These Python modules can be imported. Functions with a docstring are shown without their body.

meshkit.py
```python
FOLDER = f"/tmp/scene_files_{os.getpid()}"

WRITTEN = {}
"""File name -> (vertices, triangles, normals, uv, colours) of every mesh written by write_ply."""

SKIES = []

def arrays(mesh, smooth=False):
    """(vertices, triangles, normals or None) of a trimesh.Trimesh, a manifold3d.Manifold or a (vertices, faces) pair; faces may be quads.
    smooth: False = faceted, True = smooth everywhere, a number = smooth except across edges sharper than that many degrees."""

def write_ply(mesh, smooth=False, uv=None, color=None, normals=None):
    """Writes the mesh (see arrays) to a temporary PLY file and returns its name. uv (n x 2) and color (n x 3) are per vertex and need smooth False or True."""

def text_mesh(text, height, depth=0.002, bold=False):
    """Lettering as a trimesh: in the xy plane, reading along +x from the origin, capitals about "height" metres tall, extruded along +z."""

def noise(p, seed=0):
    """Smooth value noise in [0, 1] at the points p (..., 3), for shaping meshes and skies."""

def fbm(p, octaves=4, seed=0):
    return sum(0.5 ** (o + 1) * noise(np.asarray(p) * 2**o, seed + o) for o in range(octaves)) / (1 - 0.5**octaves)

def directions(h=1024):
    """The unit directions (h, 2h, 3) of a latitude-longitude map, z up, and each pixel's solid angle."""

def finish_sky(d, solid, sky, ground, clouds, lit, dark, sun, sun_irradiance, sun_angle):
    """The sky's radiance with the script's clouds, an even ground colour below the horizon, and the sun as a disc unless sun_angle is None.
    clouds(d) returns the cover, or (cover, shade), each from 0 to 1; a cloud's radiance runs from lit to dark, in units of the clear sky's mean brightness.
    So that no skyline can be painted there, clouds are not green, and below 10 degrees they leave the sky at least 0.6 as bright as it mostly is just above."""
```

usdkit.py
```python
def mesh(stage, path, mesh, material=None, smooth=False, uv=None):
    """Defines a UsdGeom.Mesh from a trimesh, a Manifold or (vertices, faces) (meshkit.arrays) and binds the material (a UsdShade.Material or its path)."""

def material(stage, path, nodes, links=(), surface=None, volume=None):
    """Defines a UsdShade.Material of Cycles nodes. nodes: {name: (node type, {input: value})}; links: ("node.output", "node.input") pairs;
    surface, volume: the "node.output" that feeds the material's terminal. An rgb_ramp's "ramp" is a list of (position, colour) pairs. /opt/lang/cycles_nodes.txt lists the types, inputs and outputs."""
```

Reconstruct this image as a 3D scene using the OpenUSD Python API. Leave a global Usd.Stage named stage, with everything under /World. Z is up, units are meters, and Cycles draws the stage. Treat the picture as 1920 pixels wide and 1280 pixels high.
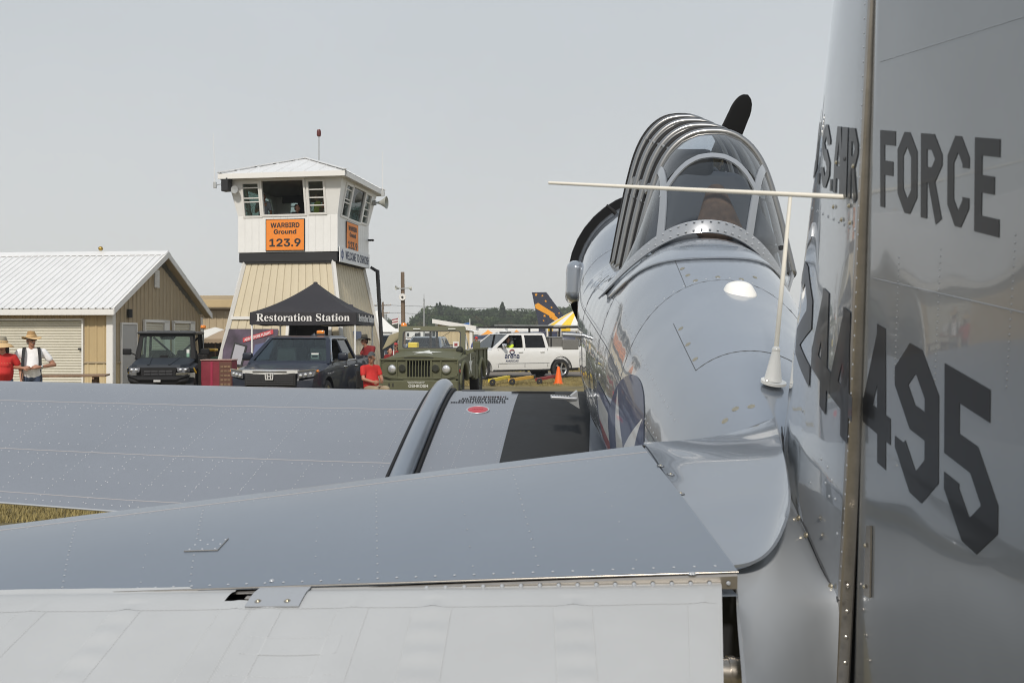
import math, random, numpy as np, trimesh, usdkit, meshkit, manifold3d as m3
from pxr import Usd, UsdGeom, UsdLux, UsdShade, Gf, Sdf
from shapely.geometry import Polygon, LineString, Point, box as sbox
from shapely.ops import unary_union
from shapely import affinity

stage = Usd.Stage.CreateInMemory()
UsdGeom.SetStageUpAxis(stage, 'Z'); UsdGeom.SetStageMetersPerUnit(stage, 1.0)
UsdGeom.Xform.Define(stage, '/World'); UsdGeom.Scope.Define(stage, '/World/Looks')

# ---------------------------------------------------------------- camera, sky, sun
CAM_H, FPX, HOR = 1.7, 1700.0, 632.0
cam = UsdGeom.Camera.Define(stage, '/World/camera')
cam.AddTranslateOp().Set(Gf.Vec3d(0, 0, CAM_H)); cam.AddRotateXOp().Set(90.0)
cam.CreateHorizontalApertureAttr(36.0); cam.CreateVerticalApertureAttr(24.0)
cam.CreateFocalLengthAttr(36.0 * FPX / 1920)
cam.CreateVerticalApertureOffsetAttr(-(640 - HOR) / 1920 * 36.0)
cam.CreateFStopAttr(13.0); cam.CreateFocusDistanceAttr(6.0)
cam.CreateClippingRangeAttr(Gf.Vec2f(0.05, 20000))
cam.CreateExposureAttr(0.0)

SUN_AZ, SUN_EL = math.radians(188), math.radians(42)          # azimuth = atan2(x, y) of the direction towards the sun: behind the camera
sdir = np.array([math.sin(SUN_AZ) * math.cos(SUN_EL), math.cos(SUN_AZ) * math.cos(SUN_EL), math.sin(SUN_EL)])
sun = UsdLux.DistantLight.Define(stage, '/World/sun')
sun.CreateNormalizeAttr(True); sun.CreateIntensityAttr(0.75); sun.CreateAngleAttr(5.0)
sun.CreateColorAttr(Gf.Vec3f(1.0, 0.93, 0.83))
sun.AddTransformOp().Set(Gf.Matrix4d(Gf.Rotation(Gf.Vec3d(0, 0, 1), Gf.Vec3d(*sdir)), Gf.Vec3d(0, 0, 0)))
dome = UsdLux.DomeLight.Define(stage, '/World/sky')
SKY_STRENGTH = 0.10
skym = usdkit.material(stage, '/World/Looks/sky_look', {
    'sky': ('sky_texture', dict(sky_type='single_scattering', sun_disc=False, sun_elevation=SUN_EL, sun_rotation=SUN_AZ, air_density=1.0, aerosol_density=3.0, ozone_density=1.0)),
    'tc': ('texture_coordinate', {}), 'sep': ('separate_xyz', {}),
    'grad': ('rgb_ramp', dict(ramp=[(0.0, (7.45, 7.40, 7.18)), (0.04, (7.35, 7.36, 7.18)), (0.14, (6.85, 6.98, 6.95)), (0.3, (6.25, 6.56, 6.72)), (1.0, (5.4, 6.2, 7.2))])),
    'n': ('noise_texture', dict(scale=2.2, detail=4.0, roughness=0.55)),
    'nr': ('map_range', dict(from_min=0.3, from_max=0.7, to_min=0.97, to_max=1.03)),
    'cl': ('vector_math', dict(math_type='scale')),
    'mx': ('mix_color', dict(fac=0.9, use_clamp=False, use_clamp_result=False)),
    'bg': ('background_shader', dict(strength=SKY_STRENGTH))},
    [('tc.generated', 'sep.vector'), ('sep.z', 'grad.fac'), ('tc.generated', 'n.vector'), ('n.fac', 'nr.value'), ('grad.color', 'cl.vector1'), ('nr.result', 'cl.scale'),
     ('sky.color', 'mx.a'), ('cl.vector', 'mx.b'), ('mx.result', 'bg.color')], surface='bg.background')
UsdShade.MaterialBindingAPI.Apply(dome.GetPrim()).Bind(skym)
dome.GetPrim().SetCustomDataByKey('kind', 'structure')

# ---------------------------------------------------------------- helpers
R = np.random.default_rng(7)
PI = math.pi
PLACE = {}
TAKEN = set()
def numbered(path):
    if path not in TAKEN:
        TAKEN.add(path); return path
    k = 1
    while f'{path}_{k:03d}' in TAKEN: k += 1
    TAKEN.add(f'{path}_{k:03d}'); return f'{path}_{k:03d}'
def data(p, **kw):
    for k, v in kw.items():
        if v: p.SetCustomDataByKey(k, v)
    return p
def thing(name, label, cat, loc=(0, 0, 0), rotz=0.0, group=None):
    path = numbered('/World/' + name)
    x = UsdGeom.Xform.Define(stage, path); x.AddTranslateOp().Set(Gf.Vec3d(*map(float, loc))); x.AddRotateZOp().Set(float(math.degrees(rotz)))
    PLACE[path] = (np.array(loc, float), rotz)
    return data(x.GetPrim(), label=label, category=cat, group=group)
def obj(name, mesh, mat, parent=None, smooth=False, w=False, kind=None, label=None, cat=None, group=None):
    base = str(parent.GetPath()) if parent is not None else '/World'
    path = numbered(base + '/' + name)
    if hasattr(mesh, 'to_mesh'):
        mm = mesh.to_mesh(); mesh = (np.array(mm.vert_properties[:, :3], float), np.array(mm.tri_verts, int))
    if isinstance(mesh, trimesh.Trimesh): mesh = (np.array(mesh.vertices), np.array(mesh.faces))
    v, f = np.array(mesh[0], float), np.array(mesh[1], int)
    if w and parent is not None:
        top = '/'.join(base.split('/')[:3]); loc, rz = PLACE[top]
        v = v - loc; c, s = math.cos(-rz), math.sin(-rz)
        v = np.stack([c * v[:, 0] - s * v[:, 1], s * v[:, 0] + c * v[:, 1], v[:, 2]], 1)
    p = usdkit.mesh(stage, path, (v, f), mat, smooth=smooth).GetPrim()
    return data(p, kind=kind, label=label, category=cat, group=group)
def copy(src, loc, rotz, label, group=None):
    was = src.GetCustomData()
    base = str(src.GetPath())
    if base[-4] == '_' and base[-3:].isdigit(): base = base[:-4]
    path = numbered(base)
    x = UsdGeom.Xform.Define(stage, path); x.GetPrim().GetReferences().AddInternalReference(src.GetPath())
    x.ClearXformOpOrder(); 
    x.GetPrim().GetAttribute('xformOp:translate').Set(Gf.Vec3d(*map(float, loc))); x.GetPrim().GetAttribute('xformOp:rotateZ').Set(float(math.degrees(rotz)))
    x.GetPrim().GetAttribute('xformOpOrder').Set(['xformOp:translate', 'xformOp:rotateZ'])
    x.GetPrim().SetInstanceable(True)
    return data(x.GetPrim(), label=label, category=was['category'], group=group or was.get('group'))
def P(px, py, Y):                                   # where a pixel of the 1920 x 1280 photograph lies at depth Y
    return np.array([(px - 960) / FPX * Y, Y, CAM_H + (HOR - py) / FPX * Y])
def join(*ms):
    vs, fs, n = [], [], 0
    for m in ms:
        if hasattr(m, 'to_mesh'):
            mm = m.to_mesh(); m = (mm.vert_properties[:, :3], mm.tri_verts)
        if isinstance(m, trimesh.Trimesh): m = (m.vertices, m.faces)
        f = np.asarray(m[1])
        if f.shape[1] == 4: f = np.vstack([f[:, [0, 1, 2]], f[:, [0, 2, 3]]])
        vs.append(np.asarray(m[0], float)); fs.append(f + n); n += len(m[0])
    return np.vstack(vs), np.vstack(fs)
def xf(m, rz=0.0, t=(0, 0, 0), rx=0.0, ry=0.0, s=1.0):
    v, f = join(m); v = v * s
    for a, (i, j) in ((rx, (1, 2)), (ry, (2, 0)), (rz, (0, 1))):
        if a:
            c, sn = math.cos(a), math.sin(a); vi, vj = v[:, i].copy(), v[:, j].copy(); v[:, i] = c * vi - sn * vj; v[:, j] = sn * vi + c * vj
    return v + np.asarray(t, float), f
def hull(pts):
    return m3.Manifold.hull_points(np.asarray(pts, np.float64))
def box(c, s, b=0.0):
    c, h = np.asarray(c, float), np.asarray(s, float) / 2
    b = min(b, h.min() * 0.98)
    pts = []
    for sx in (-1, 1):
        for sy in (-1, 1):
            for sz in (-1, 1):
                sg = np.array([sx, sy, sz])
                if b <= 0: pts.append(c + sg * h)
                else:
                    for k in range(3):
                        q = h - b; q = q.copy(); q[k] = h[k]; pts.append(c + sg * q)
    return join(hull(pts))
def rbox(c, s, r, n=3):                              # box with rounded edges
    c, h = np.asarray(c, float), np.asarray(s, float) / 2 - r
    sp = trimesh.creation.icosphere(subdivisions=1, radius=r).vertices
    return join(hull(np.vstack([c + np.array([a, b, d]) * h + sp for a in (-1, 1) for b in (-1, 1) for d in (-1, 1)])))
def frame(d):
    d = np.asarray(d, float); d = d / np.linalg.norm(d)
    u = np.cross(d, [0, 0, 1.0]);
    if np.linalg.norm(u) < 1e-3: u = np.array([1.0, 0, 0])
    u /= np.linalg.norm(u); return u, np.cross(u, d)
def tube(path, r, n=8, cap=True):
    path = np.asarray(path, float); k = len(path); r = np.broadcast_to(np.asarray(r, float), (k,))
    tan = np.gradient(path, axis=0); tan /= np.maximum(np.linalg.norm(tan, axis=1, keepdims=True), 1e-12)
    u, w = frame(tan[0]); vs = []
    for i in range(k):
        u = u - tan[i] * (u @ tan[i]); u /= np.linalg.norm(u); w = np.cross(tan[i], u)
        a = np.arange(n) / n * 2 * PI
        vs.append(path[i] + r[i] * (np.cos(a)[:, None] * u + np.sin(a)[:, None] * w))
    v = np.vstack(vs); f = []
    for i in range(k - 1):
        for j in range(n):
            a, b = i * n + j, i * n + (j + 1) % n; f += [(a, b, b + n), (a, b + n, a + n)]
    if cap:
        v = np.vstack([v, path[0], path[-1]])
        for j in range(n):
            f += [(k * n, (j + 1) % n, j), (k * n + 1, (k - 1) * n + j, (k - 1) * n + (j + 1) % n)]
    return v, np.array(f)
def cyl(p0, p1, r0, r1=None, n=12): return tube([p0, p1], [r0, r0 if r1 is None else r1], n)
def lathe(prof, n=20, axis=2):
    prof = np.asarray(prof, float); k = len(prof); a = np.arange(n) / n * 2 * PI
    v = np.stack([np.outer(prof[:, 0], np.cos(a)), np.outer(prof[:, 0], np.sin(a)), np.repeat(prof[:, 1][:, None], n, 1)], -1).reshape(-1, 3)
    f = []
    for i in range(k - 1):
        for j in range(n):
            p, q = i * n + j, i * n + (j + 1) % n; f += [(p, q, q + n), (p, q + n, p + n)]
    if axis == 0: v = v[:, [2, 0, 1]]
    if axis == 1: v = v[:, [1, 2, 0]]
    return v, np.array(f)
def ball(c, r, sub=2):
    s = trimesh.creation.icosphere(subdivisions=sub); return np.array(s.vertices) * np.asarray(r, float) + np.asarray(c, float), np.array(s.faces)
def sheet(G, flip=False):
    G = np.asarray(G, float); a, b = G.shape[:2]; i, j = np.meshgrid(np.arange(a - 1), np.arange(b - 1), indexing='ij')
    p = (i * b + j).ravel(); f = np.vstack([np.stack([p, p + 1, p + b + 1], 1), np.stack([p, p + b + 1, p + b], 1)])
    return G.reshape(-1, 3), f[:, ::-1] if flip else f
def gnormals(G):
    du, dv = np.gradient(G, axis=0), np.gradient(G, axis=1); n = np.cross(du, dv); return n / np.maximum(np.linalg.norm(n, axis=-1, keepdims=True), 1e-12)
def slab(G, t):                                      # closed plate of thickness t below the surface G
    G = np.asarray(G, float); a, b = G.shape[:2]; n = gnormals(G); v = np.vstack([G.reshape(-1, 3), (G - n * t).reshape(-1, 3)])
    _, f = sheet(G); N = a * b; fs = [f, f[:, ::-1] + N]
    ring = [(0, j) for j in range(b)] + [(i, b - 1) for i in range(1, a)] + [(a - 1, j) for j in range(b - 2, -1, -1)] + [(i, 0) for i in range(a - 2, 0, -1)]
    r = np.array([i * b + j for i, j in ring]); q = np.roll(r, -1)
    fs += [np.stack([r, r + N, q + N], 1), np.stack([r, q + N, q], 1)]
    f = np.vstack(fs); vol = (v[f[:, 0]] * np.cross(v[f[:, 1]], v[f[:, 2]])).sum()
    return v, f[:, ::-1] if vol < 0 else f
def upf(G): return G if gnormals(np.asarray(G, float))[..., 2].mean() > 0 else np.asarray(G)[:, ::-1]
def bez(C, nu=16, nv=16):                            # smooth surface through a net of control points (interpolating splines)
    from scipy.interpolate import CubicSpline
    C = np.asarray(C, float); a, b = C.shape[:2]
    S = CubicSpline(np.arange(a), C, axis=0)(np.linspace(0, a - 1, nu)); return CubicSpline(np.arange(b), S, axis=1)(np.linspace(0, b - 1, nv))
def poly(pts, d, z0=0.0):                            # prism of a 2-D outline along z
    p = pts if hasattr(pts, 'geom_type') else Polygon(pts)
    out = []
    for g in getattr(p, 'geoms', [p]):
        if g.area > 1e-9:
            m = trimesh.creation.extrude_polygon(g, d, engine='earcut'); m.apply_translation([0, 0, z0]); out.append(m)
    return join(*out)
def yz(m, x0=0.0):                                   # outline in (y, z), extruded along x
    v, f = join(m); return np.stack([v[:, 2] + x0, v[:, 0], v[:, 1]], 1), f
def xz(m, y0=0.0):                                   # outline in (x, z), extruded towards -y
    v, f = join(m); return np.stack([v[:, 0], y0 - v[:, 2], v[:, 1]], 1), f
def man(m):
    v, f = join(m); return m3.Manifold(m3.Mesh(np.asarray(v, np.float32), np.asarray(f, np.uint32)))
def text(s, h, d=0.004, bold=True, center=True):
    m = meshkit.text_mesh(s, h, d, bold)
    v = np.array(m.vertices); v[:, 0] -= (v[:, 0].min() + v[:, 0].max()) / 2 if center else v[:, 0].min()
    return v, np.array(m.faces)

# ---------------------------------------------------------------- materials
MATS = {}
def M(name, col, rough=0.5, metal=0.0, coat=0.0, coat_r=0.06, var=0.0, vscale=3.0, bump=0.0, bscale=40.0, bdist=0.01, spec=0.5, emit=0.0, trans=0.0, wave=0.0, wscale=3.0, obj_space=False, sheen=0.0, streak=1.0, randomness=0.0):
    nodes = {'p': ('principled_bsdf', dict(base_color=col, roughness=rough, metallic=metal, coat_weight=coat, coat_roughness=coat_r, specular_ior_level=spec, transmission_weight=trans))}
    links = []
    src = 'tc.object' if obj_space else 'g.position'
    nodes['tc' if obj_space else 'g'] = ('texture_coordinate' if obj_space else 'geometry', {})
    if emit: nodes['p'][1].update(emission_color=col, emission_strength=emit)
    if var or randomness:
        lo, hi = [c * (1 - var) for c in col], [min(1, c * (1 + var)) for c in col]
        nodes['map'] = ('mapping', dict(scale=(1, 1, streak))); links.append((src, 'map.vector'))
        nodes['n'] = ('noise_texture', dict(scale=vscale, detail=5.0, roughness=0.6)); nodes['r'] = ('rgb_ramp', dict(ramp=[(0.3, lo), (0.7, hi)]))
        links += [('map.vector', 'n.vector'), ('n.fac', 'r.fac')]
        last = 'r.color'
        if randomness:
            nodes['oi'] = ('object_info', {}); nodes['h'] = ('hsv', {}); nodes['mr'] = ('map_range', dict(from_min=0, from_max=1, to_min=1 - randomness, to_max=1 + randomness))
            links += [('oi.random', 'mr.value'), ('mr.result', 'h.value'), (last, 'h.color')]; last = 'h.color'
        links.append((last, 'p.base_color'))
        nodes['rr'] = ('map_range', dict(from_min=0.3, from_max=0.7, to_min=max(0, rough - var * 0.25), to_max=min(1, rough + var * 0.25)))
        links += [('n.fac', 'rr.value'), ('rr.result', 'p.roughness')]
    if bump or wave:
        hs = []
        if bump:
            nodes['nb'] = ('noise_texture', dict(scale=bscale, detail=3.0)); links.append((src, 'nb.vector')); nodes['b'] = ('bump', dict(strength=bump, distance=bdist)); links.append(('nb.fac', 'b.height')); hs.append('b')
        if wave:
            nodes['nw'] = ('noise_texture', dict(scale=wscale, detail=1.0)); links.append((src, 'nw.vector')); nodes['bw'] = ('bump', dict(strength=wave, distance=0.05)); links.append(('nw.fac', 'bw.height'))
            if hs: links.append(('b.normal', 'bw.normal'))
            hs = ['bw']
        links.append((hs[-1] + '.normal', 'p.normal'))
        if coat: links.append((hs[-1] + '.normal', 'p.coat_normal'))
    MATS[name] = usdkit.material(stage, '/World/Looks/' + name, nodes, links, surface='p.BSDF')
    return MATS[name]
def pane(name, tint=(0.9, 0.95, 0.95), ior=1.5, rough=0.0):
    MATS[name] = usdkit.material(stage, '/World/Looks/' + name, {'t': ('transparent_bsdf', dict(color=tint)), 'g': ('glossy_bsdf', dict(color=(1, 1, 1), roughness=rough)), 'f': ('layer_weight', dict(blend=0.5)), 'p': ('math', dict(math_type='power', value2=4.0)), 'a': ('math', dict(math_type='multiply_add', value2=0.75, value3=0.04)), 'm': ('mix_closure', {})},
        [('f.facing', 'p.value1'), ('p.value', 'a.value1'), ('a.value', 'm.fac'), ('t.BSDF', 'm.closure1'), ('g.BSDF', 'm.closure2')], surface='m.closure')
    return MATS[name]

FONT = {"serif":{"R":[99,[[[[3,0],[3,4],[8,4],[14,7],[16,16],[16,81],[14,89],[9,92],[4,92],[3,96],[56,96],[71,93],[80,88],[87,75],[86,62],[80,53],[66,46],[93,6],[100,4],[100,0],[70,0],[41,44],[38,43],[38,12],[42,5],[50,4],[50,0]],[[38,50],[47,49],[54,51],[62,60],[62,81],[59,87],[53,90],[43,91],[38,86]]]]],"e":[63,[[[[4,27],[4,40],[7,51],[12,59],[21,66],[38,68],[45,66],[54,58],[58,49],[59,36],[24,35],[26,22],[30,14],[35,11],[44,10],[50,12],[56,19],[59,17],[58,13],[48,3],[38,-1],[27,-1],[17,3],[9,12]],[[27,60],[25,42],[42,43],[41,57],[35,63],[32,63]]]]],"s":[60,[[[[7,23],[11,23],[15,12],[24,5],[32,4],[39,8],[40,15],[35,22],[18,30],[11,36],[8,42],[8,53],[11,60],[20,67],[34,68],[45,65],[48,68],[51,68],[51,48],[47,48],[43,58],[34,63],[28,63],[22,57],[22,53],[25,48],[44,39],[52,31],[54,18],[50,7],[45,2],[37,-1],[27,-1],[16,3],[12,2],[11,-1],[7,-1]]]]],"t":[48,[[[[4,64],[18,77],[25,88],[30,90],[30,67],[43,66],[43,59],[30,58],[30,14],[32,10],[36,9],[43,16],[46,15],[42,6],[34,0],[17,0],[11,7],[10,58],[4,59]]]]],"o":[70,[[[[4,27],[4,40],[6,48],[10,56],[20,65],[29,68],[45,67],[53,63],[63,51],[66,40],[65,22],[60,11],[48,1],[41,-1],[29,-1],[17,4],[9,13]],[[24,41],[25,14],[27,7],[33,3],[40,4],[45,13],[46,43],[43,59],[37,64],[30,63],[26,56]]]]],"r":[60,[[[[4,61],[4,65],[30,65],[31,55],[39,64],[45,67],[53,67],[59,63],[60,52],[57,48],[48,47],[42,54],[38,54],[34,52],[31,44],[31,9],[34,5],[41,4],[41,0],[4,0],[4,4],[9,5],[11,9],[11,56],[8,61]]]]],"a":[72,[[[[4,17],[6,23],[13,30],[41,41],[41,56],[39,61],[34,63],[27,63],[22,60],[26,48],[22,42],[13,41],[9,43],[7,47],[7,55],[12,62],[22,67],[42,68],[50,66],[57,61],[61,51],[61,10],[63,8],[67,9],[68,5],[57,-1],[49,-1],[46,0],[41,7],[29,0],[15,-1],[9,2],[5,7]],[[26,12],[28,9],[33,8],[41,13],[41,36],[32,33],[26,27]]]]],"i":[41,[[[[4,0],[4,4],[9,5],[11,9],[11,56],[10,60],[4,61],[4,65],[31,65],[31,8],[35,4],[38,4],[38,0]]],[[[11,82],[11,91],[14,95],[24,97],[30,93],[31,82],[28,78],[18,76]]]]],"n":[79,[[[[4,62],[4,65],[31,65],[32,58],[40,65],[46,67],[56,67],[61,65],[66,60],[69,50],[69,8],[72,3],[76,3],[76,0],[42,0],[42,3],[46,3],[49,8],[49,50],[48,54],[43,57],[37,56],[31,49],[31,7],[35,3],[38,3],[38,0],[4,0],[4,3],[9,4],[11,8],[11,56],[9,61]]]]],"S":[81,[[[[9,34],[13,34],[19,17],[27,8],[37,4],[45,4],[55,9],[58,16],[58,23],[56,28],[49,34],[29,43],[17,52],[11,63],[11,79],[15,88],[26,97],[33,99],[44,99],[63,94],[66,95],[67,99],[71,99],[71,68],[67,68],[65,75],[60,84],[54,90],[47,93],[34,93],[28,90],[25,84],[26,75],[32,68],[60,55],[71,45],[75,34],[75,24],[69,10],[58,2],[47,-1],[33,-1],[21,3],[15,3],[13,-1],[9,-1]]]]]},"bold":{"W":[143,[[[[1,101],[2,103],[27,102],[41,35],[43,33],[59,102],[83,103],[100,33],[102,35],[116,102],[141,103],[142,101],[139,89],[115,0],[88,0],[72,64],[70,63],[55,0],[28,0]]]]],"A":[104,[[[[2,0],[4,10],[36,102],[67,103],[102,0],[77,0],[69,21],[35,21],[27,0]],[[50,76],[41,39],[64,40],[52,78]]]]],"R":[92,[[[[7,103],[56,103],[71,98],[80,90],[86,76],[86,61],[81,49],[70,38],[89,2],[88,0],[64,0],[46,35],[31,34],[31,0],[7,0]],[[31,55],[50,54],[57,56],[63,65],[63,72],[61,77],[57,81],[50,83],[31,83]]]]],"B":[91,[[[[7,102],[59,102],[73,97],[79,92],[84,81],[84,71],[80,62],[69,53],[78,49],[83,44],[87,34],[87,23],[83,13],[76,6],[59,0],[7,0]],[[30,19],[51,18],[58,20],[63,28],[61,37],[52,43],[31,43]],[[30,61],[50,60],[57,63],[60,69],[60,75],[58,80],[50,84],[30,84]]]]],"I":[59,[[[[4,83],[4,102],[55,102],[55,83],[41,82],[41,20],[55,19],[55,0],[4,0],[4,19],[18,20],[18,82]]]]],"D":[99,[[[[7,102],[59,101],[72,96],[85,85],[91,75],[94,65],[95,43],[89,23],[77,9],[63,2],[53,0],[7,0]],[[31,21],[49,20],[56,22],[65,28],[69,36],[71,45],[70,63],[65,74],[56,80],[48,82],[31,81]]]]],"G":[103,[[[[4,42],[5,65],[11,81],[20,92],[33,100],[45,103],[60,103],[72,100],[85,92],[92,84],[96,76],[97,67],[73,67],[71,74],[65,79],[57,82],[49,82],[37,77],[32,70],[29,62],[28,44],[30,36],[37,24],[49,19],[58,19],[66,22],[71,25],[75,34],[74,37],[54,37],[54,55],[98,55],[98,33],[96,25],[90,14],[75,2],[60,-2],[45,-2],[27,4],[21,8],[11,20]]]]],"r":[55,[[[[7,73],[29,73],[30,64],[39,73],[54,73],[54,55],[42,55],[37,53],[30,42],[30,0],[7,0]]]]],"o":[84,[[[[4,29],[4,43],[8,56],[15,65],[29,73],[50,74],[62,70],[71,63],[79,48],[80,29],[76,16],[69,7],[54,-1],[35,-2],[22,2],[15,7],[8,16]],[[28,44],[29,25],[34,18],[44,16],[50,18],[53,22],[57,32],[57,40],[54,50],[45,56],[39,56],[34,54]]]]],"u":[85,[[[[7,74],[30,74],[30,30],[34,21],[45,19],[53,24],[55,31],[55,74],[78,74],[78,1],[55,1],[54,10],[42,0],[27,-1],[17,3],[12,8],[7,21]]]]],"n":[85,[[[[7,73],[30,73],[31,64],[43,74],[58,75],[68,71],[73,66],[78,53],[78,0],[55,0],[55,44],[52,52],[45,55],[37,54],[31,47],[30,0],[7,0]]]]],"d":[86,[[[[4,29],[4,44],[6,53],[16,68],[28,74],[41,74],[47,72],[55,65],[56,102],[79,102],[79,0],[56,0],[55,8],[50,2],[44,-1],[25,-1],[12,8],[7,17]],[[28,31],[30,23],[35,18],[44,16],[51,19],[55,25],[57,32],[57,41],[54,50],[44,56],[35,55],[28,45]]]]],"1":[90,[[[[12,0],[12,19],[37,20],[37,79],[35,80],[16,67],[13,67],[13,86],[36,102],[60,103],[60,20],[81,19],[81,0]]]]],"2":[90,[[[[7,68],[7,75],[11,87],[21,98],[29,102],[38,104],[52,104],[69,98],[80,85],[82,78],[81,62],[71,46],[42,20],[83,19],[83,0],[8,0],[8,18],[56,59],[60,68],[60,74],[58,80],[54,84],[43,86],[36,84],[32,80],[29,68]]]]],"3":[90,[[[[8,17],[5,33],[28,33],[29,27],[34,19],[42,16],[47,16],[54,18],[59,23],[61,30],[59,39],[53,45],[47,47],[29,47],[29,61],[50,83],[10,83],[10,102],[79,102],[79,84],[54,60],[63,59],[74,54],[81,46],[84,37],[84,25],[79,13],[71,5],[64,1],[52,-2],[37,-2],[28,0],[17,6]]]]],".":[37,[[[[6,8],[6,15],[8,19],[15,24],[22,24],[26,22],[31,15],[31,8],[29,4],[22,-1],[15,-1],[11,1]]]]],"9":[90,[[[[7,62],[7,75],[10,85],[14,91],[25,100],[38,104],[52,104],[69,98],[79,88],[84,75],[84,63],[81,52],[73,37],[48,0],[22,0],[46,35],[29,37],[20,41],[12,49]],[[29,72],[32,58],[38,53],[49,52],[59,58],[62,66],[62,72],[56,83],[48,86],[43,86],[32,79]]]]]}}
def word(s, h, which, d=0.004, track=1.0):           # lettering from drawn outlines, centred on x, capitals h tall
    cap = 100.0; x, ms = 0.0, []
    for ch in s:
        if ch == ' ': x += 38; continue
        adv, parts = FONT[which][ch]
        for rings in parts:
            m = trimesh.creation.extrude_polygon(Polygon(rings[0], rings[1:]).buffer(0), d, engine='earcut'); v = np.array(m.vertices); v[:, 0] += x; ms.append((v, np.array(m.faces)))
        x += adv * track
    v, f = join(*ms); k = h / cap; v[:, 0] = (v[:, 0] - (v[:, 0].min() + v[:, 0].max()) / 2) * k; v[:, 1] *= k
    return v, f

# ================================================================ the aircraft
PAINT = M('aircraft_paint', (0.195, 0.225, 0.268), rough=0.32, metal=0.35, coat=0.55, coat_r=0.10, var=0.05, vscale=1.3, wave=0.10, wscale=2.2)
PAINT_FUS = M('aircraft_paint_polished', (0.262, 0.29, 0.332), rough=0.17, metal=0.45, coat=1.0, coat_r=0.03, var=0.04, vscale=1.5, wave=0.17, wscale=3.4)
PAINT_FIN = M('aircraft_paint_fin', (0.225, 0.24, 0.255), rough=0.22, metal=0.35, coat=1.0, coat_r=0.03, var=0.07, vscale=1.6, wave=0.22, wscale=3.2)
PAINT_WING = M('aircraft_paint_wing', (0.225, 0.242, 0.275), rough=0.42, metal=0.3, coat=0.35, coat_r=0.2, var=0.05, vscale=1.0, wave=0.05, wscale=1.5)
FABRIC = M('doped_fabric', (0.42, 0.428, 0.434), rough=0.40, metal=0.0, coat=0.2, coat_r=0.2, var=0.05, vscale=4.0, bump=0.12, bscale=900.0, bdist=0.0006)
TAPE = M('doped_tape', (0.44, 0.45, 0.455), rough=0.45, var=0.03, vscale=6, bump=0.12, bscale=900.0, bdist=0.0006)
RIVET = M('rivet_metal', (0.42, 0.44, 0.47), rough=0.3, metal=0.3); RIVW = M('wing_rivet_metal', (0.43, 0.44, 0.47), rough=0.35, metal=0.2)
STEEL = M('polished_steel', (0.36, 0.335, 0.305), rough=0.30, metal=0.85, var=0.08, vscale=20)
SCREW = M('screw_brass', (0.45, 0.40, 0.30), rough=0.3, metal=0.9)
SEAM = M('seam_dark', (0.06, 0.063, 0.068), rough=0.6)
SEAMW = M('seam_filler', (0.36, 0.35, 0.36), rough=0.6)
BLACKR = M('black_rubber', (0.012, 0.012, 0.013), rough=0.6, spec=0.3)
WALK = M('walkway_black', (0.014, 0.015, 0.016), rough=0.62, var=0.35, vscale=5.0, bump=0.3, bscale=500, bdist=0.001)
LETTER = M('lettering_grey', (0.010, 0.011, 0.013), rough=0.4, coat=0.25, coat_r=0.06, spec=0.3)
NAVY = M('insignia_blue', (0.018, 0.030, 0.075), rough=0.35, coat=0.45, coat_r=0.04, wave=0.12, wscale=2.6)
INWH = M('insignia_white', (0.62, 0.62, 0.61), rough=0.3, coat=0.8, coat_r=0.04)
INRD = M('insignia_red', (0.28, 0.05, 0.06), rough=0.3, coat=0.8, coat_r=0.04)
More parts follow.
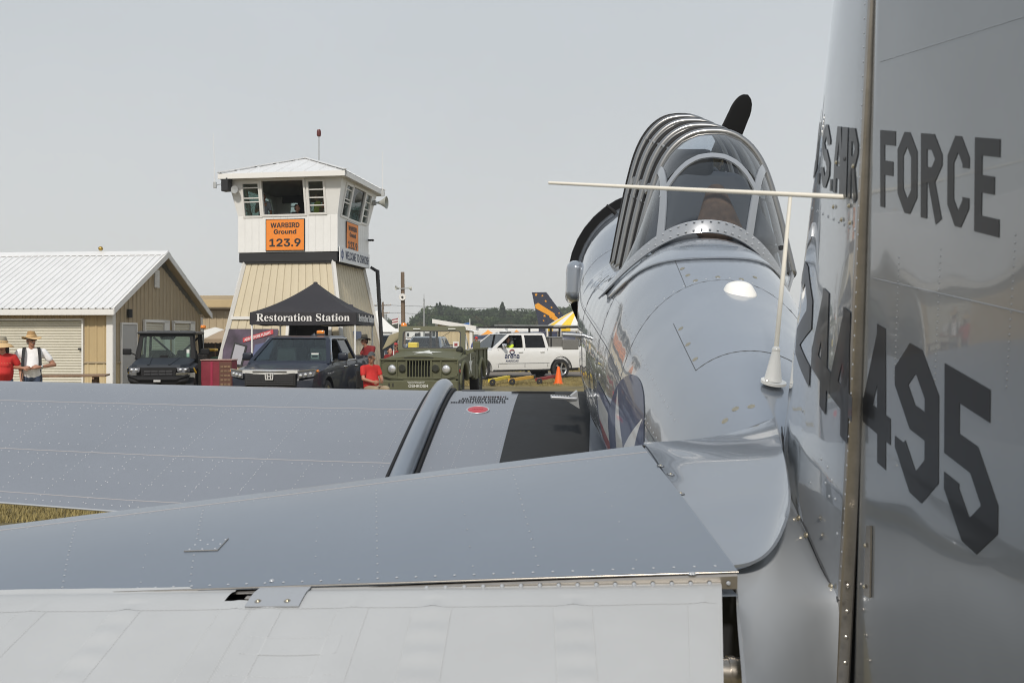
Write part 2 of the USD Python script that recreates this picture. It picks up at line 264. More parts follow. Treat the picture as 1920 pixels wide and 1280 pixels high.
FRAME = M('canopy_frame_metal', (0.30, 0.30, 0.30), rough=0.3, metal=0.9)
FRAMEP = M('canopy_frame_paint', (0.33, 0.345, 0.37), rough=0.3, metal=0.4, coat=0.5)
PLEX = pane('plexiglass', (0.74, 0.78, 0.82), 1.5)
DKIN = M('cockpit_black', (0.012, 0.013, 0.015), rough=0.7)
DKGR = M('cockpit_grey', (0.05, 0.055, 0.065), rough=0.6)
WHITEP = M('white_plastic', (0.80, 0.79, 0.76), rough=0.35, coat=0.2)
ROD = M('cream_rod', (0.74, 0.71, 0.64), rough=0.4)
FUELRED = M('fuel_cap_red', (0.42, 0.035, 0.05), rough=0.35, var=0.15, vscale=60)
PROPB = M('propeller_black', (0.007, 0.007, 0.008), rough=0.6, spec=0.2); TAILP = M('aircraft_paint_skylit_tail', (0.37, 0.395, 0.43), rough=0.28, metal=0.1, coat=0.6, coat_r=0.05, var=0.04, vscale=2, wave=0.1, wscale=4)  # tail paint made paler: sky light on the fairing put into its colour
LEATHER = M('brown_leather', (0.10, 0.065, 0.045), rough=0.7, var=0.35, vscale=18)
TYRE = M('tyre_rubber', (0.02, 0.02, 0.021), rough=0.8, bump=0.2, bscale=60)
YELLOW = M('yellow_paint', (0.75, 0.50, 0.02), rough=0.45)

HEAD = math.radians(5.5)
FW = np.array([math.sin(HEAD), math.cos(HEAD), 0.0])            # forward
LT = np.array([-math.cos(HEAD), math.sin(HEAD), 0.0])           # to the aircraft's left
def xc(Y): return 0.61 + math.tan(HEAD) * (np.asarray(Y, float) - 1.4)

plane = thing('trainer_aircraft', 'silver grey tail-dragger military trainer aircraft filling the foreground, seen from behind its tail', 'airplane', (xc(5.0), 5.0, 0.0))
def A(name, mesh, mat, parent=None, smooth=35, **kw): return obj(name, mesh, mat, parent or plane, smooth=smooth, w=True, **kw)

# ---- fuselage
from scipy.interpolate import CubicSpline, PchipInterpolator
FY = np.array([1.55, 2.0, 2.35, 2.63, 3.4, 4.1, 4.7, 5.3, 6.0, 6.7, 7.3])
F_top = PchipInterpolator(FY, [1.10, 1.30, 1.455, 1.57, 1.87, 2.14, 2.17, 2.17, 2.24, 2.62, 2.79])
F_bot = PchipInterpolator(FY, [0.80, 0.79, 0.78, 0.78, 0.80, 0.82, 0.85, 0.88, 0.93, 1.05, 1.30])
F_mid = PchipInterpolator(FY, [0.95, 1.03, 1.10, 1.17, 1.32, 1.46, 1.57, 1.66, 1.78, 2.00, 2.12])
F_hw = PchipInterpolator(FY, [0.07, 0.15, 0.215, 0.275, 0.395, 0.475, 0.53, 0.575, 0.615, 0.635, 0.65])
F_ex = PchipInterpolator(FY, [2.0, 2.0, 2.05, 2.1, 2.1, 2.08, 2.2, 2.5, 2.6, 2.3, 2.1])
def fus(Y, th, off=0.0):
    """Point of the fuselage skin: th = 0 at the left side, pi/2 on top, pi at the right side, negative below."""
    e = 2.0 / float(F_ex(Y)); c, s = math.cos(th), math.sin(th)
    up = float(F_top(Y) - F_mid(Y)) if s >= 0 else float(F_mid(Y) - F_bot(Y))
    x = abs(c) ** e * np.sign(c) * (float(F_hw(Y)) + off); z = abs(s) ** e * np.sign(s) * (up + off)
    return np.array([float(xc(Y)), Y, float(F_mid(Y))]) + LT * x + np.array([0, 0, z])
ys = np.linspace(1.75, 7.3, 68); ths = np.linspace(-PI, PI, 73)
G = np.array([[fus(y, t) for t in ths] for y in ys])
v, f = sheet(G)
capb = [[71 - 0, 0, 0]]
A('fuselage', (v, f), PAINT_FUS, smooth=True)
def fus_patch(y0, y1, t0, t1, n=10, m=14, off=0.004, th=0.004):
    return np.array([[fus(y, t, off) for t in np.linspace(t0, t1, m)] for y in np.linspace(y0, y1, n)])
def fus_line(pts, r=0.0012, off=0.0003):
    return tube([fus(y, t, off) for y, t in pts], r, 5)
def lerp_pts(a, b, n): return [(a[0] + (b[0] - a[0]) * k, a[1] + (b[1] - a[1]) * k) for k in np.linspace(0, 1, n)]
H2 = PI / 2
seams = [lerp_pts((3.52, -0.6), (3.52, PI - 0.3), 30), lerp_pts((4.25, -0.7), (4.25, H2), 20), lerp_pts((5.35, -0.9), (5.35, 0.85), 20), lerp_pts((6.3, -0.9), (6.3, 1.0), 20),
         lerp_pts((2.7, 0.34), (6.9, 0.25), 40), lerp_pts((3.1, -0.2), (6.9, -0.25), 40),
         lerp_pts((2.85, 1.02), (3.28, 1.02), 8), lerp_pts((2.85, 1.02), (2.85, 2.1), 14), lerp_pts((3.52, 1.25), (3.95, 1.22), 8)]
for s in seams: A('panel_seam', fus_line(s), SEAM, smooth=True)
def dome(p, n, r, h, k=7):
    u, w = frame(n); a = np.arange(k) / k * 2 * PI
    ring = p + r * (np.cos(a)[:, None] * u + np.sin(a)[:, None] * w); r2 = p + 0.6 * r * (np.cos(a)[:, None] * u + np.sin(a)[:, None] * w) + np.asarray(n) * h * 0.8
    v = np.vstack([ring, r2, p + np.asarray(n) * h]); f = []
    for j in range(k):
        q = (j + 1) % k; f += [(j, q, k + q), (j, k + q, k + j), (k + j, k + q, 2 * k)]
    return v, np.array(f)
def fus_n(y, t):
    a, b, c = fus(y, t), fus(y + 0.01, t), fus(y, t + 0.01); n = np.cross(b - a, c - a); n /= np.linalg.norm(n); o = a - np.array([float(xc(y)), y, float(F_mid(y))])
    return n if n @ o > 0 else -n
riv = []
for s in seams[:6]:
    p = np.array(s); d = np.r_[0, np.cumsum(np.linalg.norm(np.diff([fus(*q) for q in s], axis=0), axis=1))]
    for k in np.arange(0.02, d[-1], 0.045):
        y, t = np.interp(k, d, p[:, 0]), np.interp(k, d, p[:, 1])
        for dy in ((0.022,) if p[0, 0] == p[-1, 0] else (0,)):
            tt = t + (0.03 if dy == 0 else 0)
            riv.append(dome(fus(y + dy, tt), fus_n(y + dy, tt), 0.0042, 0.0016, 6))
for y in np.arange(2.75, 6.9, 0.05):
    for t in (0.62, 0.02, -0.45):
        if R.random() < 0.93: riv.append(dome(fus(y, t), fus_n(y, t), 0.0038, 0.0013, 5))
A('fuselage_rivets', join(*riv), RIVET, kind='stuff')
for y, t in [(3.55, 1.35), (3.55, 1.55), (3.55, 1.75), (3.62, 1.3), (3.7, 1.27), (3.8, 1.27), (3.9, 1.27), (3.62, 1.9), (3.85, 1.9), (3.2, 1.06), (3.05, 1.06), (2.92, 1.06), (2.52, 1.2), (2.5, 1.36), (2.5, 1.05)]:
    A('fastener', dome(fus(y, t), fus_n(y, t), 0.011, 0.003, 10), SCREW)

# ---- raised deck edge before the canopy
def deck_edge(k):
    a = np.linspace(-1, 1, 25)[k]
    return a
dk = []
for a in np.linspace(0, 1, 25):
    t = 0.60 + (PI - 1.2) * a; y = 3.72 + 0.62 * (2 * a - 1) ** 2
    dk.append((y, t))
G = np.array([[fus(min(y + (4.75 - y) * q, 4.75), t, 0.012 * (1 - 0.3 * q)) for y, t in dk] for q in np.linspace(0, 1, 8)])
A('rear_deck', slab(upf(G), 0.012), PAINT_FUS, smooth=True)

# ---- insignia on the left side: blue disc, white star, barred wings
def skin(poly2, y0, z0, off):                       # outline in (along, up) metres, wrapped on the left side of the fuselage
    g = poly2; x0, b0, x1, b1 = g.bounds; v, f = join(*[trimesh.creation.extrude_polygon(h, 0.0006, engine='earcut') for h in getattr(g, 'geoms', [g])])
    m = trimesh.Trimesh(v, f); m = m.subdivide_to_size(0.05)
    v = np.array(m.vertices); out = []
    for q in v:
        y = y0 + q[0]
        zt = z0 + q[1]; md = float(F_mid(y)); up = float(F_top(y)) - md if zt > md else md - float(F_bot(y))
        lo = math.asin(min(0.999, (abs(zt - md) / up) ** (float(F_ex(y)) / 2))) * (1 if zt > md else -1)
        out.append(fus(y, lo, off + q[2]))
    return np.array(out), np.array(m.faces)
INS = 0.43
star = Polygon([(INS * (0.97 if k % 2 == 0 else 0.375) * math.sin((k + 1) * PI / 5), INS * (0.97 if k % 2 == 0 else 0.375) * math.cos((k + 1) * PI / 5)) for k in range(10)])
disc = Point(0, 0).buffer(INS, 24)
def insg(name, g, mat, off): A(name, skin(affinity.rotate(g, math.degrees(0.16), origin=(0, 0)), 3.34, 1.13, off), mat, smooth=True)
insg('insignia_disc', disc.difference(star), NAVY, 0.002); insg('insignia_star', star, INWH, 0.002)
for sg in (-1, 1):
    bar = sbox(INS * 0.97, -0.19, INS * 1.95, 0.19) if sg > 0 else sbox(-INS * 1.95, -0.19, -INS * 0.97, 0.19)
    red = sbox(INS * 0.97, -0.065, INS * 1.95, 0.065) if sg > 0 else sbox(-INS * 1.95, -0.065, -INS * 0.97, 0.065)
    insg('insignia_bar_border', bar.buffer(0.045, join_style=2).difference(bar).difference(disc.buffer(0.002)), NAVY, 0.002)
    insg('insignia_bar', bar.difference(disc.buffer(0.002)).difference(red), INWH, 0.002)
    insg('insignia_stripe', red.difference(disc.buffer(0.002)), INRD, 0.002)

# ---- foot steps on the left side
for (px, py, Y) in ((1054, 745, 5.75), (1076, 628, 5.55)):
    p = P(px, py, Y)
    plate = rbox((0.01, 0, 0), (0.17, 0.13, 0.024), 0.010); tread = join(*[box((-0.06 + 0.018 * k, 0, 0.013), (0.007, 0.10, 0.004)) for k in range(8)])
    s = A('foot_step', xf(join(plate, hull([(0.09, -0.06, 0.05), (0.09, 0.06, 0.05), (0.11, -0.06, -0.06), (0.11, 0.06, -0.06), (0.02, -0.04, -0.012), (0.02, 0.04, -0.012)])), t=p, ry=0.06), FRAMEP)
    A('tread', xf(tread, t=p, ry=0.06), SEAM, s)

# ---- cowling, scoop, engine, propeller
axis = np.array([FW[0] * 0.988, FW[1] * 0.988, 0.155])
def ring(cy, cz, r, n=40):
    a = np.arange(n + 1) / n * 2 * PI; c = np.array([xc(cy), cy, cz])
    up = np.cross(axis, LT); up /= np.linalg.norm(up); up = up * np.sign(up[2])
    return c + r * (np.cos(a)[:, None] * LT + np.sin(a)[:, None] * up)
v, f = sheet(np.array([ring(7.2, 2.12, 0.60), ring(7.32, 2.14, 0.665), ring(7.8, 2.22, 0.69), ring(8.2, 2.28, 0.68), ring(8.45, 2.32, 0.62), ring(8.55, 2.34, 0.50)]))
A('engine_cowling', (v, f), PAINT_FUS, smooth=True)
v, f = sheet(np.array([ring(7.46, 2.17, 0.60), ring(7.40, 2.16, 0.735), ring(7.62, 2.19, 0.74), ring(7.62, 2.19, 0.69)]))
A('cowl_flap_ring', (v, f), BLACKR, smooth=30)
A('engine_face', join(*[cyl(ring(8.2, 2.28, 0.0)[0], ring(8.2, 2.28, 0.45)[k * 4], 0.10, 0.08, 10) for k in range(10)]), DKGR)
c0 = P(1079, 528, 7.0)
A('air_scoop', xf(join(hull(np.vstack([ball((dx, dy, dz), (0.072, 0.10, 0.07))[0] for dx, dy, dz in ((0.0, 0, 0.095), (-0.005, 0, -0.085), (0.02, 0.5, 0.10), (0.02, 0.5, -0.09), (0.12, 0.1, 0.06), (0.12, 0.1, -0.05))]))), t=c0), PAINT_FUS, smooth=True)
A('exhaust_fairing', cyl(P(1098, 575, 7.1), P(1112, 640, 7.4), 0.045, 0.05), BLACKR, smooth=True)
hub = np.array([1.60, 8.85, 2.46]); tip = P(1402, 178, 8.75)
A('propeller_hub', join(cyl(hub - axis * 0.25, hub + axis * 0.12, 0.16, 0.12, 16), ball(hub + axis * 0.12, 0.12)), STEEL, smooth=True)
def blade(hub, dirv, L):
    dirv = dirv / np.linalg.norm(dirv); side = np.cross(axis, dirv); side /= np.linalg.norm(side); nrm = np.cross(dirv, side); rows = []
    for q in np.r_[np.linspace(0, 0.86, 16), np.linspace(0.88, 1, 14)]:
        w = np.interp(q, [0, .12, .3, .55, .75, .88], [.05, .055, .09, .135, .135, .118]) if q < .88 else .118 * math.sqrt(max(0.004, 1 - ((q - .88) / .12) ** 2)); tw = math.radians(np.interp(q, [0, .2, 1], [60, 48, 20])); t = np.interp(q, [0, .15, .5, 1], [.05, .035, .016, .006])
        a = np.arange(13) / 12 * 2 * PI; d1 = side * math.cos(tw) + nrm * math.sin(tw); d2 = -side * math.sin(tw) + nrm * math.cos(tw)
        rows.append(hub + dirv * L * q + np.cos(a)[:, None] * w * d1 + np.sin(a)[:, None] * t * d2)
    return sheet(np.array(rows))
L = np.linalg.norm(tip - hub)
A('propeller_blade', blade(hub, tip - hub, L), PROPB, smooth=True); A('propeller_blade', blade(hub, hub - tip, L), PROPB, smooth=True)
A('pitot_peg', cyl(P(1155, 401, 6.6), P(1137, 385, 6.6), 0.016, 0.012), BLACKR)

# ---- canopy
def arch(Y, zb, zt, hw, dx, n=25):                   # a hoop across the cockpit
    prof = np.array([(-1.0, 0), (-.95, .12), (-.83, .40), (-.72, .62), (-.60, .79), (-.42, .92), (-.22, .985), (0, 1.0)])
    prof = np.vstack([prof, prof[-2::-1] * [-1, 1]]); s = np.r_[0, np.cumsum(np.linalg.norm(np.diff(prof * [hw, zt - zb], axis=0), axis=1))]
    cs = CubicSpline(s, prof, axis=0); q = cs(np.linspace(0, s[-1], n))
    return np.array([float(xc(Y)) + dx, Y, zb]) - LT * q[:, :1] * hw + np.array([0, 0, 1.0]) * q[:, 1:] * (zt - zb)
def fine(p, n=73): return CubicSpline(np.arange(len(p)), p, axis=0)(np.linspace(0, len(p) - 1, n))
def hoop(Y):
    k = (Y - 4.7) / 1.3
    return arch(Y, 2.02 + 0.17 * k, 2.765 + 0.40 * k, 0.415 + 0.03 * k, 0.105 - 0.05 * k)
hoops = [4.70, 4.86, 5.08, 5.26, 5.48, 5.66, 5.84, 6.0]
for k, Y in enumerate(hoops):
    dark = k in (1, 3, 7)
    A('canopy_hoop', tube(fine(hoop(Y)), 0.020 if k in (0, 2, 4, 6) else 0.017, 8), BLACKR if k % 2 else FRAME, smooth=True)
    if k + 1 < len(hoops):
        G = np.array([fine(hoop(Y + (hoops[k + 1] - Y) * q)) for q in (0.06, 0.5, 0.94)])
        A('canopy_pane', sheet(G), PLEX, smooth=True)
for i in (0, 24, 5, 19, 9, 15):
    A('canopy_rail', tube([hoop(y)[i] for y in np.linspace(4.7, 6.0, 12)], 0.016 if i in (0, 24) else 0.008, 6), FRAME, smooth=True)
for Y in (4.78, 5.17, 5.57):
    A('canopy_latch', box(hoop(Y)[6] - LT * -0.01, (0.03, 0.09, 0.05), 0.008), FRAME)
# windshield ahead of the hoops
W0, W1 = hoop(6.0), arch(6.62, 2.40, 2.80, 0.34, 0.04)
A('windshield', sheet(np.array([W0, (W0 + W1) / 2, W1])), PLEX, smooth=True)
for i in (0, 6, 12, 18, 24): A('windshield_bar', tube([W0[i], W1[i]], 0.014, 6), FRAMEP, smooth=True)
# fixed rear section between the last hoop and the deck
def rear_base(a):                                    # a from -1 (left) to 1 (right)
    t = H2 - a * 1.02; y = 4.08 + 0.52 * abs(a) ** 2.0
    return fus(y, PI - t, 0.016)
HB = hoop(4.70)
rb = np.array([rear_base(a) for a in np.linspace(-1, 1, 25)])
def rear(a, t):                                      # surface from the hoop (t = 0) down to the deck (t = 1), bulged outward
    i = (a + 1) / 2 * 24; k = int(min(23, i)); q = i - k
    h = HB[k] * (1 - q) + HB[k + 1] * q; b = rear_base(a)
    m = (h + b) / 2 + np.array([0, -0.07, 0.075]) * (1 - abs(a) ** 2)
    return (1 - t) ** 2 * h + 2 * t * (1 - t) * (2 * m - (h + b) / 2) + t * t * b
def rgrid(a0, a1, t0, t1, n=16, m=10): return np.array([[rear(a, t) for a in np.linspace(a0, a1, n)] for t in np.linspace(t0, t1, m)])
A('rear_window', sheet(rgrid(-0.37, 0.37, 0.50, 0.93)), PLEX, smooth=True)
A('rear_window', sheet(rgrid(-0.37, 0.37, 0.03, 0.44)), PLEX, smooth=True)
for s in (-1, 1): A('rear_window', sheet(rgrid(s * 0.40, s * 0.97, 0.04, 0.93)), PLEX, smooth=True)
def strip(pts, w, mat, name, th=0.007, r=True):     # flat strip lying on the rear section along a path of (a, t)
    pts = np.array(pts, float); d = np.gradient(pts, axis=0); rows = []
    for p, q in zip(pts, d):
        e = 1e-3; du = (rear(p[0] + e, p[1]) - rear(p[0] - e, p[1])) / (2 * e); dv = (rear(p[0], min(p[1] + e, 1)) - rear(p[0], max(p[1] - e, 0))) / (2 * e)
        tg = du * q[0] + dv * q[1]; n = np.cross(du, dv); n /= np.linalg.norm(n); n *= np.sign(n[2] - n[1]); b = np.cross(n, tg); b /= np.linalg.norm(b); c = rear(p[0], p[1]) + n * th
        rows.append([c - b * w / 2, c - b * w * 0.2 + n * 0.002, c + b * w * 0.2 + n * 0.002, c + b * w / 2])
    v, f = slab(np.array(rows), 0.008)
    A(name, (v, f), mat, smooth=30)
aa = np.linspace(-0.38, 0.38, 21)
strip([(a, 0.44 + 0.14 * (a / 0.38) ** 2) for a in aa], 0.04, FRAMEP, 'rear_frame_arch')
for s in (-1, 1):
    strip([(s * (0.385 - 0.03 * math.sin(t * PI)), t) for t in np.linspace(0.02, 0.95, 12)], 0.045, FRAMEP, 'rear_frame_bar')
strip([(a, 0.95) for a in np.linspace(-0.99, 0.99, 41)], 0.065, FRAMEP, 'rear_frame_base')
for s in (-1, 1): strip([(s * 0.985, t) for t in np.linspace(0.03, 0.97, 8)], 0.03, FRAMEP, 'rear_frame_side')
rv = []
for a in np.linspace(-0.95, 0.95, 30):
    for t in (0.93, 0.975):
        p = rear(a, t); rv.append(dome(p + np.array([0, -0.012, 0.009]), np.array([0, -0.6, 0.8]), 0.006, 0.004, 6))
A('rear_frame_rivets', join(*rv), RIVET, kind='stuff')
# cockpit: tub floor, seats, headrests, roll bar, instrument hood
cx = lambda y: float(xc(y)) + 0.10
A('cockpit_tub', slab(np.array([[np.array([cx(y) + s * 0.33, y, 2.185 if y > 4.75 else 2.13]) for s in (-1, 1)] for y in (4.45, 4.75, 5.4, 6.3)]), 0.02), DKIN)
for y in (4.85, 5.65):
    A('seat', rbox((cx(y) - 0.03, y, 2.33 + (y - 4.85) * 0.1), (0.42, 0.12, 0.42), 0.04), DKGR, smooth=40)
    A('headrest', rbox((cx(y) - 0.10, y - 0.02, 2.58 + (y - 4.85) * 0.16), (0.26, 0.10, 0.24), 0.045), DKIN, smooth=40)
A('leather_cover', join(hull(np.vstack([ball((cx(4.5), 4.42, 2.22), (0.12, 0.05, 0.05))[0], ball((cx(4.5) + 0.03, 4.62, 2.44), (0.05, 0.04, 0.04))[0]]))), LEATHER, smooth=True)
A('folded_hood', join(hull(np.vstack([ball((cx(4.75) - 0.22, 4.72, 2.20), (0.12, 0.10, 0.08))[0], ball((cx(4.75) + 0.22, 4.72, 2.20), (0.12, 0.10, 0.08))[0], ball((cx(4.8) - 0.12, 4.85, 2.52), (0.12, 0.08, 0.08))[0], ball((cx(4.8) + 0.12, 4.85, 2.50), (0.10, 0.08, 0.08))[0]]))), DKGR, smooth=True)
A('instrument_hood', rbox((cx(6.25), 6.25, 2.42), (0.62, 0.35, 0.36), 0.08), DKIN, smooth=40)
A('roll_bar', tube([np.array([cx(5.3) - 0.26, 5.3, 2.15]), np.array([cx(5.3) - 0.22, 5.3, 2.55]), np.array([cx(5.3) - 0.10, 5.32, 2.68]), np.array([cx(5.3) + 0.10, 5.32, 2.68]), np.array([cx(5.3) + 0.22, 5.3, 2.55]), np.array([cx(5.3) + 0.26, 5.3, 2.15])], 0.02, 8), DKGR, smooth=True)
A('throttle_placard', box(hoop(5.9)[3] + LT * -0.06, (0.02, 0.12, 0.06)), YELLOW)

# ---- antennas on the spine and the fin
pk = P(1386, 552, 3.42)
A('gps_antenna', xf(hull(np.vstack([lathe([(0.064, 0), (0.063, 0.008)], 20)[0], ball((0, 0.01, 0.022), (0.053, 0.048, 0.026))[0]])), t=pk, rx=0.32), WHITEP, smooth=50)
A('antenna_gasket', xf(lathe([(0.0, -0.006), (0.066, -0.006), (0.064, 0.002), (0, 0.002)], 20), t=pk, rx=0.32), ROD, smooth=30)
b0, b1, b2 = P(1446, 716, 2.60), P(1455, 656, 2.60), P(1482, 366, 2.62)
A('whip_antenna_foot', join(hull(np.vstack([xf(lathe([(0.036, 0), (0.036, 0.008)], 20), t=b0 + [0.006, 0, -0.004], rx=0.25, ry=0.1)[0]])), cyl(b0 + [0.004, 0, 0], b1, 0.026, 0.0105, 14), ball(b1, 0.012)), WHITEP, smooth=40)
A('whip_antenna', cyl(b1, b2, 0.0072, 0.0055, 10), ROD, smooth=True)
for q in (-0.022, 0.022): A('screw', dome(b0 + [-0.012 + q * 0.3, q, 0.006], np.array([-.2, -.2, .95]), 0.005, 0.003), SCREW)
r0, r1 = P(1600, 370, 1.56), P(1029, 343, 1.80)
A('rod_antenna', tube(np.linspace(r0, r1, 6), np.linspace(0.0046, 0.0032, 6), 8), ROD, smooth=True)

# ---- horizontal tail, left and (mirrored, hidden by the fin) right
H0 = P(1385, 1072, 1.45); Hd = (P(0, 1120, 1.605) - H0) / 1.30
L0 = P(1203, 834, 2.2); Ld = (P(0, 985, 1.958) - L0) / 1.30
def stab(t, u):                                      # t metres outward from the root, u 0 at the leading edge, 1 at the hinge
    k = np.clip((t - 1.35) / 0.42, 0, 1); le = L0 + Ld * t; hi = H0 + Hd * t
    le = le + (hi - le) * (1 - math.sqrt(max(0, 1 - k * k))) * 0.95
    c = np.linalg.norm(hi - le); h = 0.045 * c * (1 - (2 * u - 0.75) ** 2 / 1.6) - 0.045 * c * (1 - 0.75 ** 2 / 1.6) * (1 - u) - 0.045 * c * (1 - 1.25 ** 2 / 1.6) * u
    return le + (hi - le) * u + np.array([0, 0, h * (0.15 + 0.85 * min(1.0, max(0.0, t) / 0.45))])
ts = np.r_[np.linspace(-0.0, 1.35, 24), np.linspace(1.40, 1.77, 12)]; us = np.linspace(0, 1, 14)
top = np.array([[stab(t, u) for u in us] for t in ts])
nose = np.array([[stab(t, 0) + np.array([0.0, 0.018 * math.sin(a), -0.018 * (1 - math.cos(a))]) for a in np.linspace(PI * 0.95, 0.25, 6)] for t in ts])
low = top[:, ::-1] - np.array([0, 0, 1.0]) * (np.array([0.045 * math.sin(PI * min(1, 0.15 + 0.85 * (1 - u))) + 0.018 for u in us[::-1]]))[None, :, None]
full = np.concatenate([top[:, ::-1], nose[:, ::-1], low[:, ::-1]], 1)
st = A('stabilizer', sheet(full), PAINT, smooth=50)
mirror_c = lambda v: v - 2 * ((v - np.array([0.61, 1.4, 0])) @ LT)[:, None] * LT + np.array([0, 0, 0.0])
v, f = sheet(full); A('stabilizer', (mirror_c(v), f[:, ::-1]), PAINT, smooth=50)
def sline(pts, r, mat=SEAM, name='seam', parent=st): A(name, tube([stab(t, u) + [0, 0, r * 0.25] for t, u in pts], r, 5), mat, parent, smooth=True)
sline(lerp_pts((0.0, 0.085), (1.5, 0.12), 20), 0.0010, SEAMW)
sline(lerp_pts((0.0, 1.0), (1.4, 0.99), 20), 0.002, STEEL)
rv = []
def srow(a, b, n, r=0.0028, jit=0.0):
    for t, u in lerp_pts(a, b, n):
        p = stab(t, u); rv.append(dome(p + [0, 0, 0.0002], np.array([0, -0.12, 0.99]), r, r * 0.45, 7))
srow((0.03, 0.965), (1.34, 0.965), 40)
srow((0.05, 0.12), (1.45, 0.15), 50, 0.0016)
for t in (0.30, 0.58, 0.92, 1.16): srow((t + 0.0, 0.20), (t + 0.02, 0.93), 15, 0.0022)
for t in (0.14, 0.42, 0.70, 1.02): srow((t, 0.45), (t + 0.012, 0.92), 5, 0.0018)
A('stabilizer_rivets', join(*rv), RIVET, st, kind='stuff')
pp = [P(345, 1034, 1.79), P(408, 1031.5, 1.79), P(428, 1010, 1.88), P(372, 1012, 1.88)]
def on_stab(px, py):                                 # point of the stabilizer's top under a pixel
    from scipy.optimize import least_squares
    d = P(px, py, 1.0) - np.array([0, 0, CAM_H])
    g = lambda q: np.cross(stab(q[0], np.clip(q[1], 0, 1)) - np.array([0, 0, CAM_H]), d)
    q = least_squares(g, [0.8, 0.6]).x; return stab(q[0], np.clip(q[1], 0, 1))
cn = [on_stab(345, 1034), on_stab(408, 1032), on_stab(428, 1010), on_stab(372, 1012)]
ap = A('access_panel', slab(upf(np.array([[c + [0, 0, 0.0022] for c in cn[:2]], [c + [0, 0, 0.0022] for c in (cn[3], cn[2])]])), 0.003), PAINT, st)
A('panel_edge', tube([cn[0] + [0, 0, .0015], cn[1] + [0, 0, .0015], cn[2] + [0, 0, .0015]], 0.0011, 5), STEEL, ap)
A('panel_rivets', join(*[dome(cn[0] + (cn[1] - cn[0]) * a + (cn[3] - cn[0]) * b + [0, 0, 0.002], np.array([0, -.1, .99]), 0.0025, 0.0012, 6) for a in (.12, .5, .88) for b in (.12, .5, .88)]), RIVET, ap, kind='stuff')
for px, py, r in ((1298, 1055, .0055), (1294, 1063, .005), (510, 1088, .005)): A('fastener', dome(on_stab(px, py), np.array([0, -.1, .99]), r, 0.003, 10), RIVET, st)
# spar strip behind the stabilizer, growing taller towards the root
sp = []
for px in np.linspace(1382, 430, 20):
    k = (1382 - px) / (1382 - 430); top_y = np.interp(px, [0, 430, 1385], [1120, 1108, 1073.5]); h = np.interp(px, [430, 620, 1000, 1385], [0.5, 4, 13, 28]); Y = 1.452 + 0.155 * (1385 - px) / 1385
    a = P(px, top_y + 1.5, Y - 0.004); b = a - np.array([0, 0.002, h / FPX * Y]); sp.append([a + [0, 0.02, 0.001], a, a - [0, 0.003, 0.003], b, b + [0, 0.02, 0]])
spar = A('hinge_spar', sheet(np.array(sp)), STEEL, st, smooth=40)
for px in np.linspace(1366, 800, 17):
    Y = 1.45 + 0.155 * (1385 - px) / 1385; top_y = np.interp(px, [430, 1385], [1108, 1073.5]); h = np.interp(px, [430, 620, 1000, 1385], [0.5, 4, 13, 28])
    A('spar_rivet', dome(P(px, top_y + h * 0.62 + 2, Y - 0.0075), np.array([0, -1.0, 0.05]), 0.0038, 0.002, 9), RIVET, spar)

# ---- elevator: doped fabric over ribs
E0 = P(1353, 1096, 1.445); Ed = (P(0, 1116, 1.600) - E0) / 1.272
def elev(t, u, off=0.0):                             # t metres outward, u metres aft of the front edge
    base = E0 + Ed * t + np.array([-0.0964 * u * 0.2 - 0.0, -0.988 * u, -0.205 * u]); base = base + np.array([-0.20 * u * max(0.0, 1 - t / 0.25), 0, 0])
    h = 0.0
    if u > 0.0: h = 0.012 * (1 - math.exp(-u / 0.02)) - 0.010 * (u / 0.5) ** 2
    for c in RIBS: h += RIBK * math.exp(-((t - c) / 0.010) ** 2) * min(1, u / 0.05)
    return base + np.array([0, 0, h + off + SAG(t, u)])
RIBK = 0.0016
RIBS = [0.03, 0.245, 0.47, 0.60, 0.745, 0.80, 0.99, 1.16, 1.40]
_rng = np.random.default_rng(3)
_wr = meshkit.noise
def SAG(t, u):
    k = sum(math.exp(-((t - c) / 0.018) ** 2) * 0.0019 * math.cos((u - 0.03) * 2 * PI / 0.062) * (1 if u > 0.04 else 0) for c in (0.245, 0.47, 0.99))
    return k - 0.0016 * math.sin(PI * min(1, max(0, (u - 0.03) / 0.4))) * min(1, min(abs(t - c) for c in RIBS) / 0.06)
_sag0 = SAG
def SAG(t, u): return _sag0(t, u) + 0.0016 * (float(_wr(np.array([t * 9.0, u * 7.0, 1.7]))) - .5) + 0.0007 * (float(_wr(np.array([t * 30.0, u * 16.0, 4.1]))) - .5)
te = np.unique(np.r_[np.linspace(-0.0, 1.75, 210)]); ue = np.r_[np.linspace(-0.02, 0.06, 14), np.linspace(0.07, 0.50, 42)]
cut_t = [np.interp(1353 - px, [0, 1353], [0, 1.272]) for px in (522, 474)]
G = np.array([[elev(t, u) if u >= 0 else elev(t, 0) + np.array([0, -u * 0.95, -u * 0.25]) for u in ue] for t in te])
v, f = sheet(G)
ic = np.arange(len(te)); tt = te[(f // len(ue))].mean(1); uu = ue[(f % len(ue))].mean(1)
keep = ~((tt > cut_t[0]) & (tt < cut_t[1]) & (uu < 0.055))
el = A('elevator', (v, f[keep]), FABRIC, smooth=True)
vb = v - np.array([0, 0, 0.03]); A('elevator_underside', (vb, f[keep][:, ::-1]), FABRIC, el, smooth=True)
inb = np.array([[elev(0, u), elev(0, u) - [0, 0, 0.045]] for u in np.linspace(0, 0.5, 10)]); A('elevator_end', join(sheet(inb)), FABRIC, el)
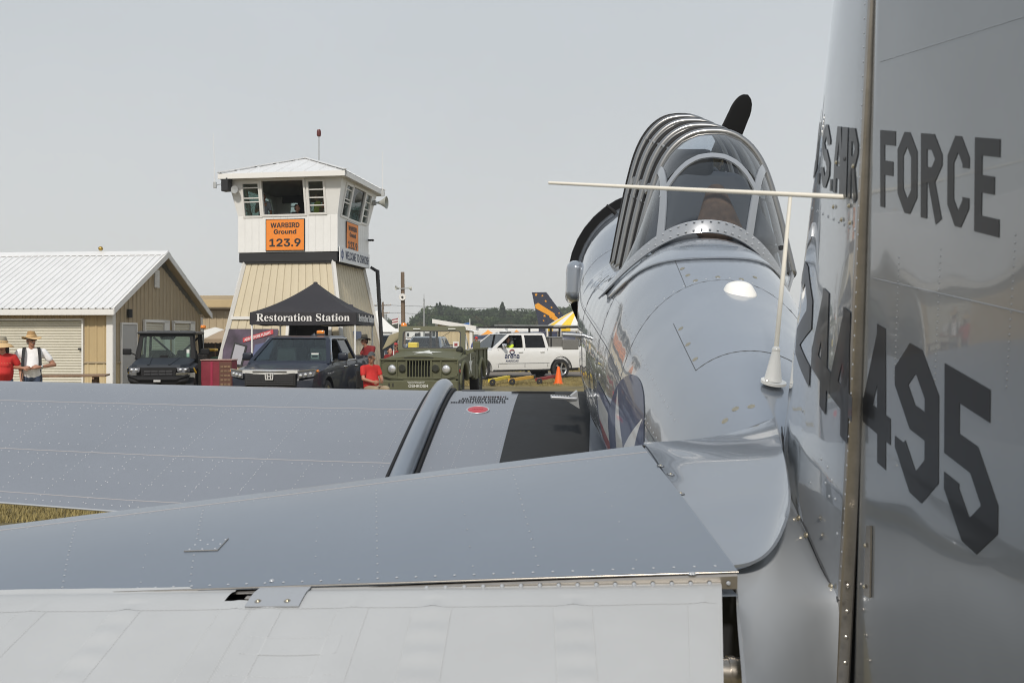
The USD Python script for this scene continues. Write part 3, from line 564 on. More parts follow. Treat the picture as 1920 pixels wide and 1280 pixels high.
def tape(fn, n, w, name='rib_tape', edges=(-1, 1)):  # doped tape with pinked (zigzag) edges
    rows = [[fn(k / (n - 1), -w / 2), fn(k / (n - 1), 0.0), fn(k / (n - 1), w / 2)] for k in range(n)]
    tp = A(name, sheet(np.array(rows)), FABRIC, el, smooth=True)
    for sg in edges:
        rows = []
        for k in range(n):
            q = k / (n - 1); z = sg * w / 2 + 0.0015 * (1 if k % 2 else -1); rows.append([fn(q, z - 0.0006), fn(q, z + 0.0006)])
        v, f = sheet(np.array(rows)); A('pinked_edge', (v + [0, 0, 0.0002], f), STITCH, tp)
STITCH = M('pinked_edge_light', (0.50, 0.51, 0.515), rough=0.5)
for c in RIBS:
    tape(lambda q, d: elev(c + d, 0.085 + q * 0.41, 0.00025), 130, 0.062 if c in (0.245, 0.47) else 0.05)
tape(lambda q, d: elev(0.01 + q * 1.7, 0.070 + d, 0.00035), 420, 0.024, 'edge_tape', (1,))
tape(lambda q, d: elev(0.60 + q * 0.15, 0.19 + d, 0.0004), 50, 0.045, 'patch_tape')
tape(lambda q, d: elev(0.59 + q * 0.17, 0.29 + d, 0.0004), 50, 0.05, 'patch_tape')
hp = [np.interp(1353 - px, [0, 1353], [0, 1.272]) for px in (616, 518)]
G = np.array([[elev(hp[0], u, 0.0036) + (elev(hp[1], u, 0.0036) - elev(hp[0], u, 0.0036)) * (t - hp[0]) / (hp[1] - hp[0]) if u > 0 else elev(t, 0.0, 0.0032) + np.array([0, 0.012, 0.002]) for u in (-0.01, 0.0, 0.03, 0.055, 0.08)] for t in np.linspace(hp[0], hp[1], 8)])
pl = A('hinge_plate', slab(upf(G), 0.002), M('hinge_plate_paint', (.37, .385, .41), rough=.35, metal=.3, coat=.4), el, smooth=30)
for a in (0.25, 0.8):
    t = hp[0] + (hp[1] - hp[0]) * a; A('screw', dome(elev(hp[0], 0.064, 0.0040) * (1 - a) + elev(hp[1], 0.064, 0.0040) * a, np.array([0, -.2, .97]), 0.0042, 0.003, 10), SCREW, pl)
    A('washer', dome(elev(hp[0], 0.064, 0.0037) * (1 - a) + elev(hp[1], 0.064, 0.0037) * a, np.array([0, -.2, .97]), 0.0062, 0.0007, 12), STEEL, pl)
c = (elev(cut_t[0], 0.025) + elev(cut_t[1], 0.025)) / 2
A('hinge_pocket', box(c - [0, 0, 0.03], (0.085, 0.09, 0.008)), DKIN, el); A('hinge_arm', box(c + [0.02, 0.004, -0.012], (0.04, 0.012, 0.014), 0.003), STEEL, el)  # black plate under the cut-out paints the shade inside the pocket
A('elevator_cavity', box(P(1374, 1205, 1.54), (0.05, 0.02, 0.20)), DKIN, el)  # added black plate stands in for shade in the gap beside the elevator
tq = P(1372, 1262, 1.37); A('torque_tube', join(cyl(tq - [0.035, 0, 0], tq + [0.014, 0, 0], 0.024, n=18), cyl(tq + [-0.006, 0, 0], tq + [0.004, 0, 0], 0.026, n=18)), STEEL, smooth=30)
v, f = sheet(G * 0 + G); vv, ff = join((np.array(usdkit.meshkit.arrays((sheet(np.array([[elev(t, u) for u in ue[14::6]] for t in te[::8]]))))[0]), sheet(np.array([[elev(t, u) for u in ue[14::6]] for t in te[::8]]))[1]))
A('elevator', (mirror_c(vv), ff[:, ::-1]), FABRIC, smooth=True)

# ---- fin
def fin_le(z):
    return 2.35 + (z - 1.426) / (2.377 - 1.426) * (1.82 - 2.35)
def hinge_y(z): return 1.637 + (z - 1.076) / (2.23 - 1.076) * (1.427 - 1.637)
def fin(z, q, side=1):                               # q 0 at the hinge, 1 at the leading edge
    Y = hinge_y(z) + (fin_le(z) - hinge_y(z)) * q; half = 0.050 * (1 - q ** 2.2) + 0.010 * math.sqrt(max(0, q * (1 - q)))
    return np.array([float(xc(Y)) - side * half, Y, z])
zs = np.linspace(1.02, 2.80, 40); qs = np.r_[0, 0.01, 0.03, np.linspace(0.06, 0.9, 30), 0.92, 0.94, 0.97, 0.985, 0.995, 1.0]
G = np.array([[fin(z, q) for q in qs] + [fin(z, q, -1) for q in qs[::-1][1:]] for z in zs])
fn = A('fin', sheet(G[:, ::-1]), PAINT_FIN, smooth=50)
# rear closing channel of the fin, and a black sheet painted as shade in the gap before the rudder
def hline(z, dx, dy): Y = hinge_y(z); return np.array([float(xc(Y)) - 0.050 + dx, Y + dy, z])
G = np.array([[hline(z, -0.001, 0.004), hline(z, 0.000, -0.003), hline(z, 0.004, -0.006), hline(z, 0.022, -0.006), hline(z, 0.026, -0.002), hline(z, 0.027, 0.02)] for z in zs])
ch = A('fin_channel', sheet(G[:, ::-1]), STEEL, fn, smooth=40)
G = np.array([[hline(z, 0.024, 0.012), hline(z, 0.08, 0.012)] for z in zs]); A('fin_gap', sheet(G), DKIN, fn)
for py in list(range(1095, 1290, 48)): A('channel_rivet', dome(P(np.interp(py, [1000, 1280], [1590, 1580]), py, 1.60) - [0, 0.010, 0], np.array([0, -1, 0]), 0.0042, 0.0016, 9), STEEL, ch)
def on_fin(px, py, off=0.0):
    k = (px - 960) / FPX; Y = 1.8
    for _ in range(30):
        z = CAM_H + (HOR - py) / FPX * Y; q = np.clip((Y - hinge_y(z)) / (fin_le(z) - hinge_y(z)), 0, 1); half = 0.050 * (1 - q ** 2.2) + 0.010 * math.sqrt(q * (1 - q)) + off
        Yn = (0.61 - half - math.tan(HEAD) * 1.4) / (k - math.tan(HEAD)); Y = 0.5 * Y + 0.5 * Yn
    return np.array([k * Y, Y, CAM_H + (HOR - py) / FPX * Y])
rv = []
for py in range(8, 1100, 27): rv.append(dome(on_fin(np.interp(py, [0, 600, 1130], [1622, 1604, 1573]), py), np.array([-1.0, -.05, .02]), 0.0021, 0.0012, 7))
for k in range(9): rv.append(dome(on_fin(1523 + k * 10, 391 + k * 5), np.array([-1.0, -.05, .02]), 0.0035, 0.002, 7))
for a, b in ((1540, 860), (1552, 875), (1560, 900), (1566, 935), (1555, 930), (1505, 770), (1570, 1000), (1520, 905), (1548, 905)): rv.append(dome(on_fin(a, b), np.array([-1.0, -.05, .02]), 0.0032, 0.002, 7))
A('fin_rivets', join(*rv), RIVET, fn, kind='stuff')
q4 = [on_fin(1562, 283, .0002), on_fin(1604, 290, .0002), on_fin(1597, 432, .0002), on_fin(1560, 405, .0002)]
mp = A('antenna_mount_plate', slab(np.array([[q4[0], q4[1]], [q4[3], q4[2]]]), 0.003), PAINT_FIN, fn)
for px, py in ((1568, 305), (1584, 298), (1600, 312), (1563, 388), (1578, 412), (1594, 418), (1592, 386)): A('screw', dome(on_fin(px, py, .0015), np.array([-1.0, 0, 0]), 0.0045, 0.003, 8), SCREW if px != 1584 else SEAM, mp)
A('fin_seam', tube([on_fin(a, b, .001) for a, b in ((1466, 800), (1474, 900), (1481, 930), (1510, 990), (1540, 1060), (1572, 1125))], 0.0018, 5), SEAM, fn, smooth=True)

# ---- rudder
def rud_x(Y, z): return 0.63 - 0.03 * Y - 0.045 * (z - 1.7)
def rud_at(px, py, off=0.0):
    k = (px - 960) / FPX; Y = 1.3
    for _ in range(20): z = CAM_H + (HOR - py) / FPX * Y; Y = (0.63 - 0.045 * (z - 1.7) - off) / (k + 0.03)
    return np.array([k * Y, Y, CAM_H + (HOR - py) / FPX * Y])
def rud(z, u, off=0.0):                              # u metres aft of the hinge
    Y = hinge_y(z) - 0.015 - u; return np.array([rud_x(Y, z) - off, Y, z])
rz = np.linspace(1.0, 2.80, 46); ru = np.linspace(0.02, 0.66, 26)
rows = []
for z in rz:
    k = max(0, (z - 2.45) / 0.35); mx = 0.66 * math.sqrt(max(0.02, 1 - k * k)) if z > 2.45 else 0.66
    h = hline(z, 0.03, -0.02); L_ = [rud(z, 0.02 + (mx - 0.02) * q) for q in np.linspace(0, 1, 26)]
    nose = [np.array([rud_x(hinge_y(z), z) + 0.03 - 0.03 * math.sin(a), hinge_y(z) + 0.018 - 0.053 * (1 - math.cos(a)), z]) for a in (0.2, 0.6, 1.0, 1.35)]
    R_ = [p + np.array([0.06 * (1 - q) + 0.008, 0, 0]) for p, q in zip(L_[::-1], np.linspace(1, 0, 26))]
    rows.append(nose + L_ + R_)
rd = A('rudder', sheet(np.array(rows)), PAINT_FIN, smooth=40)
for zc in (1.80, 2.13):
    A('rib_seam', tube([rud(zc - 0.27 * u * 0 - 0.16 * u, u, -0.0002) for u in np.linspace(0.03, 0.6, 12)], 0.0008, 5), PAINT_FIN, rd, smooth=True)
A('trim_bracket', slab(np.array([[rud_at(1624, 985, .004), rud_at(1632, 985, .004)], [rud_at(1619, 1115, .004), rud_at(1630, 1120, .004)]]), 0.003), STEEL, rd)
for px, py in ((1622, 1022), (1620, 1099)): A('screw', dome(rud_at(px, py, .006), np.array([-1.0, 0, 0]), 0.004, 0.003, 8), SCREW, rd)
for u in (0.12, 0.245, 0.42):
    A('stitch_row', join(*[dome(rud(z - 0.02, u), np.array([-1.0, 0, 0]), 0.0016, 0.0012, 5) for z in np.arange(1.66, 1.84, 0.009)]), PAINT_FIN, rd, kind='stuff')

# block lettering painted on fin and rudder
def glyph(ch):
    W, H, s, c = 0.62, 1.0, 0.185, 0.17; l, r, b, t = s / 2, W - s / 2, s / 2, H - s / 2; m = 0.52
    L_ = lambda *p: LineString(p).buffer(s / 2, cap_style=2, join_style=2)
    O = [(l + c, b), (r - c, b), (r, b + c), (r, t - c), (r - c, t), (l + c, t), (l, t - c), (l, b + c), (l + c, b)]
    if ch == 'O': return Polygon(O).buffer(s / 2, join_style=2).difference(Polygon(O).buffer(-s / 2, join_style=2))
    if ch == 'C': return L_((r, 0.34), (r, b + c), (r - c, b), (l + c, b), (l, b + c), (l, t - c), (l + c, t), (r - c, t), (r, t - c), (r, 0.66))
    if ch == 'S': return L_((l, 0.30), (l, b + c), (l + c, b), (r - c, b), (r, b + c), (r, m - c * .8), (r - c, m), (l + c, m), (l, m + c * .8), (l, t - c), (l + c, t), (r - c, t), (r, t - c), (r, 0.70))
    if ch == 'U': return L_((l, H), (l, b + c), (l + c, b), (r - c, b), (r, b + c), (r, H))
    if ch == 'F': return unary_union([L_((l, 0), (l, H)), L_((0, t), (W, t)), L_((0, m), (W * .85, m))])
    if ch == 'E': return unary_union([L_((l, 0), (l, H)), L_((0, t), (W, t)), L_((0, m), (W * .8, m)), L_((0, b), (W, b))])
    if ch == 'I': return L_((W / 2, 0), (W / 2, H))
    if ch == 'A': return unary_union([L_((l, 0), (l + .02, .5), (W / 2 - .06, t), (W / 2 + .06, t), (r - .02, .5), (r, 0)), L_((l, .32), (r, .32))])
    if ch == 'R': return unary_union([L_((l, 0), (l, H)), L_((0, t), (r - c, t), (r, t - c), (r, m + c), (r - c, m), (0, m)), L_((W * .45, m), (r, 0))])
    if ch == '.': return sbox(0, 0, s, s)
    if ch == '4': return unary_union([L_((r - .1, 0), (r - .1, H)), L_((0, .30), (W, .30)), L_((r - .1, t), (l * .8, .30))])
    if ch == '5': return L_((r, t), (l, t), (l, m + .02), (r - c, m + .02), (r, m - c), (r, b + c), (r - c, b), (l + c, b), (l, b + c), (l, .33))
    if ch == '9': return unary_union([L_((l, .30), (l, b + c), (l + c, b), (r - c, b), (r, b + c), (r, t - c), (r - c, t), (l + c, t), (l, t - c), (l, m + c), (l + c, m), (r, m))])
    if ch == '2': return L_((l, .70), (l, t - c), (l + c, t), (r - c, t), (r, t - c), (r, m + .05), (l, b + .1), (l, b), (W, b))
def letter(ch, where, px0, px1, base, h, slope, name, parent):
    g = glyph(ch); W = g.bounds[2] - g.bounds[0]; g = affinity.translate(g, -g.bounds[0], 0)
    m = trimesh.Trimesh(*join(*[trimesh.creation.extrude_polygon(p, 0.0004, engine='earcut') for p in getattr(g, 'geoms', [g])])).subdivide_to_size(0.12)
    def yof(px):
        return rud_at(px, 632 - (base(1.25) + h / 2 - CAM_H) / 1.25 * FPX)[1] if where == 'rudder' else on_fin(px, 632 - (base(1.6) + h / 2 - CAM_H) / 1.6 * FPX)[1]
    Y0, Y1 = yof(px0), yof(px1); out = []
    for a, b, d in m.vertices:
        Y = Y0 + (Y1 - Y0) * a / W; z = base(Y) + b * h
        if where == 'rudder': Yq = Y - (z - base(Y)) * 0.1; out.append([rud_x(Yq, z) - 0.0004 - d, Yq, z])
        else:
            Yq = min(Y - (z - base(Y)) * 0.1, fin_le(z) - 0.008); q = np.clip((Yq - hinge_y(z)) / (fin_le(z) - hinge_y(z)), 0, 1); out.append([float(xc(Yq)) - 0.050 * (1 - q ** 2.2) - 0.010 * math.sqrt(q * (1 - q)) - 0.0013 - d, Yq, z])
    v = np.array(out); A(name, (v, np.array(m.faces)[:, ::-1]), LETTER, parent)
b1 = lambda Y: 1.887 + 0.262 * (Y - 1.354)
for ch, a, b in (('F', 1649, 1677), ('O', 1681, 1717), ('R', 1724, 1763), ('C', 1773, 1813), ('E', 1823, 1869)): letter(ch, 'rudder', a, b, b1, 0.117, 0, 'letter', rd)
for ch, a, b in (('U', 1521, 1533), ('.', 1536, 1539), ('S', 1541, 1556), ('.', 1558, 1561), ('A', 1564, 1580), ('I', 1578, 1588), ('R', 1591, 1607)): letter(ch, 'fin', a, b, b1, 0.117, 0, 'letter', fn)
b2 = lambda Y: 1.452 + 0.275 * (Y - 1.3125)
for ch, a, b in (('4', 1618, 1668), ('9', 1676, 1754), ('5', 1764, 1860)): letter(ch, 'rudder', a, b, b2, 0.225, 0, 'digit', rd)
for ch, a, b in (('2', 1490, 1519), ('4', 1521, 1556), ('4', 1556, 1597)): letter(ch, 'fin', a, b, b2, 0.225, 0, 'digit', fn)

# ---- fillet between stabilizer, fuselage and fin; tail cone side below it
C = [[P(1207, 832, 2.20), P(1290, 827, 2.25), P(1375, 813, 2.32), P(1452, 785, 2.40)], [P(1250, 905, 1.95), P(1330, 897, 1.98), P(1410, 877, 2.0), P(1466, 842, 2.06)],
     [P(1290, 985, 1.72), P(1360, 980, 1.73), P(1430, 957, 1.75), P(1477, 905, 1.82)], [P(1330, 1065, 1.51), P(1392, 1061, 1.51), P(1440, 1036, 1.53), P(1474, 968, 1.6)]]
G = bez(C, 26, 26); _r, _c = np.meshgrid(np.linspace(0, 1, 26), np.linspace(0, 1, 26), indexing='ij'); G[..., 2] += 0.004 + 0.012 * np.sin(PI * _r) * (1 - _c) ** 1.2; G = G if gnormals(G)[..., 2].mean() > 0 else G[:, ::-1]
fl = A('stabilizer_fillet', slab(G, 0.005), PAINT_FUS, smooth=50)
for px, py in ((1240, 872), (1256, 888), (1277, 930), (1301, 979), (1329, 1041)):
    k = np.argmin(np.linalg.norm((G.reshape(-1, 3)[:, [0, 2]] - [0, CAM_H]) / G.reshape(-1, 3)[:, 1:2] * FPX - [px - 960, HOR - py], axis=1)); nk = gnormals(G).reshape(-1, 3)[k]; p = G.reshape(-1, 3)[k] + nk * 0.0006
    A('fastener_rim', dome(p, nk, 0.0088, 0.0010, 14), SEAM, fl); A('fastener', dome(p, nk, 0.0072, 0.0020, 14), FRAMEP, fl); A('fastener_head', dome(p + nk * .0012, nk, 0.0036, 0.0022, 10), SCREW, fl)
A('fillet_gap', tube(np.array([P(1196, 836, 2.215), P(1290, 829, 2.27), P(1375, 815, 2.34), P(1450, 788, 2.42)]) - [0, 0, 0.001], [0.003, 0.005, 0.004, 0.007], 6), SEAM, fl, smooth=True)
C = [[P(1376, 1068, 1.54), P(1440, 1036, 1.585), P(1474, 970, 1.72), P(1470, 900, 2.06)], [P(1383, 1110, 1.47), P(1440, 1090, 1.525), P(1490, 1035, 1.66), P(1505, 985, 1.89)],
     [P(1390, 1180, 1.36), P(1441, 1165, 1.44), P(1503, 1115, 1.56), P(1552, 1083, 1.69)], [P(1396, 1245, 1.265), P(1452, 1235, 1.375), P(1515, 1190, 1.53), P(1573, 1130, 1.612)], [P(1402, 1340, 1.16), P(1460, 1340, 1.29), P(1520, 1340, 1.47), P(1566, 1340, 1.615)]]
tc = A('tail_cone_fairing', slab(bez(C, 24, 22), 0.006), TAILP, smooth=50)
for px, py, Y in ((1497, 968, 1.85), (1511, 1000, 1.80), (1557, 1095, 1.655)): A('fastener', dome(P(px, py, Y) - [0.004, 0.012, 0], np.array([-.9, -.4, .1]), 0.006, 0.003, 10), SCREW, tc)
A('tail_cone', join(hull(np.vstack([ball((0.63, 1.55, 0.86), (0.05, 0.10, 0.07))[0], ball((0.64, 2.1, 0.95), (0.16, 0.1, 0.14))[0], ball((0.61, 0.98, 0.86), (0.03, 0.05, 0.05))[0]]))), PAINT_FUS, smooth=True)

# ---- wings
ROOT_Y, ROOT_X = 7.0, 0.46
def wing_st(d):                                      # d metres outboard of the root: leading edge point, chord, chord-line heights
    sw = 0.174 * d; le = np.array([ROOT_X, ROOT_Y, 0]) + LT * d - FW * sw
    ch = 2.2 if d < 1.08 else 2.2 - (d - 1.08) * 1.0 / 4.52
    if d > 5.1: ch *= math.sqrt(max(0.03, 1 - ((d - 5.1) / 0.55) ** 2)); le = le - FW * 0.35 * ((d - 5.1) / 0.55) ** 2
    zl = np.interp(d, [-1, 0, 1.08, 3.2, 5.6], [1.235, 1.252, 1.268, 1.335, 1.41]); zt = np.interp(d, [-1, 0, 1.08, 2.4, 3.2, 5.6], [0.72, 0.72, 0.72, 0.757, 0.792, 0.92])
    return le, ch, zl, zt
def naca(u): return (0.2969 * math.sqrt(u) - 0.126 * u - 0.3516 * u * u + 0.2843 * u ** 3 - 0.1015 * u ** 4) / 0.2
def wing(d, u, off=0.0, lower=False):
    le, ch, zl, zt = wing_st(d); p = le - FW * ch * u; h = 0.088 * ch * naca(max(u, 0)) / 0.5 * 0.5 * 2 * 0.5
    z = zl + (zt - zl) * u + (-0.55 * h if lower else h) + off
    return np.array([p[0], p[1], z])
uw = np.r_[0, 0.004, 0.012, 0.03, 0.06, np.linspace(0.1, 1, 22)]
def wing_mesh(d0, d1, n, mir=False):
    ds = np.linspace(d0, d1, n); G = np.array([[wing(d, u) for u in uw[::-1]] + [wing(d, u, lower=True) for u in uw[1:]] + [wing(d, 1.0) - [0, 0, 0.004]] for d in ds])
    return sheet(G)
cs = A('wing_center_section', wing_mesh(-0.35, 0.925, 12), PAINT_WING, smooth=40)
ow = A('outer_wing', wing_mesh(0.93, 5.64, 50), PAINT_WING, smooth=40)
v, f = wing_mesh(-0.35, 5.64, 40)
def mirw(v):
    o = np.array([float(xc(5.0)), 5.0, 0]); r = v - o; lat = r @ LT; v2 = v - 2 * lat[:, None] * LT; v2[:, 2] += np.maximum(0, lat - 0.6) * 0.10; return v2
A('outer_wing', (mirw(v), f[:, ::-1]), PAINT_WING, smooth=40)
# joint fairing between centre section and outer panel
jd = lambda u: 0.955 - 0.05 * u
path = [wing(jd(u), u, 0.028) for u in np.r_[0.0, 0.01, 0.03, 0.06, 0.1, np.linspace(0.15, 1.0, 20)]]
path = [path[0] - [0, -0.02, 0.12]] + path
A('wing_joint_fairing', tube(path, 0.064, 14), PAINT, smooth=True)
for s in (-1, 1):
    A('fairing_seal', tube([wing(jd(u) + s * (0.074 if s < 0 else 0.084), u, 0.010) for u in np.r_[0.002, 0.01, 0.03, 0.06, 0.1, np.linspace(0.15, 1.0, 18)]], 0.014, 6), BLACKR, smooth=True)
# walkway, fuel cap, panel, placard
wk = np.array([[wing(d, u, 0.004) for d in np.linspace(-0.15, 0.385, 10)] for u in np.r_[0.012, 0.03, 0.06, np.linspace(0.1, 0.97, 18)]])
A('wing_walkway', slab(wk[:, ::-1] if gnormals(wk)[5, 5, 2] < 0 else wk, 0.002), WALK, cs, smooth=50)
def on_wing(px, py, off=0.0):
    from scipy.optimize import least_squares
    d = P(px, py, 1.0) - np.array([0, 0, CAM_H]); g = lambda q: np.cross(wing(q[0], np.clip(q[1], 0, 1)) - np.array([0, 0, CAM_H]), d)
    best = min((least_squares(g, [(960 - px) / FPX * 6.4 + 0.4, u0]) for u0 in (0.15, 0.4, 0.7)), key=lambda r: r.cost); return best.x
def wpt(q, off=0.0): return wing(q[0], float(np.clip(q[1], 0, 1)), off)
def wn(q):
    a = wpt(q); n = np.cross(wpt((q[0] + .01, q[1])) - a, wpt((q[0], q[1] + .01)) - a); n /= np.linalg.norm(n); return n * np.sign(n[2])
qc = on_wing(896, 768); c, n = wpt(qc), wn(qc); u_, w_ = frame(n)
a = np.arange(25) / 24 * 2 * PI
def ellipse(r, h): return c + n * h + r * (np.cos(a)[:, None] * np.array([1, 0, 0]) + np.sin(a)[:, None] * np.cross(n, [1, 0, 0]))
A('fuel_cap_rim', sheet(np.array([ellipse(0.082, 0.001), ellipse(0.080, 0.004), ellipse(0.073, 0.004), ellipse(0.070, 0.001)])), RIVET, cs, smooth=40)
fc = A('fuel_cap', sheet(np.array([ellipse(0.070, 0.0025), ellipse(0.06, 0.003), ellipse(0.055, 0.005), ellipse(0.001, 0.006)])), FUELRED, cs, smooth=40)
A('cap_mark', join(*[box(c + n * 0.007 + np.array([k * 0.011 - 0.035, 0.0, 0.0]), (0.006, 0.010, 0.002)) for k in range(7)]), INRD, fc)
qa, qb, qd, qe = (on_wing(px, py) for px, py in ((866, 731), (903, 730), (909, 725.5), (868, 726)))
pm = A('wing_hatch', slab(upf(np.array([[wpt(qa, .006), wpt(qb, .006)], [wpt(qe, .006), wpt(qd, .006)]])), 0.008), PAINT_WING, cs); A('hatch_edge', tube([wpt(qa, .004), wpt(qb, .004), wpt(qd, .004)], 0.006, 5), SEAM, cs, smooth=True)
qh = on_wing(1000, 737); A('walkway_grip', tube([wpt((qh[0] + 0.16 * math.cos(t), qh[1] + 0.012 * math.sin(t)), .006) for t in np.linspace(0, 2 * PI, 25)], 0.004, 5), BLACKR, cs, smooth=True)
rng = np.random.default_rng(11)
for row, (py, x0, x1, mt) in enumerate(((745, 880, 950, INRD), (748.5, 866, 950, LETTER), (752, 860, 949, LETTER), (755.5, 845, 946, LETTER))):
    ms = []; x = x0
    while x < x1:
        w = rng.choice([2.2, 3.0, 3.6]); q0, q1, q2, q3 = on_wing(x, py), on_wing(x + w, py - .1), on_wing(x + w + .3, py - 1.9), on_wing(x + .3, py - 1.8)
        ms.append((np.array([wpt(q, .0025) for q in (q0, q1, q2, q3)]), np.array([[0, 1, 2], [0, 2, 3], [0, 2, 1], [0, 3, 2]]))); x += w + rng.choice([1.0, 1.3, 3.0], p=[.5, .3, .2])
    A('placard_text', join(*ms), mt, cs)
# rivets and seams
def wrow(a, b, step=0.045, r=0.0036, keep=1.0, out=None):
    La = np.linalg.norm(wing(*a) - wing(*b)); n = max(2, int(La / step))
    for d, u in lerp_pts(a, b, n):
        if rng.random() < keep: out.append(dome(wing(d, u, 0.0006), wn((d, u)), r, r * 0.5, 5))
o1, o2 = [], []
for u, s, k in ((0.16, .05, .8), (0.19, .06, .7), (0.33, .05, .9), (0.355, .05, .9), (0.42, .07, .8), (0.50, .06, .9), (0.56, .07, .85), (0.64, .06, .9), (0.71, .06, .95), (0.78, .07, .9), (0.86, .065, .95), (0.975, .05, 1)): wrow((1.06, u), (4.6, u), s, 0.0045 if u > .3 else .0032, k * .85, o1)
for d in (1.75, 2.3, 2.85, 3.4, 3.95): wrow((d, 0.30), (d + 0.05, 0.97), .035, .0036, 1, o1)
for d in (1.5, 2.05, 2.6, 3.15): wrow((d, 0.72), (d + .02, 0.97), .04, .004, 1, o1)
for d in (1.95, 3.1): wrow((d, 0.12), (d, 0.29), .025, .003, 1, o1)
for d in (1.08,): wrow((d, 0.1), (d, 0.97), .03, .0034, 1, o1)
A('wing_rivets', join(*o1), RIVW, ow, kind='stuff')
for u in (0.17, 0.30, 0.33, 0.43, 0.45, 0.52, 0.57, 0.62, 0.635, 0.72, 0.80, 0.88): wrow((0.42, u), (0.85, u), .055, .0042, 1, o2)
for d in (0.83, 0.85, 0.66, 0.405): wrow((d, 0.12), (d, 0.97), .03, .0034, .97, o2)
A('wing_rivets', join(*o2), RIVW, cs, kind='stuff')
for u, m in ((0.30, SEAMW), (0.69, SEAMW), (0.945, SEAMW)): A('wing_seam', tube([wing(d, u, .0003) for d in np.linspace(1.03, 5.0, 30)], 0.0024, 5), m, ow, smooth=True)
A('wing_trailing_edge', tube([wing(d, 1.0, -0.002) for d in np.linspace(1.1, 5.2, 30)], 0.006, 6), RIVET, ow, smooth=True)
# landing gear, so that the aircraft stands on the ground
for s, dd in ((1, 0.85), (-1, 0.85)):
    top_ = wing(dd, 0.2, -0.15); top_ = top_ if s > 0 else mirw(top_[None])[0]
    wc = np.array([top_[0], top_[1] + 0.1, 0.345]); g = A('landing_gear_leg', cyl(top_, wc + LT * -0.0, 0.06, 0.05, 12), FRAMEP, smooth=True)
    A('main_wheel', xf(lathe([(0.10, -.09), (0.22, -.10), (0.31, -.10), (0.345, -.05), (0.345, .05), (0.31, .10), (0.22, .10), (0.10, .09)], 28, axis=0), t=wc - LT * 0.16 * s), TYRE, smooth=40)
A('tail_wheel_strut', cyl((0.60, 1.75, 0.9), (0.58, 1.6, 0.18), 0.035, 0.03), FRAMEP, smooth=True); A('tail_wheel', xf(lathe([(0.05, -.05), (0.14, -.06), (0.17, -.03), (0.17, .03), (0.14, .06), (0.05, .05)], 20, axis=0), t=(0.58, 1.6, 0.17)), TYRE, smooth=40)

# ================================================================ ground
GRASS = M('grass_ground', (0.155, 0.125, 0.055), rough=0.95, var=0.40, vscale=0.9, bump=0.6, bscale=30, bdist=0.03)
BLADE = M('grass_blades', (0.26, 0.21, 0.085), rough=0.8, var=0.45, vscale=1.7)
ROADM = M('worn_asphalt', (0.17, 0.145, 0.12), rough=0.95, var=0.22, vscale=1.2, bump=0.4, bscale=60, bdist=0.01)
gx = np.r_[-900, -300, np.linspace(-80, 80, 41), 300, 900]; gy = np.r_[-300, -60, np.linspace(-20, 120, 36), 300, 600, 1500]
GG = np.array([[(x, y, 0.0) for x in gx] for y in gy]); obj('ground', sheet(GG), GRASS, kind='structure')
obj('road', slab(np.array([[(x, (38.6 if s == 0 else 43.2) + 0.02 * x + 0.05 * math.sin(x * 1.7), 0.004 + 0.0 * x) for x in np.linspace(-70, 70, 80)] for s in (0, 1)]), 0.05), ROADM, kind='structure')
def blades(boxes, name, h):
    rg = np.random.default_rng(5); vs, fs, n = [], [], 0
    for (x0, x1, y0, y1, cnt) in boxes:
        x = rg.uniform(x0, x1, cnt); y = rg.uniform(y0, y1, cnt); a = rg.uniform(0, 2 * PI, cnt); hh = h * rg.uniform(0.4, 1.2, cnt); w = 0.004 + 0.0012 * y / 9 * rg.uniform(.7, 1.4, cnt); le = hh * rg.uniform(-.8, .8, cnt)
        p0 = np.stack([x - w * np.cos(a), y - w * np.sin(a), 0 * x], 1); p1 = np.stack([x + w * np.cos(a), y + w * np.sin(a), 0 * x], 1); p2 = np.stack([x + le * np.sin(a), y - le * np.cos(a), hh], 1)
        vs.append(np.stack([p0, p1, p2], 1).reshape(-1, 3)); fs.append(np.arange(3 * cnt).reshape(-1, 3) + n); n += 3 * cnt
    obj(name, (np.vstack(vs), np.vstack(fs)), BLADE, kind='stuff', label='dry yellowish grass covering the airfield ground', cat='grass')
blades([(-6.6, -3.2, 8.3, 11.5, 26000), (-2.5, 3.5, 31.5, 38.4, 26000), (-2.5, 4.5, 43.4, 52, 14000)], 'dry_grass', 0.06)

# ================================================================ shared materials
WHITE = M('white_painted_metal', (0.74, 0.74, 0.73), rough=0.45, var=0.03, vscale=2)
ROOFW = M('white_roof_metal', (0.64, 0.645, 0.65), rough=0.35, var=0.04, vscale=1.5)
TRIMW = M('white_trim', (0.72, 0.71, 0.69), rough=0.5)
TAN = M('tan_siding', (0.46, 0.35, 0.19), rough=0.55, var=0.05, vscale=1.2)
TAN2 = M('shaded_brown_tan_siding', (0.40, 0.32, 0.21), rough=0.55, var=0.05, vscale=1.2)  # darker tan: shade on the gable end put into the colour, reused elsewhere
CREAM = M('cream_siding', (0.55, 0.44, 0.26), rough=0.55, var=0.05, vscale=1.2)
TOWTAN = M('tower_cream_siding', (0.56, 0.49, 0.355), rough=0.5, var=0.05, vscale=1.0)
SHUT = M('shutter_ivory', (0.60, 0.575, 0.49), rough=0.5, var=0.05, vscale=1.0)
GREYD = M('grey_door_paint', (0.42, 0.42, 0.42), rough=0.5)
BLACKP = M('black_paint', (0.018, 0.018, 0.020), rough=0.5)
DARK = M('dark_interior', (0.02, 0.02, 0.02), rough=0.9)
GLASS = pane('window_glass', (0.62, 0.70, 0.68), 1.5)
GLASSD = pane('dark_glass', (0.30, 0.36, 0.36), 1.5)
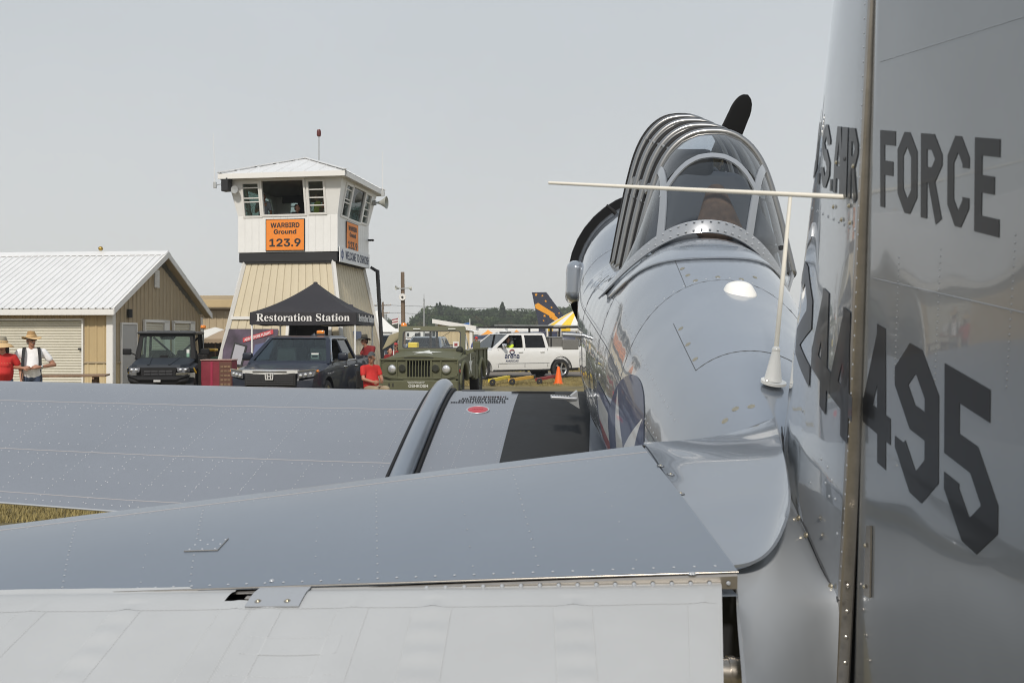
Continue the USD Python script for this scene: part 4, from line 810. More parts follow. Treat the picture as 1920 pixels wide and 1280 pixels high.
GLASSB = pane('privacy_glass', (0.06, 0.065, 0.07), 1.5)
ORANGE = M('sign_orange', (0.80, 0.24, 0.025), rough=0.5)
SIGNBK = M('sign_black', (0.02, 0.02, 0.022), rough=0.5)
SIGNW = M('sign_white', (0.72, 0.73, 0.74), rough=0.5)
TENTB = M('tent_black_fabric', (0.020, 0.019, 0.024), rough=0.7, var=0.15, vscale=2.0, bump=0.2, bscale=12, bdist=0.02)
CHROME = M('chrome', (0.65, 0.66, 0.68), rough=0.12, metal=1.0)
GALV = M('galvanised', (0.42, 0.43, 0.43), rough=0.4, metal=0.7)
WOOD = M('weathered_wood', (0.20, 0.125, 0.075), rough=0.8, var=0.3, vscale=6)
POLE = M('pole_wood', (0.16, 0.115, 0.08), rough=0.85, var=0.25, vscale=4, streak=0.2)
SKIN = M('skin_light', (0.48, 0.26, 0.18), rough=0.5, var=0.08, vscale=12)
SKIN2 = M('skin_tanned', (0.36, 0.175, 0.11), rough=0.5, var=0.08, vscale=12)
AMBER = M('amber_lens', (0.75, 0.22, 0.01), rough=0.2, coat=0.8)
REDL = M('red_lens', (0.30, 0.012, 0.015), rough=0.2, coat=0.8)
MAROON = M('maroon_paint', (0.20, 0.018, 0.035), rough=0.45, var=0.15, vscale=3)
GRILLE_BR = M('brown_grating', (0.11, 0.045, 0.03), rough=0.7)

def rib_wall(T, p0, p1, zb, zt, n, mat, pitch=0.23, dep=0.02, pw=0.92, name='siding_panel'):
    """Ribbed metal siding from p0 to p1 (x, y), outward normal n; zb, zt are heights or functions of the distance along the wall."""
    p0, p1, n = np.array(p0, float), np.array(p1, float), np.array(n, float); L = np.linalg.norm(p1 - p0); d = (p1 - p0) / L
    fz = lambda f, s: f(s) if callable(f) else f
    k = max(1, int(round(L / pw)))
    for i in range(k):
        a, b = L * i / k + 0.003, L * (i + 1) / k - 0.003; ss, oo = [a], [0.0]; m = max(1, int(round((b - a) / pitch)))
        for j in range(m):
            c = a + (b - a) * (j + 0.5) / m
            ss += [c - 0.045, c - 0.025, c + 0.025, c + 0.045]; oo += [0, dep, dep, 0]
        ss.append(b); oo.append(0.0)
        def rows(off): return np.array([[np.r_[p0 + d * s + n * (o + off), z(s)] for s, o in zip(ss, oo)] for z in (lambda s: fz(zb, s), lambda s: fz(zt, s))])
        G = rows(0.0); nn = gnormals(G)[0, 0][:2] @ n
        obj(name, slab(G if nn > 0 else G[:, ::-1], 0.012), mat, T, w=True)
def rib_roof(T, e0, e1, r0, r1, mat, pw=0.91, k=4, name='roof_panel'):
    """Ribbed roof panels: eave from e0 to e1, ridge from r0 to r1 (3-D points)."""
    e0, e1, r0, r1 = (np.array(q, float) for q in (e0, e1, r0, r1)); L = np.linalg.norm(e1 - e0); m = max(1, int(round(L / pw))); n = np.cross(e1 - e0, r0 - e0); n /= np.linalg.norm(n); n *= np.sign(n[2])
    for i in range(m):
        a, b = i / m + 0.0015 / L, (i + 1) / m - 0.0015 / L; ss, oo = [a], [0.0]
        for j in range(k):
            c = a + (b - a) * (j + 0.5) / k; w = 0.022 / L; ss += [c - 1.6 * w, c - w, c + w, c + 1.6 * w]; oo += [0, .028, .028, 0]
        ss.append(b); oo.append(0)
        G = np.array([[(x0 + (x1 - x0) * s) + n * o for s, o in zip(ss, oo)] for x0, x1 in ((e0, e1), (r0, r1))]); G = G if gnormals(G)[0, 0] @ n > 0 else G[:, ::-1]
        obj(name, slab(G, 0.02), mat, T, w=True)
def beam(a, b, w, h, up=(0, 0, 1)):                  # rectangular bar from a to b
    a, b = np.array(a, float), np.array(b, float); d = (b - a) / np.linalg.norm(b - a); u = np.cross(d, up); u /= np.linalg.norm(u); v = np.cross(u, d)
    return join(hull([p + u * sx * w / 2 + v * sy * h / 2 for p in (a, b) for sx in (-1, 1) for sy in (-1, 1)]))

# ================================================================ shed
C0 = np.array([-11.91, 27.0]); f_ = np.array([-0.995, 0.10]); g_ = np.array([0.10, 0.995])
def S(s, d, z): return np.r_[C0 + f_ * s + g_ * d, z]
shed = thing('storage_shed', 'tan metal storage shed with white ribbed gable roof and ivory roll-up door at left', 'shed', S(6, 3, 0))
EZ, RZ, SW, SL = 2.42, 4.16, 6.0, 13.0
N_f, N_g = -g_, -f_
rib_wall(shed, S(0.12, 0, 0)[:2], S(0.88, 0, 0)[:2], 0.97, EZ, N_f, TAN, 0.23); rib_wall(shed, S(0.12, 0, 0)[:2], S(0.88, 0, 0)[:2], 0.0, 0.93, N_f, CREAM, 0.23, name='wainscot_panel')
rib_wall(shed, S(0.88, 0, 0)[:2], S(SL, 0, 0)[:2], 2.22, EZ, N_f, TAN, 0.23)
rib_wall(shed, S(4.6, 0, 0)[:2], S(SL, 0, 0)[:2], 0.0, 2.2, N_f, TAN, 0.23)
gz = lambda s: EZ + (RZ - EZ - 0.12) * (1 - abs(s + 0.1 - SW / 2) / (SW / 2))
rib_wall(shed, S(0, 0.1, 0)[:2], S(0, SW, 0)[:2], lambda s: 0.97, gz, N_g, TAN2, 0.23, 0.028, 0.98); rib_wall(shed, S(0, 0.1, 0)[:2], S(0, SW, 0)[:2], 0.0, 0.93, N_g, CREAM, 0.23, 0.02, 0.98, name='wainscot_panel')
obj('wall_core', join(beam(S(SL / 2, 0.12, 0), S(SL / 2, 0.12, EZ), SL - 0.2, 0.05, np.r_[g_, 0]), beam(S(SL / 2, SW - 0.1, 0), S(SL / 2, SW - 0.1, EZ), SL - 0.2, 0.05, np.r_[g_, 0])), DARK, shed, w=True)
obj('wainscot_trim', join(beam(S(-0.035, 0.0, 0.95), S(-0.035, SW, 0.95), 0.03, 0.045), beam(S(0.1, -0.035, 0.95), S(0.88, -0.035, 0.95), 0.03, 0.045)), TAN2, shed, w=True)
obj('corner_trim', join(beam(S(0.05, -0.03, 0), S(0.05, -0.03, EZ), 0.05, 0.20, np.r_[f_, 0]), beam(S(-0.035, 0.04, 0), S(-0.035, 0.04, EZ), 0.14, 0.04, np.r_[f_, 0])), TRIMW, shed, w=True)
obj('corner_trim', beam(S(-0.035, SW - 0.04, 0), S(-0.035, SW - 0.04, EZ), 0.14, 0.04, np.r_[f_, 0]), TRIMW, shed, w=True)
OV, RO = 0.36, 0.26; ez = EZ + 0.13; sl = (RZ - EZ) / (SW / 2)
rib_roof(shed, S(-RO, -OV, ez), S(SL + RO, -OV, ez), S(-RO, SW / 2, ez + sl * (SW / 2 + OV)), S(SL + RO, SW / 2, ez + sl * (SW / 2 + OV)), ROOFW)
rib_roof(shed, S(-RO, SW + OV, ez), S(SL + RO, SW + OV, ez), S(-RO, SW / 2, ez + sl * (SW / 2 + OV)), S(SL + RO, SW / 2, ez + sl * (SW / 2 + OV)), ROOFW)
top_z = ez + sl * (SW / 2 + OV)
obj('ridge_cap', join(hull([S(s, SW / 2 + dd, top_z + z) for s in (-RO, SL + RO) for dd, z in ((-0.22, -0.10), (0.22, -0.10), (-0.2, -0.07), (0.2, -0.07), (0, 0.055))])), ROOFW, shed, w=True)
obj('eave_fascia', beam(S(-RO, -OV + 0.01, ez - 0.11), S(SL + RO, -OV + 0.01, ez - 0.11), 0.05, 0.17), TRIMW, shed, w=True)
for d0 in (-OV, SW + OV): obj('rake_fascia', join(hull([S(-RO - 0.012 + a, d, z) for a in (0, 0.03) for d, z in ((d0, ez + 0.02), (d0, ez - 0.18), (SW / 2, top_z + 0.02), (SW / 2, top_z - 0.18))])), TRIMW, shed, w=True)
for d0 in (-OV, SW + OV): obj('rake_soffit', join(hull([S(a, d, z) for a in (-RO + 0.02, 0.0) for d, z in ((d0, ez - 0.15), (d0, ez - 0.12), (SW / 2, top_z - 0.17), (SW / 2, top_z - 0.14))])), TAN2, shed, w=True)
obj('eave_soffit', join(hull([S(s, d, ez - 0.17 + z) for s in (0, SL) for d in (-OV + 0.03, 0.0) for z in (0, 0.02)])), CREAM, shed, w=True)
door = obj('roll_door', beam(S(0.9, 0.09, 1.1), S(4.6, 0.09, 1.1), 0.03, 2.2), SHUT, shed, w=True)
for k in range(27): obj('door_slat', xf(hull([S(s, 0.06 + y, 0.012 + k * 0.081 + z) for s in (0.93, 4.57) for y, z in ((0, 0.0), (-0.028, 0.02), (-0.034, 0.045), (-0.022, 0.068), (0, 0.079))])), SHUT, door, w=True)
obj('door_frame', join(beam(S(0.89, -0.02, 0), S(0.89, -0.02, 2.26), 0.12, 0.05, np.r_[f_, 0]), beam(S(4.62, -0.02, 0), S(4.62, -0.02, 2.26), 0.12, 0.05, np.r_[f_, 0]), beam(S(0.87, -0.02, 2.23), S(4.64, -0.02, 2.23), 0.12, 0.05)), TRIMW, shed, w=True)
obj('door_latch', join(beam(S(1.05, -0.01, 1.35), S(0.9, -0.01, 1.35), 0.06, 0.05)), BLACKP, door, w=True)
# doors, lamp and louvre on the gable end
dr = obj('side_door', beam(S(-0.04, 0.50, 1.04), S(-0.04, 1.28, 1.04), 0.04, 2.08), GREYD, shed, w=True)
obj('door_casing', join(beam(S(-0.045, 0.45, 0), S(-0.045, 0.45, 2.12), 0.05, 0.06, np.r_[f_, 0]), beam(S(-0.045, 1.33, 0), S(-0.045, 1.33, 2.12), 0.05, 0.06, np.r_[f_, 0]), beam(S(-0.045, 0.42, 2.12), S(-0.045, 1.36, 2.12), 0.05, 0.06)), TRIMW, shed, w=True)
for d0, d1 in ((1.85, 3.35), (3.80, 5.25)):
    rdoor = obj('roll_door', beam(S(-0.032, d0, 1.08), S(-0.032, d1, 1.08), 0.02, 2.16), SHUT, shed, w=True)
    for k in range(26): obj('door_slat', xf(hull([S(-0.04 - y, s, 0.01 + k * 0.081 + z) for s in (d0, d1 - 0.3) for y, z in ((0, 0.0), (0.02, 0.02), (0.024, 0.045), (0.014, 0.068), (0, 0.079))])), SHUT, rdoor, w=True)
    obj('door_frame', join(beam(S(-0.06, d0 - .04, 0), S(-0.06, d0 - .04, 2.24), 0.06, 0.08, np.r_[f_, 0]), beam(S(-0.06, d1 - 0.1, 0), S(-0.06, d1 - 0.1, 2.24), 0.34, 0.08, np.r_[f_, 0]), beam(S(-0.06, d0 - .08, 2.22), S(-0.06, d1 + .08, 2.22), 0.08, 0.09)), TRIMW, shed, w=True)
lv = obj('louvre_vent', beam(S(-0.04, 2.50, 3.60), S(-0.04, 2.80, 3.60), 0.03, 0.58), TRIMW, shed, w=True)
for k in range(7): obj('slat', beam(S(-0.065, 2.53, 3.36 + k * 0.08), S(-0.065, 2.77, 3.36 + k * 0.08), 0.03, 0.03), TRIMW, lv, w=True)
lamp = thing('wall_lamp', 'small black cylinder wall lamp on the shed gable above the grey door', 'lamp', S(-0.06, 0.88, 2.42))
obj('shade', cyl((0.02, 0, -0.12), (0.02, 0, 0.14), 0.075, 0.075), BLACKP, lamp, smooth=30); obj('bracket', box((-0.03, 0, 0), (0.06, 0.05, 0.10)), BLACKP, lamp)
obj('ball_finial', ball((0, 0, 0.11), 0.075), M('brass', (0.45, 0.30, 0.08), rough=0.3, metal=0.9), thing('roof_ball', 'small brass ball on a stub behind the shed ridge', 'finial', S(2.1, SW / 2, top_z + 0.04)), smooth=True)

# ================================================================ low building behind
low = thing('low_building', 'low tan flat-roofed building half hidden between the shed and the tower', 'building', (-14.0, 44.0, 0))
rib_wall(low, (-19.5, 41.0), (-12.0, 41.0), 1.9, 2.9, (0, -1), TAN2, 0.3, 0.03, 1.0)
obj('roof_slab', box((-0.9 + -0.8, -1.0, 3.05), (8.2, 5.0, 0.16), 0.02), TAN2, low); obj('fascia', box((-1.7, -3.52, 3.2), (8.3, 0.06, 0.34), 0.01), TAN, low)
obj('parapet', box((-1.7, -3.2, 3.45), (8.0, 0.1, 0.25), 0.01), TAN2, low)
obj('back_wall', box((-1.7, 1.4, 1.4), (8.0, 0.1, 2.8)), M('dark_brown_wall', (0.07, 0.05, 0.035), rough=0.8), low)
for x in (-5.4, -1.5, 2.0): obj('post', box((x, -3.1, 1.0), (0.14, 0.14, 2.0)), WOOD, low)
def market_umbrella(label, loc, r, z, mat, rotz=0.0):
    t = thing('patio_umbrella', label, 'umbrella', loc, rotz, None); a = np.arange(8) / 8 * 2 * PI
    G = np.array([[(r * q * math.cos(b) * (1 - 0.03 * (k % 2)), r * q * math.sin(b), z - 0.42 * q ** 1.25 - 0.03 * (k % 2) * q) for k, b in enumerate(np.linspace(0, 2 * PI, 17))] for q in (0.02, 0.4, 0.75, 1.0)])
    obj('canopy', slab(G[:, ::-1], 0.006), mat, t, smooth=20)
    obj('valance', sheet(np.array([[(r * math.cos(b), r * math.sin(b), z - 0.42 - dz * (1 + 0.25 * (k % 2))) for k, b in enumerate(np.linspace(0, 2 * PI, 65))] for dz in (0.0, 0.14)])), mat, t)
    obj('pole', cyl((0, 0, 0), (0, 0, z), 0.025), WOOD, t); obj('base', lathe([(0, 0), (0.25, 0), (0.25, 0.06), (0.05, 0.10), (0, 0.1)], 16), BLACKP, t)
market_umbrella('white patio umbrella behind the utility vehicle', (-12.6, 38.5, 0), 1.25, 2.12, M('umbrella_white', (0.62, 0.60, 0.56), rough=0.8))
market_umbrella('tan scalloped patio umbrella beside the tower corner', (-11.6, 37.0, 0), 0.95, 2.05, M('umbrella_tan', (0.33, 0.25, 0.17), rough=0.8))
cart = thing('garden_tractor', 'green and yellow lawn tractor parked under the patio umbrellas', 'tractor', (-11.6, 34.5, 0), 0.1)
GRN = M('tractor_green', (0.02, 0.09, 0.045), rough=0.35, coat=0.5); YEL = M('machine_yellow', (0.70, 0.40, 0.02), rough=0.4)
obj('hood', rbox((0.55, 0, 0.78), (0.8, 0.55, 0.36), 0.08), GRN, cart, smooth=40); obj('seat', join(rbox((-0.35, 0, 0.85), (0.45, 0.5, 0.14), 0.05), rbox((-0.55, 0, 1.05), (0.12, 0.46, 0.4), 0.05)), YEL, cart, smooth=40)
obj('deck', rbox((0, 0, 0.45), (1.7, 0.9, 0.22), 0.05), GRN, cart, smooth=40); obj('canopy_bar', box((-0.2, 0, 1.22), (1.1, 0.6, 0.10), 0.03), YEL, cart)
obj('steering_wheel', xf(lathe([(0.15, -.012), (0.17, 0), (0.15, .012), (0.13, 0), (0.15, -.012)], 18), t=(0.1, 0, 1.08), ry=-0.5), BLACKP, cart, smooth=True)
for x, y, r in ((0.6, -.42, .22), (0.6, .42, .22), (-.5, -.45, .32), (-.5, .45, .32)): obj('wheel', xf(lathe([(r * .5, -.09), (r * .9, -.10), (r, -.05), (r, .05), (r * .9, .10), (r * .5, .09)], 20, axis=1), t=(x, y, r)), TYRE, cart, smooth=40)
obj('roll_bar', tube([(-.6, -.4, .5), (-.6, -.4, 1.15), (-.6, .4, 1.15), (-.6, .4, .5)], 0.03, 8), BLACKP, cart)

# ================================================================ control tower
TC = np.array([-7.12, 31.35, 0.0]); TR = math.radians(-8.97)
tw = thing('control_tower', 'white and cream control tower with flared window cab and hipped white roof', 'tower', TC, TR)
def T3(x, y, z):
    c, s = math.cos(TR), math.sin(TR); return np.array([TC[0] + c * x - s * y, TC[1] + s * x + c * y, z])
def bw(z): return 1.52 + (4.18 - z) * 0.178                     # half width of the battered base
def base_face(k):                                    # corner points of face k at height z
    return {0: lambda z: (np.array([-bw(z), -bw(z) + .02]), np.array([bw(z), -bw(z) + .02])), 1: lambda z: (np.array([bw(z), -bw(z)]), np.array([bw(z), bw(z)])),
            2: lambda z: (np.array([bw(z), bw(z)]), np.array([-bw(z), bw(z)])), 3: lambda z: (np.array([-bw(z), bw(z)]), np.array([-bw(z), -bw(z)]))}[k]
for k in range(4):
    F = base_face(k)
    for i in range(13):
        a, b = i / 13 + 0.0008, (i + 1) / 13 - 0.0008
        if k == 0 and 0.535 < (a + b) / 2 < 0.93: zb = 2.16
        else: zb = 0.0
        cols = [(a, -.014), (a + .003, -.014), (a + .006, .0), (a + .030, .004), (b - .030, .004), (b - .005, 0), (b, -.014)]
        G = []
        for z in (zb, 4.2):
            p, q = F(z); n = np.array([(q - p)[1], -(q - p)[0]]); n /= np.linalg.norm(n); G.append([np.r_[p + (q - p) * s + n * o, z] for s, o in cols])
        G = np.array(G); obj('siding_panel', slab(G, 0.012) if gnormals(G)[0, 0][:2] @ n > 0 else slab(G[:, ::-1], 0.012), TOWTAN, tw)
    p0, p1 = F(0.0)[0], F(4.2)[0]; obj('corner_trim', beam(np.r_[p0 * 1.012, 0], np.r_[p1 * 1.015, 4.2], 0.11, 0.11), TRIMW, tw)
F = base_face(0)
fx0, fx1 = -bw(2.2) + 2 * bw(2.2) * 7 / 13, -bw(2.2) + 2 * bw(2.2) * 12 / 13
obj('doorway', join(box(((fx0 + fx1) / 2, -1.2, 1.08), (fx1 - fx0, 0.05, 2.16)), box((fx0 - .05, -1.5, 1.08), (0.03, 0.7, 2.16)), box((fx1 + .05, -1.5, 1.08), (0.03, 0.7, 2.16)), box(((fx0 + fx1) / 2, -1.5, 2.2), (fx1 - fx0, 0.6, 0.03))), DARK, tw)
for fx in (fx0, fx1): obj('door_jamb', beam((fx, -bw(0), 0), (fx, -bw(2.18) - .02, 2.18), 0.1, 0.06), TRIMW, tw)
obj('belt_trim', beam((-bw(2.3), -bw(2.3) - 0.02, 2.33), (fx0 - 0.2, -bw(2.3) - 0.02, 2.33), 0.05, 0.10), TRIMW, tw)
# cab: black skirt, white wall, flared window band
hx, hy = 1.72, 1.62
obj('black_skirt', box((0, 0, 4.33), (2 * hx - 0.04, 2 * hy - 0.04, 0.32), 0.02), BLACKP, tw); obj('skirt_flange', box((0, 0, 4.155), (2 * bw(4.18) + 0.12, 2 * bw(4.18) + 0.1, 0.05)), BLACKP, tw)
nb = 14
for k in range(4):
    L = (hx, hy, hx, hy)[k]; D = (hy, hx, hy, hx)[k]; ang = k * PI / 2
    for i in range(nb):
        a, b = -L + 2 * L * i / nb + .0015, -L + 2 * L * (i + 1) / nb - .0015
        obj('wall_board', xf(box(((a + b) / 2, -D + 0.012 - 0.0, 5.09), (b - a, 0.03, 1.20), 0.003), rz=ang), WHITE, tw)
FL = 0.235                                            # flare of the window band
def cab_map(v, D, ang):                              # (x, z, depth) on the flared wall
    x, z, t = v[:, 0], v[:, 1], v[:, 2]; y = -(D + FL * (z - 5.69) / 1.17) + t; c, s = math.cos(ang), math.sin(ang)
    return np.stack([c * x - s * y, s * x + c * y, z], 1)
z0, z1 = 5.69, 6.88
frontw = [(-1.46, -0.93, 5.70, 6.72), (-0.80, 0.62, 5.73, 6.80), (0.80, 1.30, 5.76, 6.74)]
sidew = [(-1.30, -0.72, 5.72, 6.70), (-0.60, 0.62, 5.70, 6.74), (0.76, 1.28, 5.74, 6.70)]
for k in range(4):
    L = (hx, hy, hx, hy)[k]; D = (hy, hx, hy, hx)[k]; ang = k * PI / 2; ws = frontw if k in (0, 2) else sidew
    wall = Polygon([(-L, z0), (L, z0), (L + FL, z1), (-L - FL, z1)])
    for a, b, c, d in ws: wall = wall.difference(sbox(a, c, b, d))
    v, f = poly(wall, 0.07); obj('cab_wall', (cab_map(v, D, ang), f[:, ::-1]), WHITE, tw)
    for i, (a, b, c, d) in enumerate(ws):
        m = join(*[poly(sbox(*q), 0.05, -0.035) for q in ((a - .07, c - .07, a, d + .07), (b, c - .07, b + .07, d + .07), (a, d, b, d + .07), (a, c - .07, b, c))])
        wf = obj('window_frame', (cab_map(m[0], D, ang), m[1][:, ::-1]), TRIMW, tw)
        if i != 1 or k == 2:
            rails = [(a, q, b, q + .035) for q in ((c + (d - c) * .42, c + (d - c) * .54, c + (d - c) * .86) if i == 0 else (c + .22, c + (d - c) * .47, c + (d - c) * .73) if i == 2 else (c + (d - c) * .5,))]
            m = join(*[poly(sbox(*q), 0.03, -0.005) for q in rails]); obj('sash_rail', (cab_map(m[0], D, ang), m[1][:, ::-1]), TRIMW, wf)
        if not (k == 0 and i == 1):
            m = poly(sbox(a, c, b, d), 0.006, 0.03); obj('pane', (cab_map(m[0], D, ang), m[1][:, ::-1]), GLASSD if (k == 1 and i == 1) else GLASS, wf)
obj('cab_floor', box((0, 0, 5.60), (3.3, 3.1, 0.06)), DARK, tw); obj('cab_ceiling', box((0, 0, 6.86), (3.7, 3.5, 0.04)), M('ceiling_brown', (0.12, 0.10, 0.08), rough=0.8), tw)
obj('cab_desk', box((0, -1.1, 5.72), (2.6, 0.5, 0.06)), WOOD, tw); obj('inner_post', join(box((-.66, 1.5, 6.3), (.5, .06, 1.2)), box((.70, 1.5, 6.3), (.5, .06, 1.2)), box((0, 1.5, 6.75), (3, .06, .35))), DARK, tw)
RH = 2.16
obj('roof_fascia', join(*[xf(box((0, -(RH - (0 if k % 2 == 0 else .1)) + .02 + (0.0), 6.93), (2 * RH - (0.2 if k % 2 else 0), 0.05, 0.16)), rz=k * PI / 2) for k in (0, 2)], *[xf(box((0, -RH + .02, 6.93), (2 * RH - .32, 0.05, 0.16)), rz=k * PI / 2) for k in (1, 3)]), TRIMW, tw)
obj('roof_soffit', box((0, 0, 6.875), (2 * RH - .1, 2 * RH - .26, 0.03)), TRIMW, tw)
for k in range(4):
    hw_, hd_ = (RH, RH - .06) if k % 2 == 0 else (RH - .06, RH)
    for i in range(9):
        a, b = -1 + 2 * i / 9, -1 + 2 * (i + 1) / 9; za = 7.02; ap = 7.86
        def rp(x, t): return np.array([x * hw_, -hd_ * (1 - t), za + (ap - za) * t])
        ta, tb = 1 - abs(a), 1 - abs(b)
        pts = [rp(a, 0), rp(b, 0)] + ([rp(b, tb)] if tb > 1e-6 else []) + ([rp(0, 1)] if a < 0 < b else []) + ([rp(a, ta)] if ta > 1e-6 else [])
        up = [p + [0, 0, .018] for p in pts]; m = join(hull(pts + up)); rib = join(hull([rp(a + .01, 0) + [0, 0, .018], rp(a + .04, 0) + [0, 0, .018], rp(a + .025, 0) + [0, -.0, .05], rp(a + .01, max(0.02, ta - .02)) + [0, 0, .018], rp(a + .04, max(.02, ta - .05)) + [0, 0, .018], rp(a + .025, max(.02, ta - .04)) + [0, 0, .05]]))
        obj('roof_panel', xf(join(m, rib), rz=k * PI / 2), ROOFW, tw)
    obj('hip_cap', xf(beam((-RH, -RH, 7.06), (0, 0, 7.90), 0.14, 0.025), rz=k * PI / 2), ROOFW, tw)
obj('downpipe', join(beam((2.35, 1.35, 0.5), (2.1, 1.45, 4.1), 0.10, 0.10), beam((2.1, 1.45, 4.05), (1.86, 1.45, 4.2), 0.10, 0.10), beam((1.86, 1.45, 4.15), (1.86, 1.45, 5.15), 0.09, 0.09), box((1.86, 1.45, 5.17), (.2, .12, .06))), BLACKP, tw)
# signs on the tower
def ftext(s, h, bold=True, d=0.004): v, f = text(s, h, d, bold); return np.stack([v[:, 0], -v[:, 2], v[:, 1]], 1), f
def tower_sign(label, k, cx_, w_):
    t = thing('frequency_sign', label, 'sign', T3(*( (cx_, -hy - .03) if k == 0 else (hx + .03, cx_)), 4.53), TR + k * PI / 2)
    obj('board_edge', box((0, 0.005, 0.52), (w_ + .05, 0.03, 1.05)), SIGNBK, t); obj('board', box((0, -.002, 0.52), (w_, 0.03, 1.0)), ORANGE, t)
    for s_, h_, z_, sx in (('WARBIRD', 0.155, 0.76, 1.0), ('Ground', 0.15, 0.55, 1.0), ('123.9', 0.25, 0.14, 1.0)):
        m = word(s_, h_, 'bold'); v = np.stack([m[0][:, 0], -m[0][:, 2], m[0][:, 1]], 1); k_ = (w_ - (0.30 if s_ == 'WARBIRD' else 0.52 if s_ == 'Ground' else 0.22)) / (v[:, 0].max() * 2); obj('lettering', (v * [k_, 1, 1] + [0, -.019, z_], m[1]), SIGNBK, t)
tower_sign('orange WARBIRD Ground 123.9 sign on the front of the tower, facing the camera', 0, -0.06, 1.30)
tower_sign('orange WARBIRD Ground 123.9 sign on the right side of the tower, seen edge-on', 1, -0.25, 1.15)
t = thing('welcome_sign', 'white WELCOME TO OSHKOSH sign under the cab on the right side of the tower', 'sign', T3(hx + .05, -0.02, 4.17), TR + PI / 2)
obj('board', box((0, 0, 0.24), (3.1, 0.03, 0.50)), SIGNW, t); m = ftext('WELCOME TO OSHKOSH', 0.26); obj('lettering', (m[0] * [2.45 / (2 * m[0][:, 0].max()), 1, 1] + [0.22, -.017, 0.12], m[1]), M('sign_blue', (0.03, 0.04, 0.08), rough=0.5), t)
obj('emblem', join(xz(poly(Point(0, 0).buffer(0.13, 12).difference(Point(0, 0).buffer(0.09, 12)), 0.004)), xz(poly(sbox(-.02, -.18, .02, .18), 0.004))), M('emblem_blue', (0.05, 0.08, 0.2), rough=0.5), t); 
e_ = stage.GetPrimAtPath(str(t.GetPath()) + '/emblem'); UsdGeom.Xformable(e_).AddTranslateOp().Set(Gf.Vec3d(-1.32, -.017, 0.24))
# loudspeakers, beacon and aerials
t = thing('box_speaker', 'black box loudspeaker under the left eave of the tower', 'loudspeaker', T3(-1.92, -2.02, 6.46), TR - 0.25)
obj('cabinet', box((0, 0, 0.22), (0.27, 0.26, 0.44), 0.02), BLACKP, t); obj('bracket', box((0.0, 0.1, 0.46), (0.06, 0.06, 0.1)), GALV, t)
t = thing('flood_lamp', 'round silver lamp beside the black box loudspeaker', 'lamp', T3(-1.66, -1.95, 6.52), TR)
obj('lamp_head', lathe([(0, 0.10), (0.06, 0.10), (0.12, -0.03), (0.125, -0.06), (0.0, -0.05)], 18, axis=1), GALV, t, smooth=40)
t = thing('horn_speaker', 'grey horn loudspeaker sticking out from the right eave of the tower', 'loudspeaker', T3(2.0, 1.55, 6.52), TR)
obj('horn', xf(lathe([(0.03, 0), (0.05, 0.12), (0.10, 0.25), (0.19, 0.40), (0.28, 0.50), (0.285, 0.52), (0.26, 0.50), (0.08, 0.22), (0, 0.2)], 22, axis=0), s=.8), M('horn_grey', (0.42, 0.43, 0.40), rough=0.5), t, smooth=40); obj('driver', cyl((-0.2, 0, 0), (0.02, 0, 0), 0.10, 0.09), GALV, t, smooth=30); obj('bracket', beam((-0.35, 0, 0.15), (0.0, 0, 0.05), 0.04, 0.04), GALV, t)
def aerial(label, a, b, arm=None, tipball=True):
    t = thing('whip_aerial', label, 'antenna', a); a, b = np.array(a), np.array(b)
    obj('rod', cyl((0, 0, 0), b - a, 0.012, 0.006, 6), TRIMW, t); obj('mount', box((0, 0, -0.06), (0.10, 0.08, 0.20)), GALV, t)
    if arm is not None: obj('arm', cyl((0, 0, -0.08), np.array(arm) - a, 0.014), GALV, t)
aerial('thin white whip aerial on an arm off the left eave of the tower', T3(-2.65, -1.4, 6.85), T3(-2.70, -1.4, 8.50), T3(-2.1, -1.4, 6.9)); aerial('thin white whip aerial behind the right eave of the tower', T3(2.28, 1.5, 6.9), T3(2.28, 1.5, 8.35))
t = thing('obstruction_beacon', 'dark red beacon on a thin pole above the tower roof', 'beacon', T3(0.12, 0.9, 7.5)); obj('pole', cyl((0, 0, 0), (0, 0, 1.35), 0.022, 0.018), GALV, t); obj('lens', lathe([(0, 0), (.06, 0), (.075, .04), (.075, .18), (.05, .24), (0, .25)], 16), M('beacon_dark_red', (.10, .02, .018), rough=.3), t, smooth=40); e_ = stage.GetPrimAtPath(str(t.GetPath()) + '/lens'); UsdGeom.Xformable(e_).AddTranslateOp().Set(Gf.Vec3d(0, 0, 1.33))
# posters and banner on the tower
PURP = M('banner_print', (0.075, 0.055, 0.085), rough=0.6, var=0.7, vscale=1.4); PH = M('banner_pale', (0.36, 0.36, 0.40), rough=0.6); BRED = M('banner_red', (0.50, 0.05, 0.06), rough=0.6)
def lean(v, k=0.178): v = np.array(v); v[:, 1] += k * v[:, 2]; return v
bn = thing('phone_banner', 'dark banner with a phone picture and red ADD BEFORE FLIGHT ribbon on the tower base', 'banner', T3(-1.02, -bw(0.75) - 0.03, 0.75), TR)
G = np.array([[(x, -0.012 * math.sin(x * 5) * math.sin(z * 4), z) for x in np.linspace(-1.0, 0.85, 16)] for z in np.linspace(0, 1.22, 8)]); G[..., 1] += 0.178 * G[..., 2]; obj('banner_sheet', slab(G, 0.006), PURP, bn, smooth=True)
phn = [(-0.72, 0.10), (-0.32, 0.02), (-0.20, 0.66), (-0.60, 0.76)]; m = xz(poly(Polygon(phn).buffer(0.03), 0.008), -0.02); obj('phone_body', (lean(m[0]), m[1]), SIGNBK, bn); m = xz(poly(Polygon(phn).buffer(-0.03), 0.008), -0.026); obj('phone_screen', (lean(m[0]), m[1]), PH, bn)
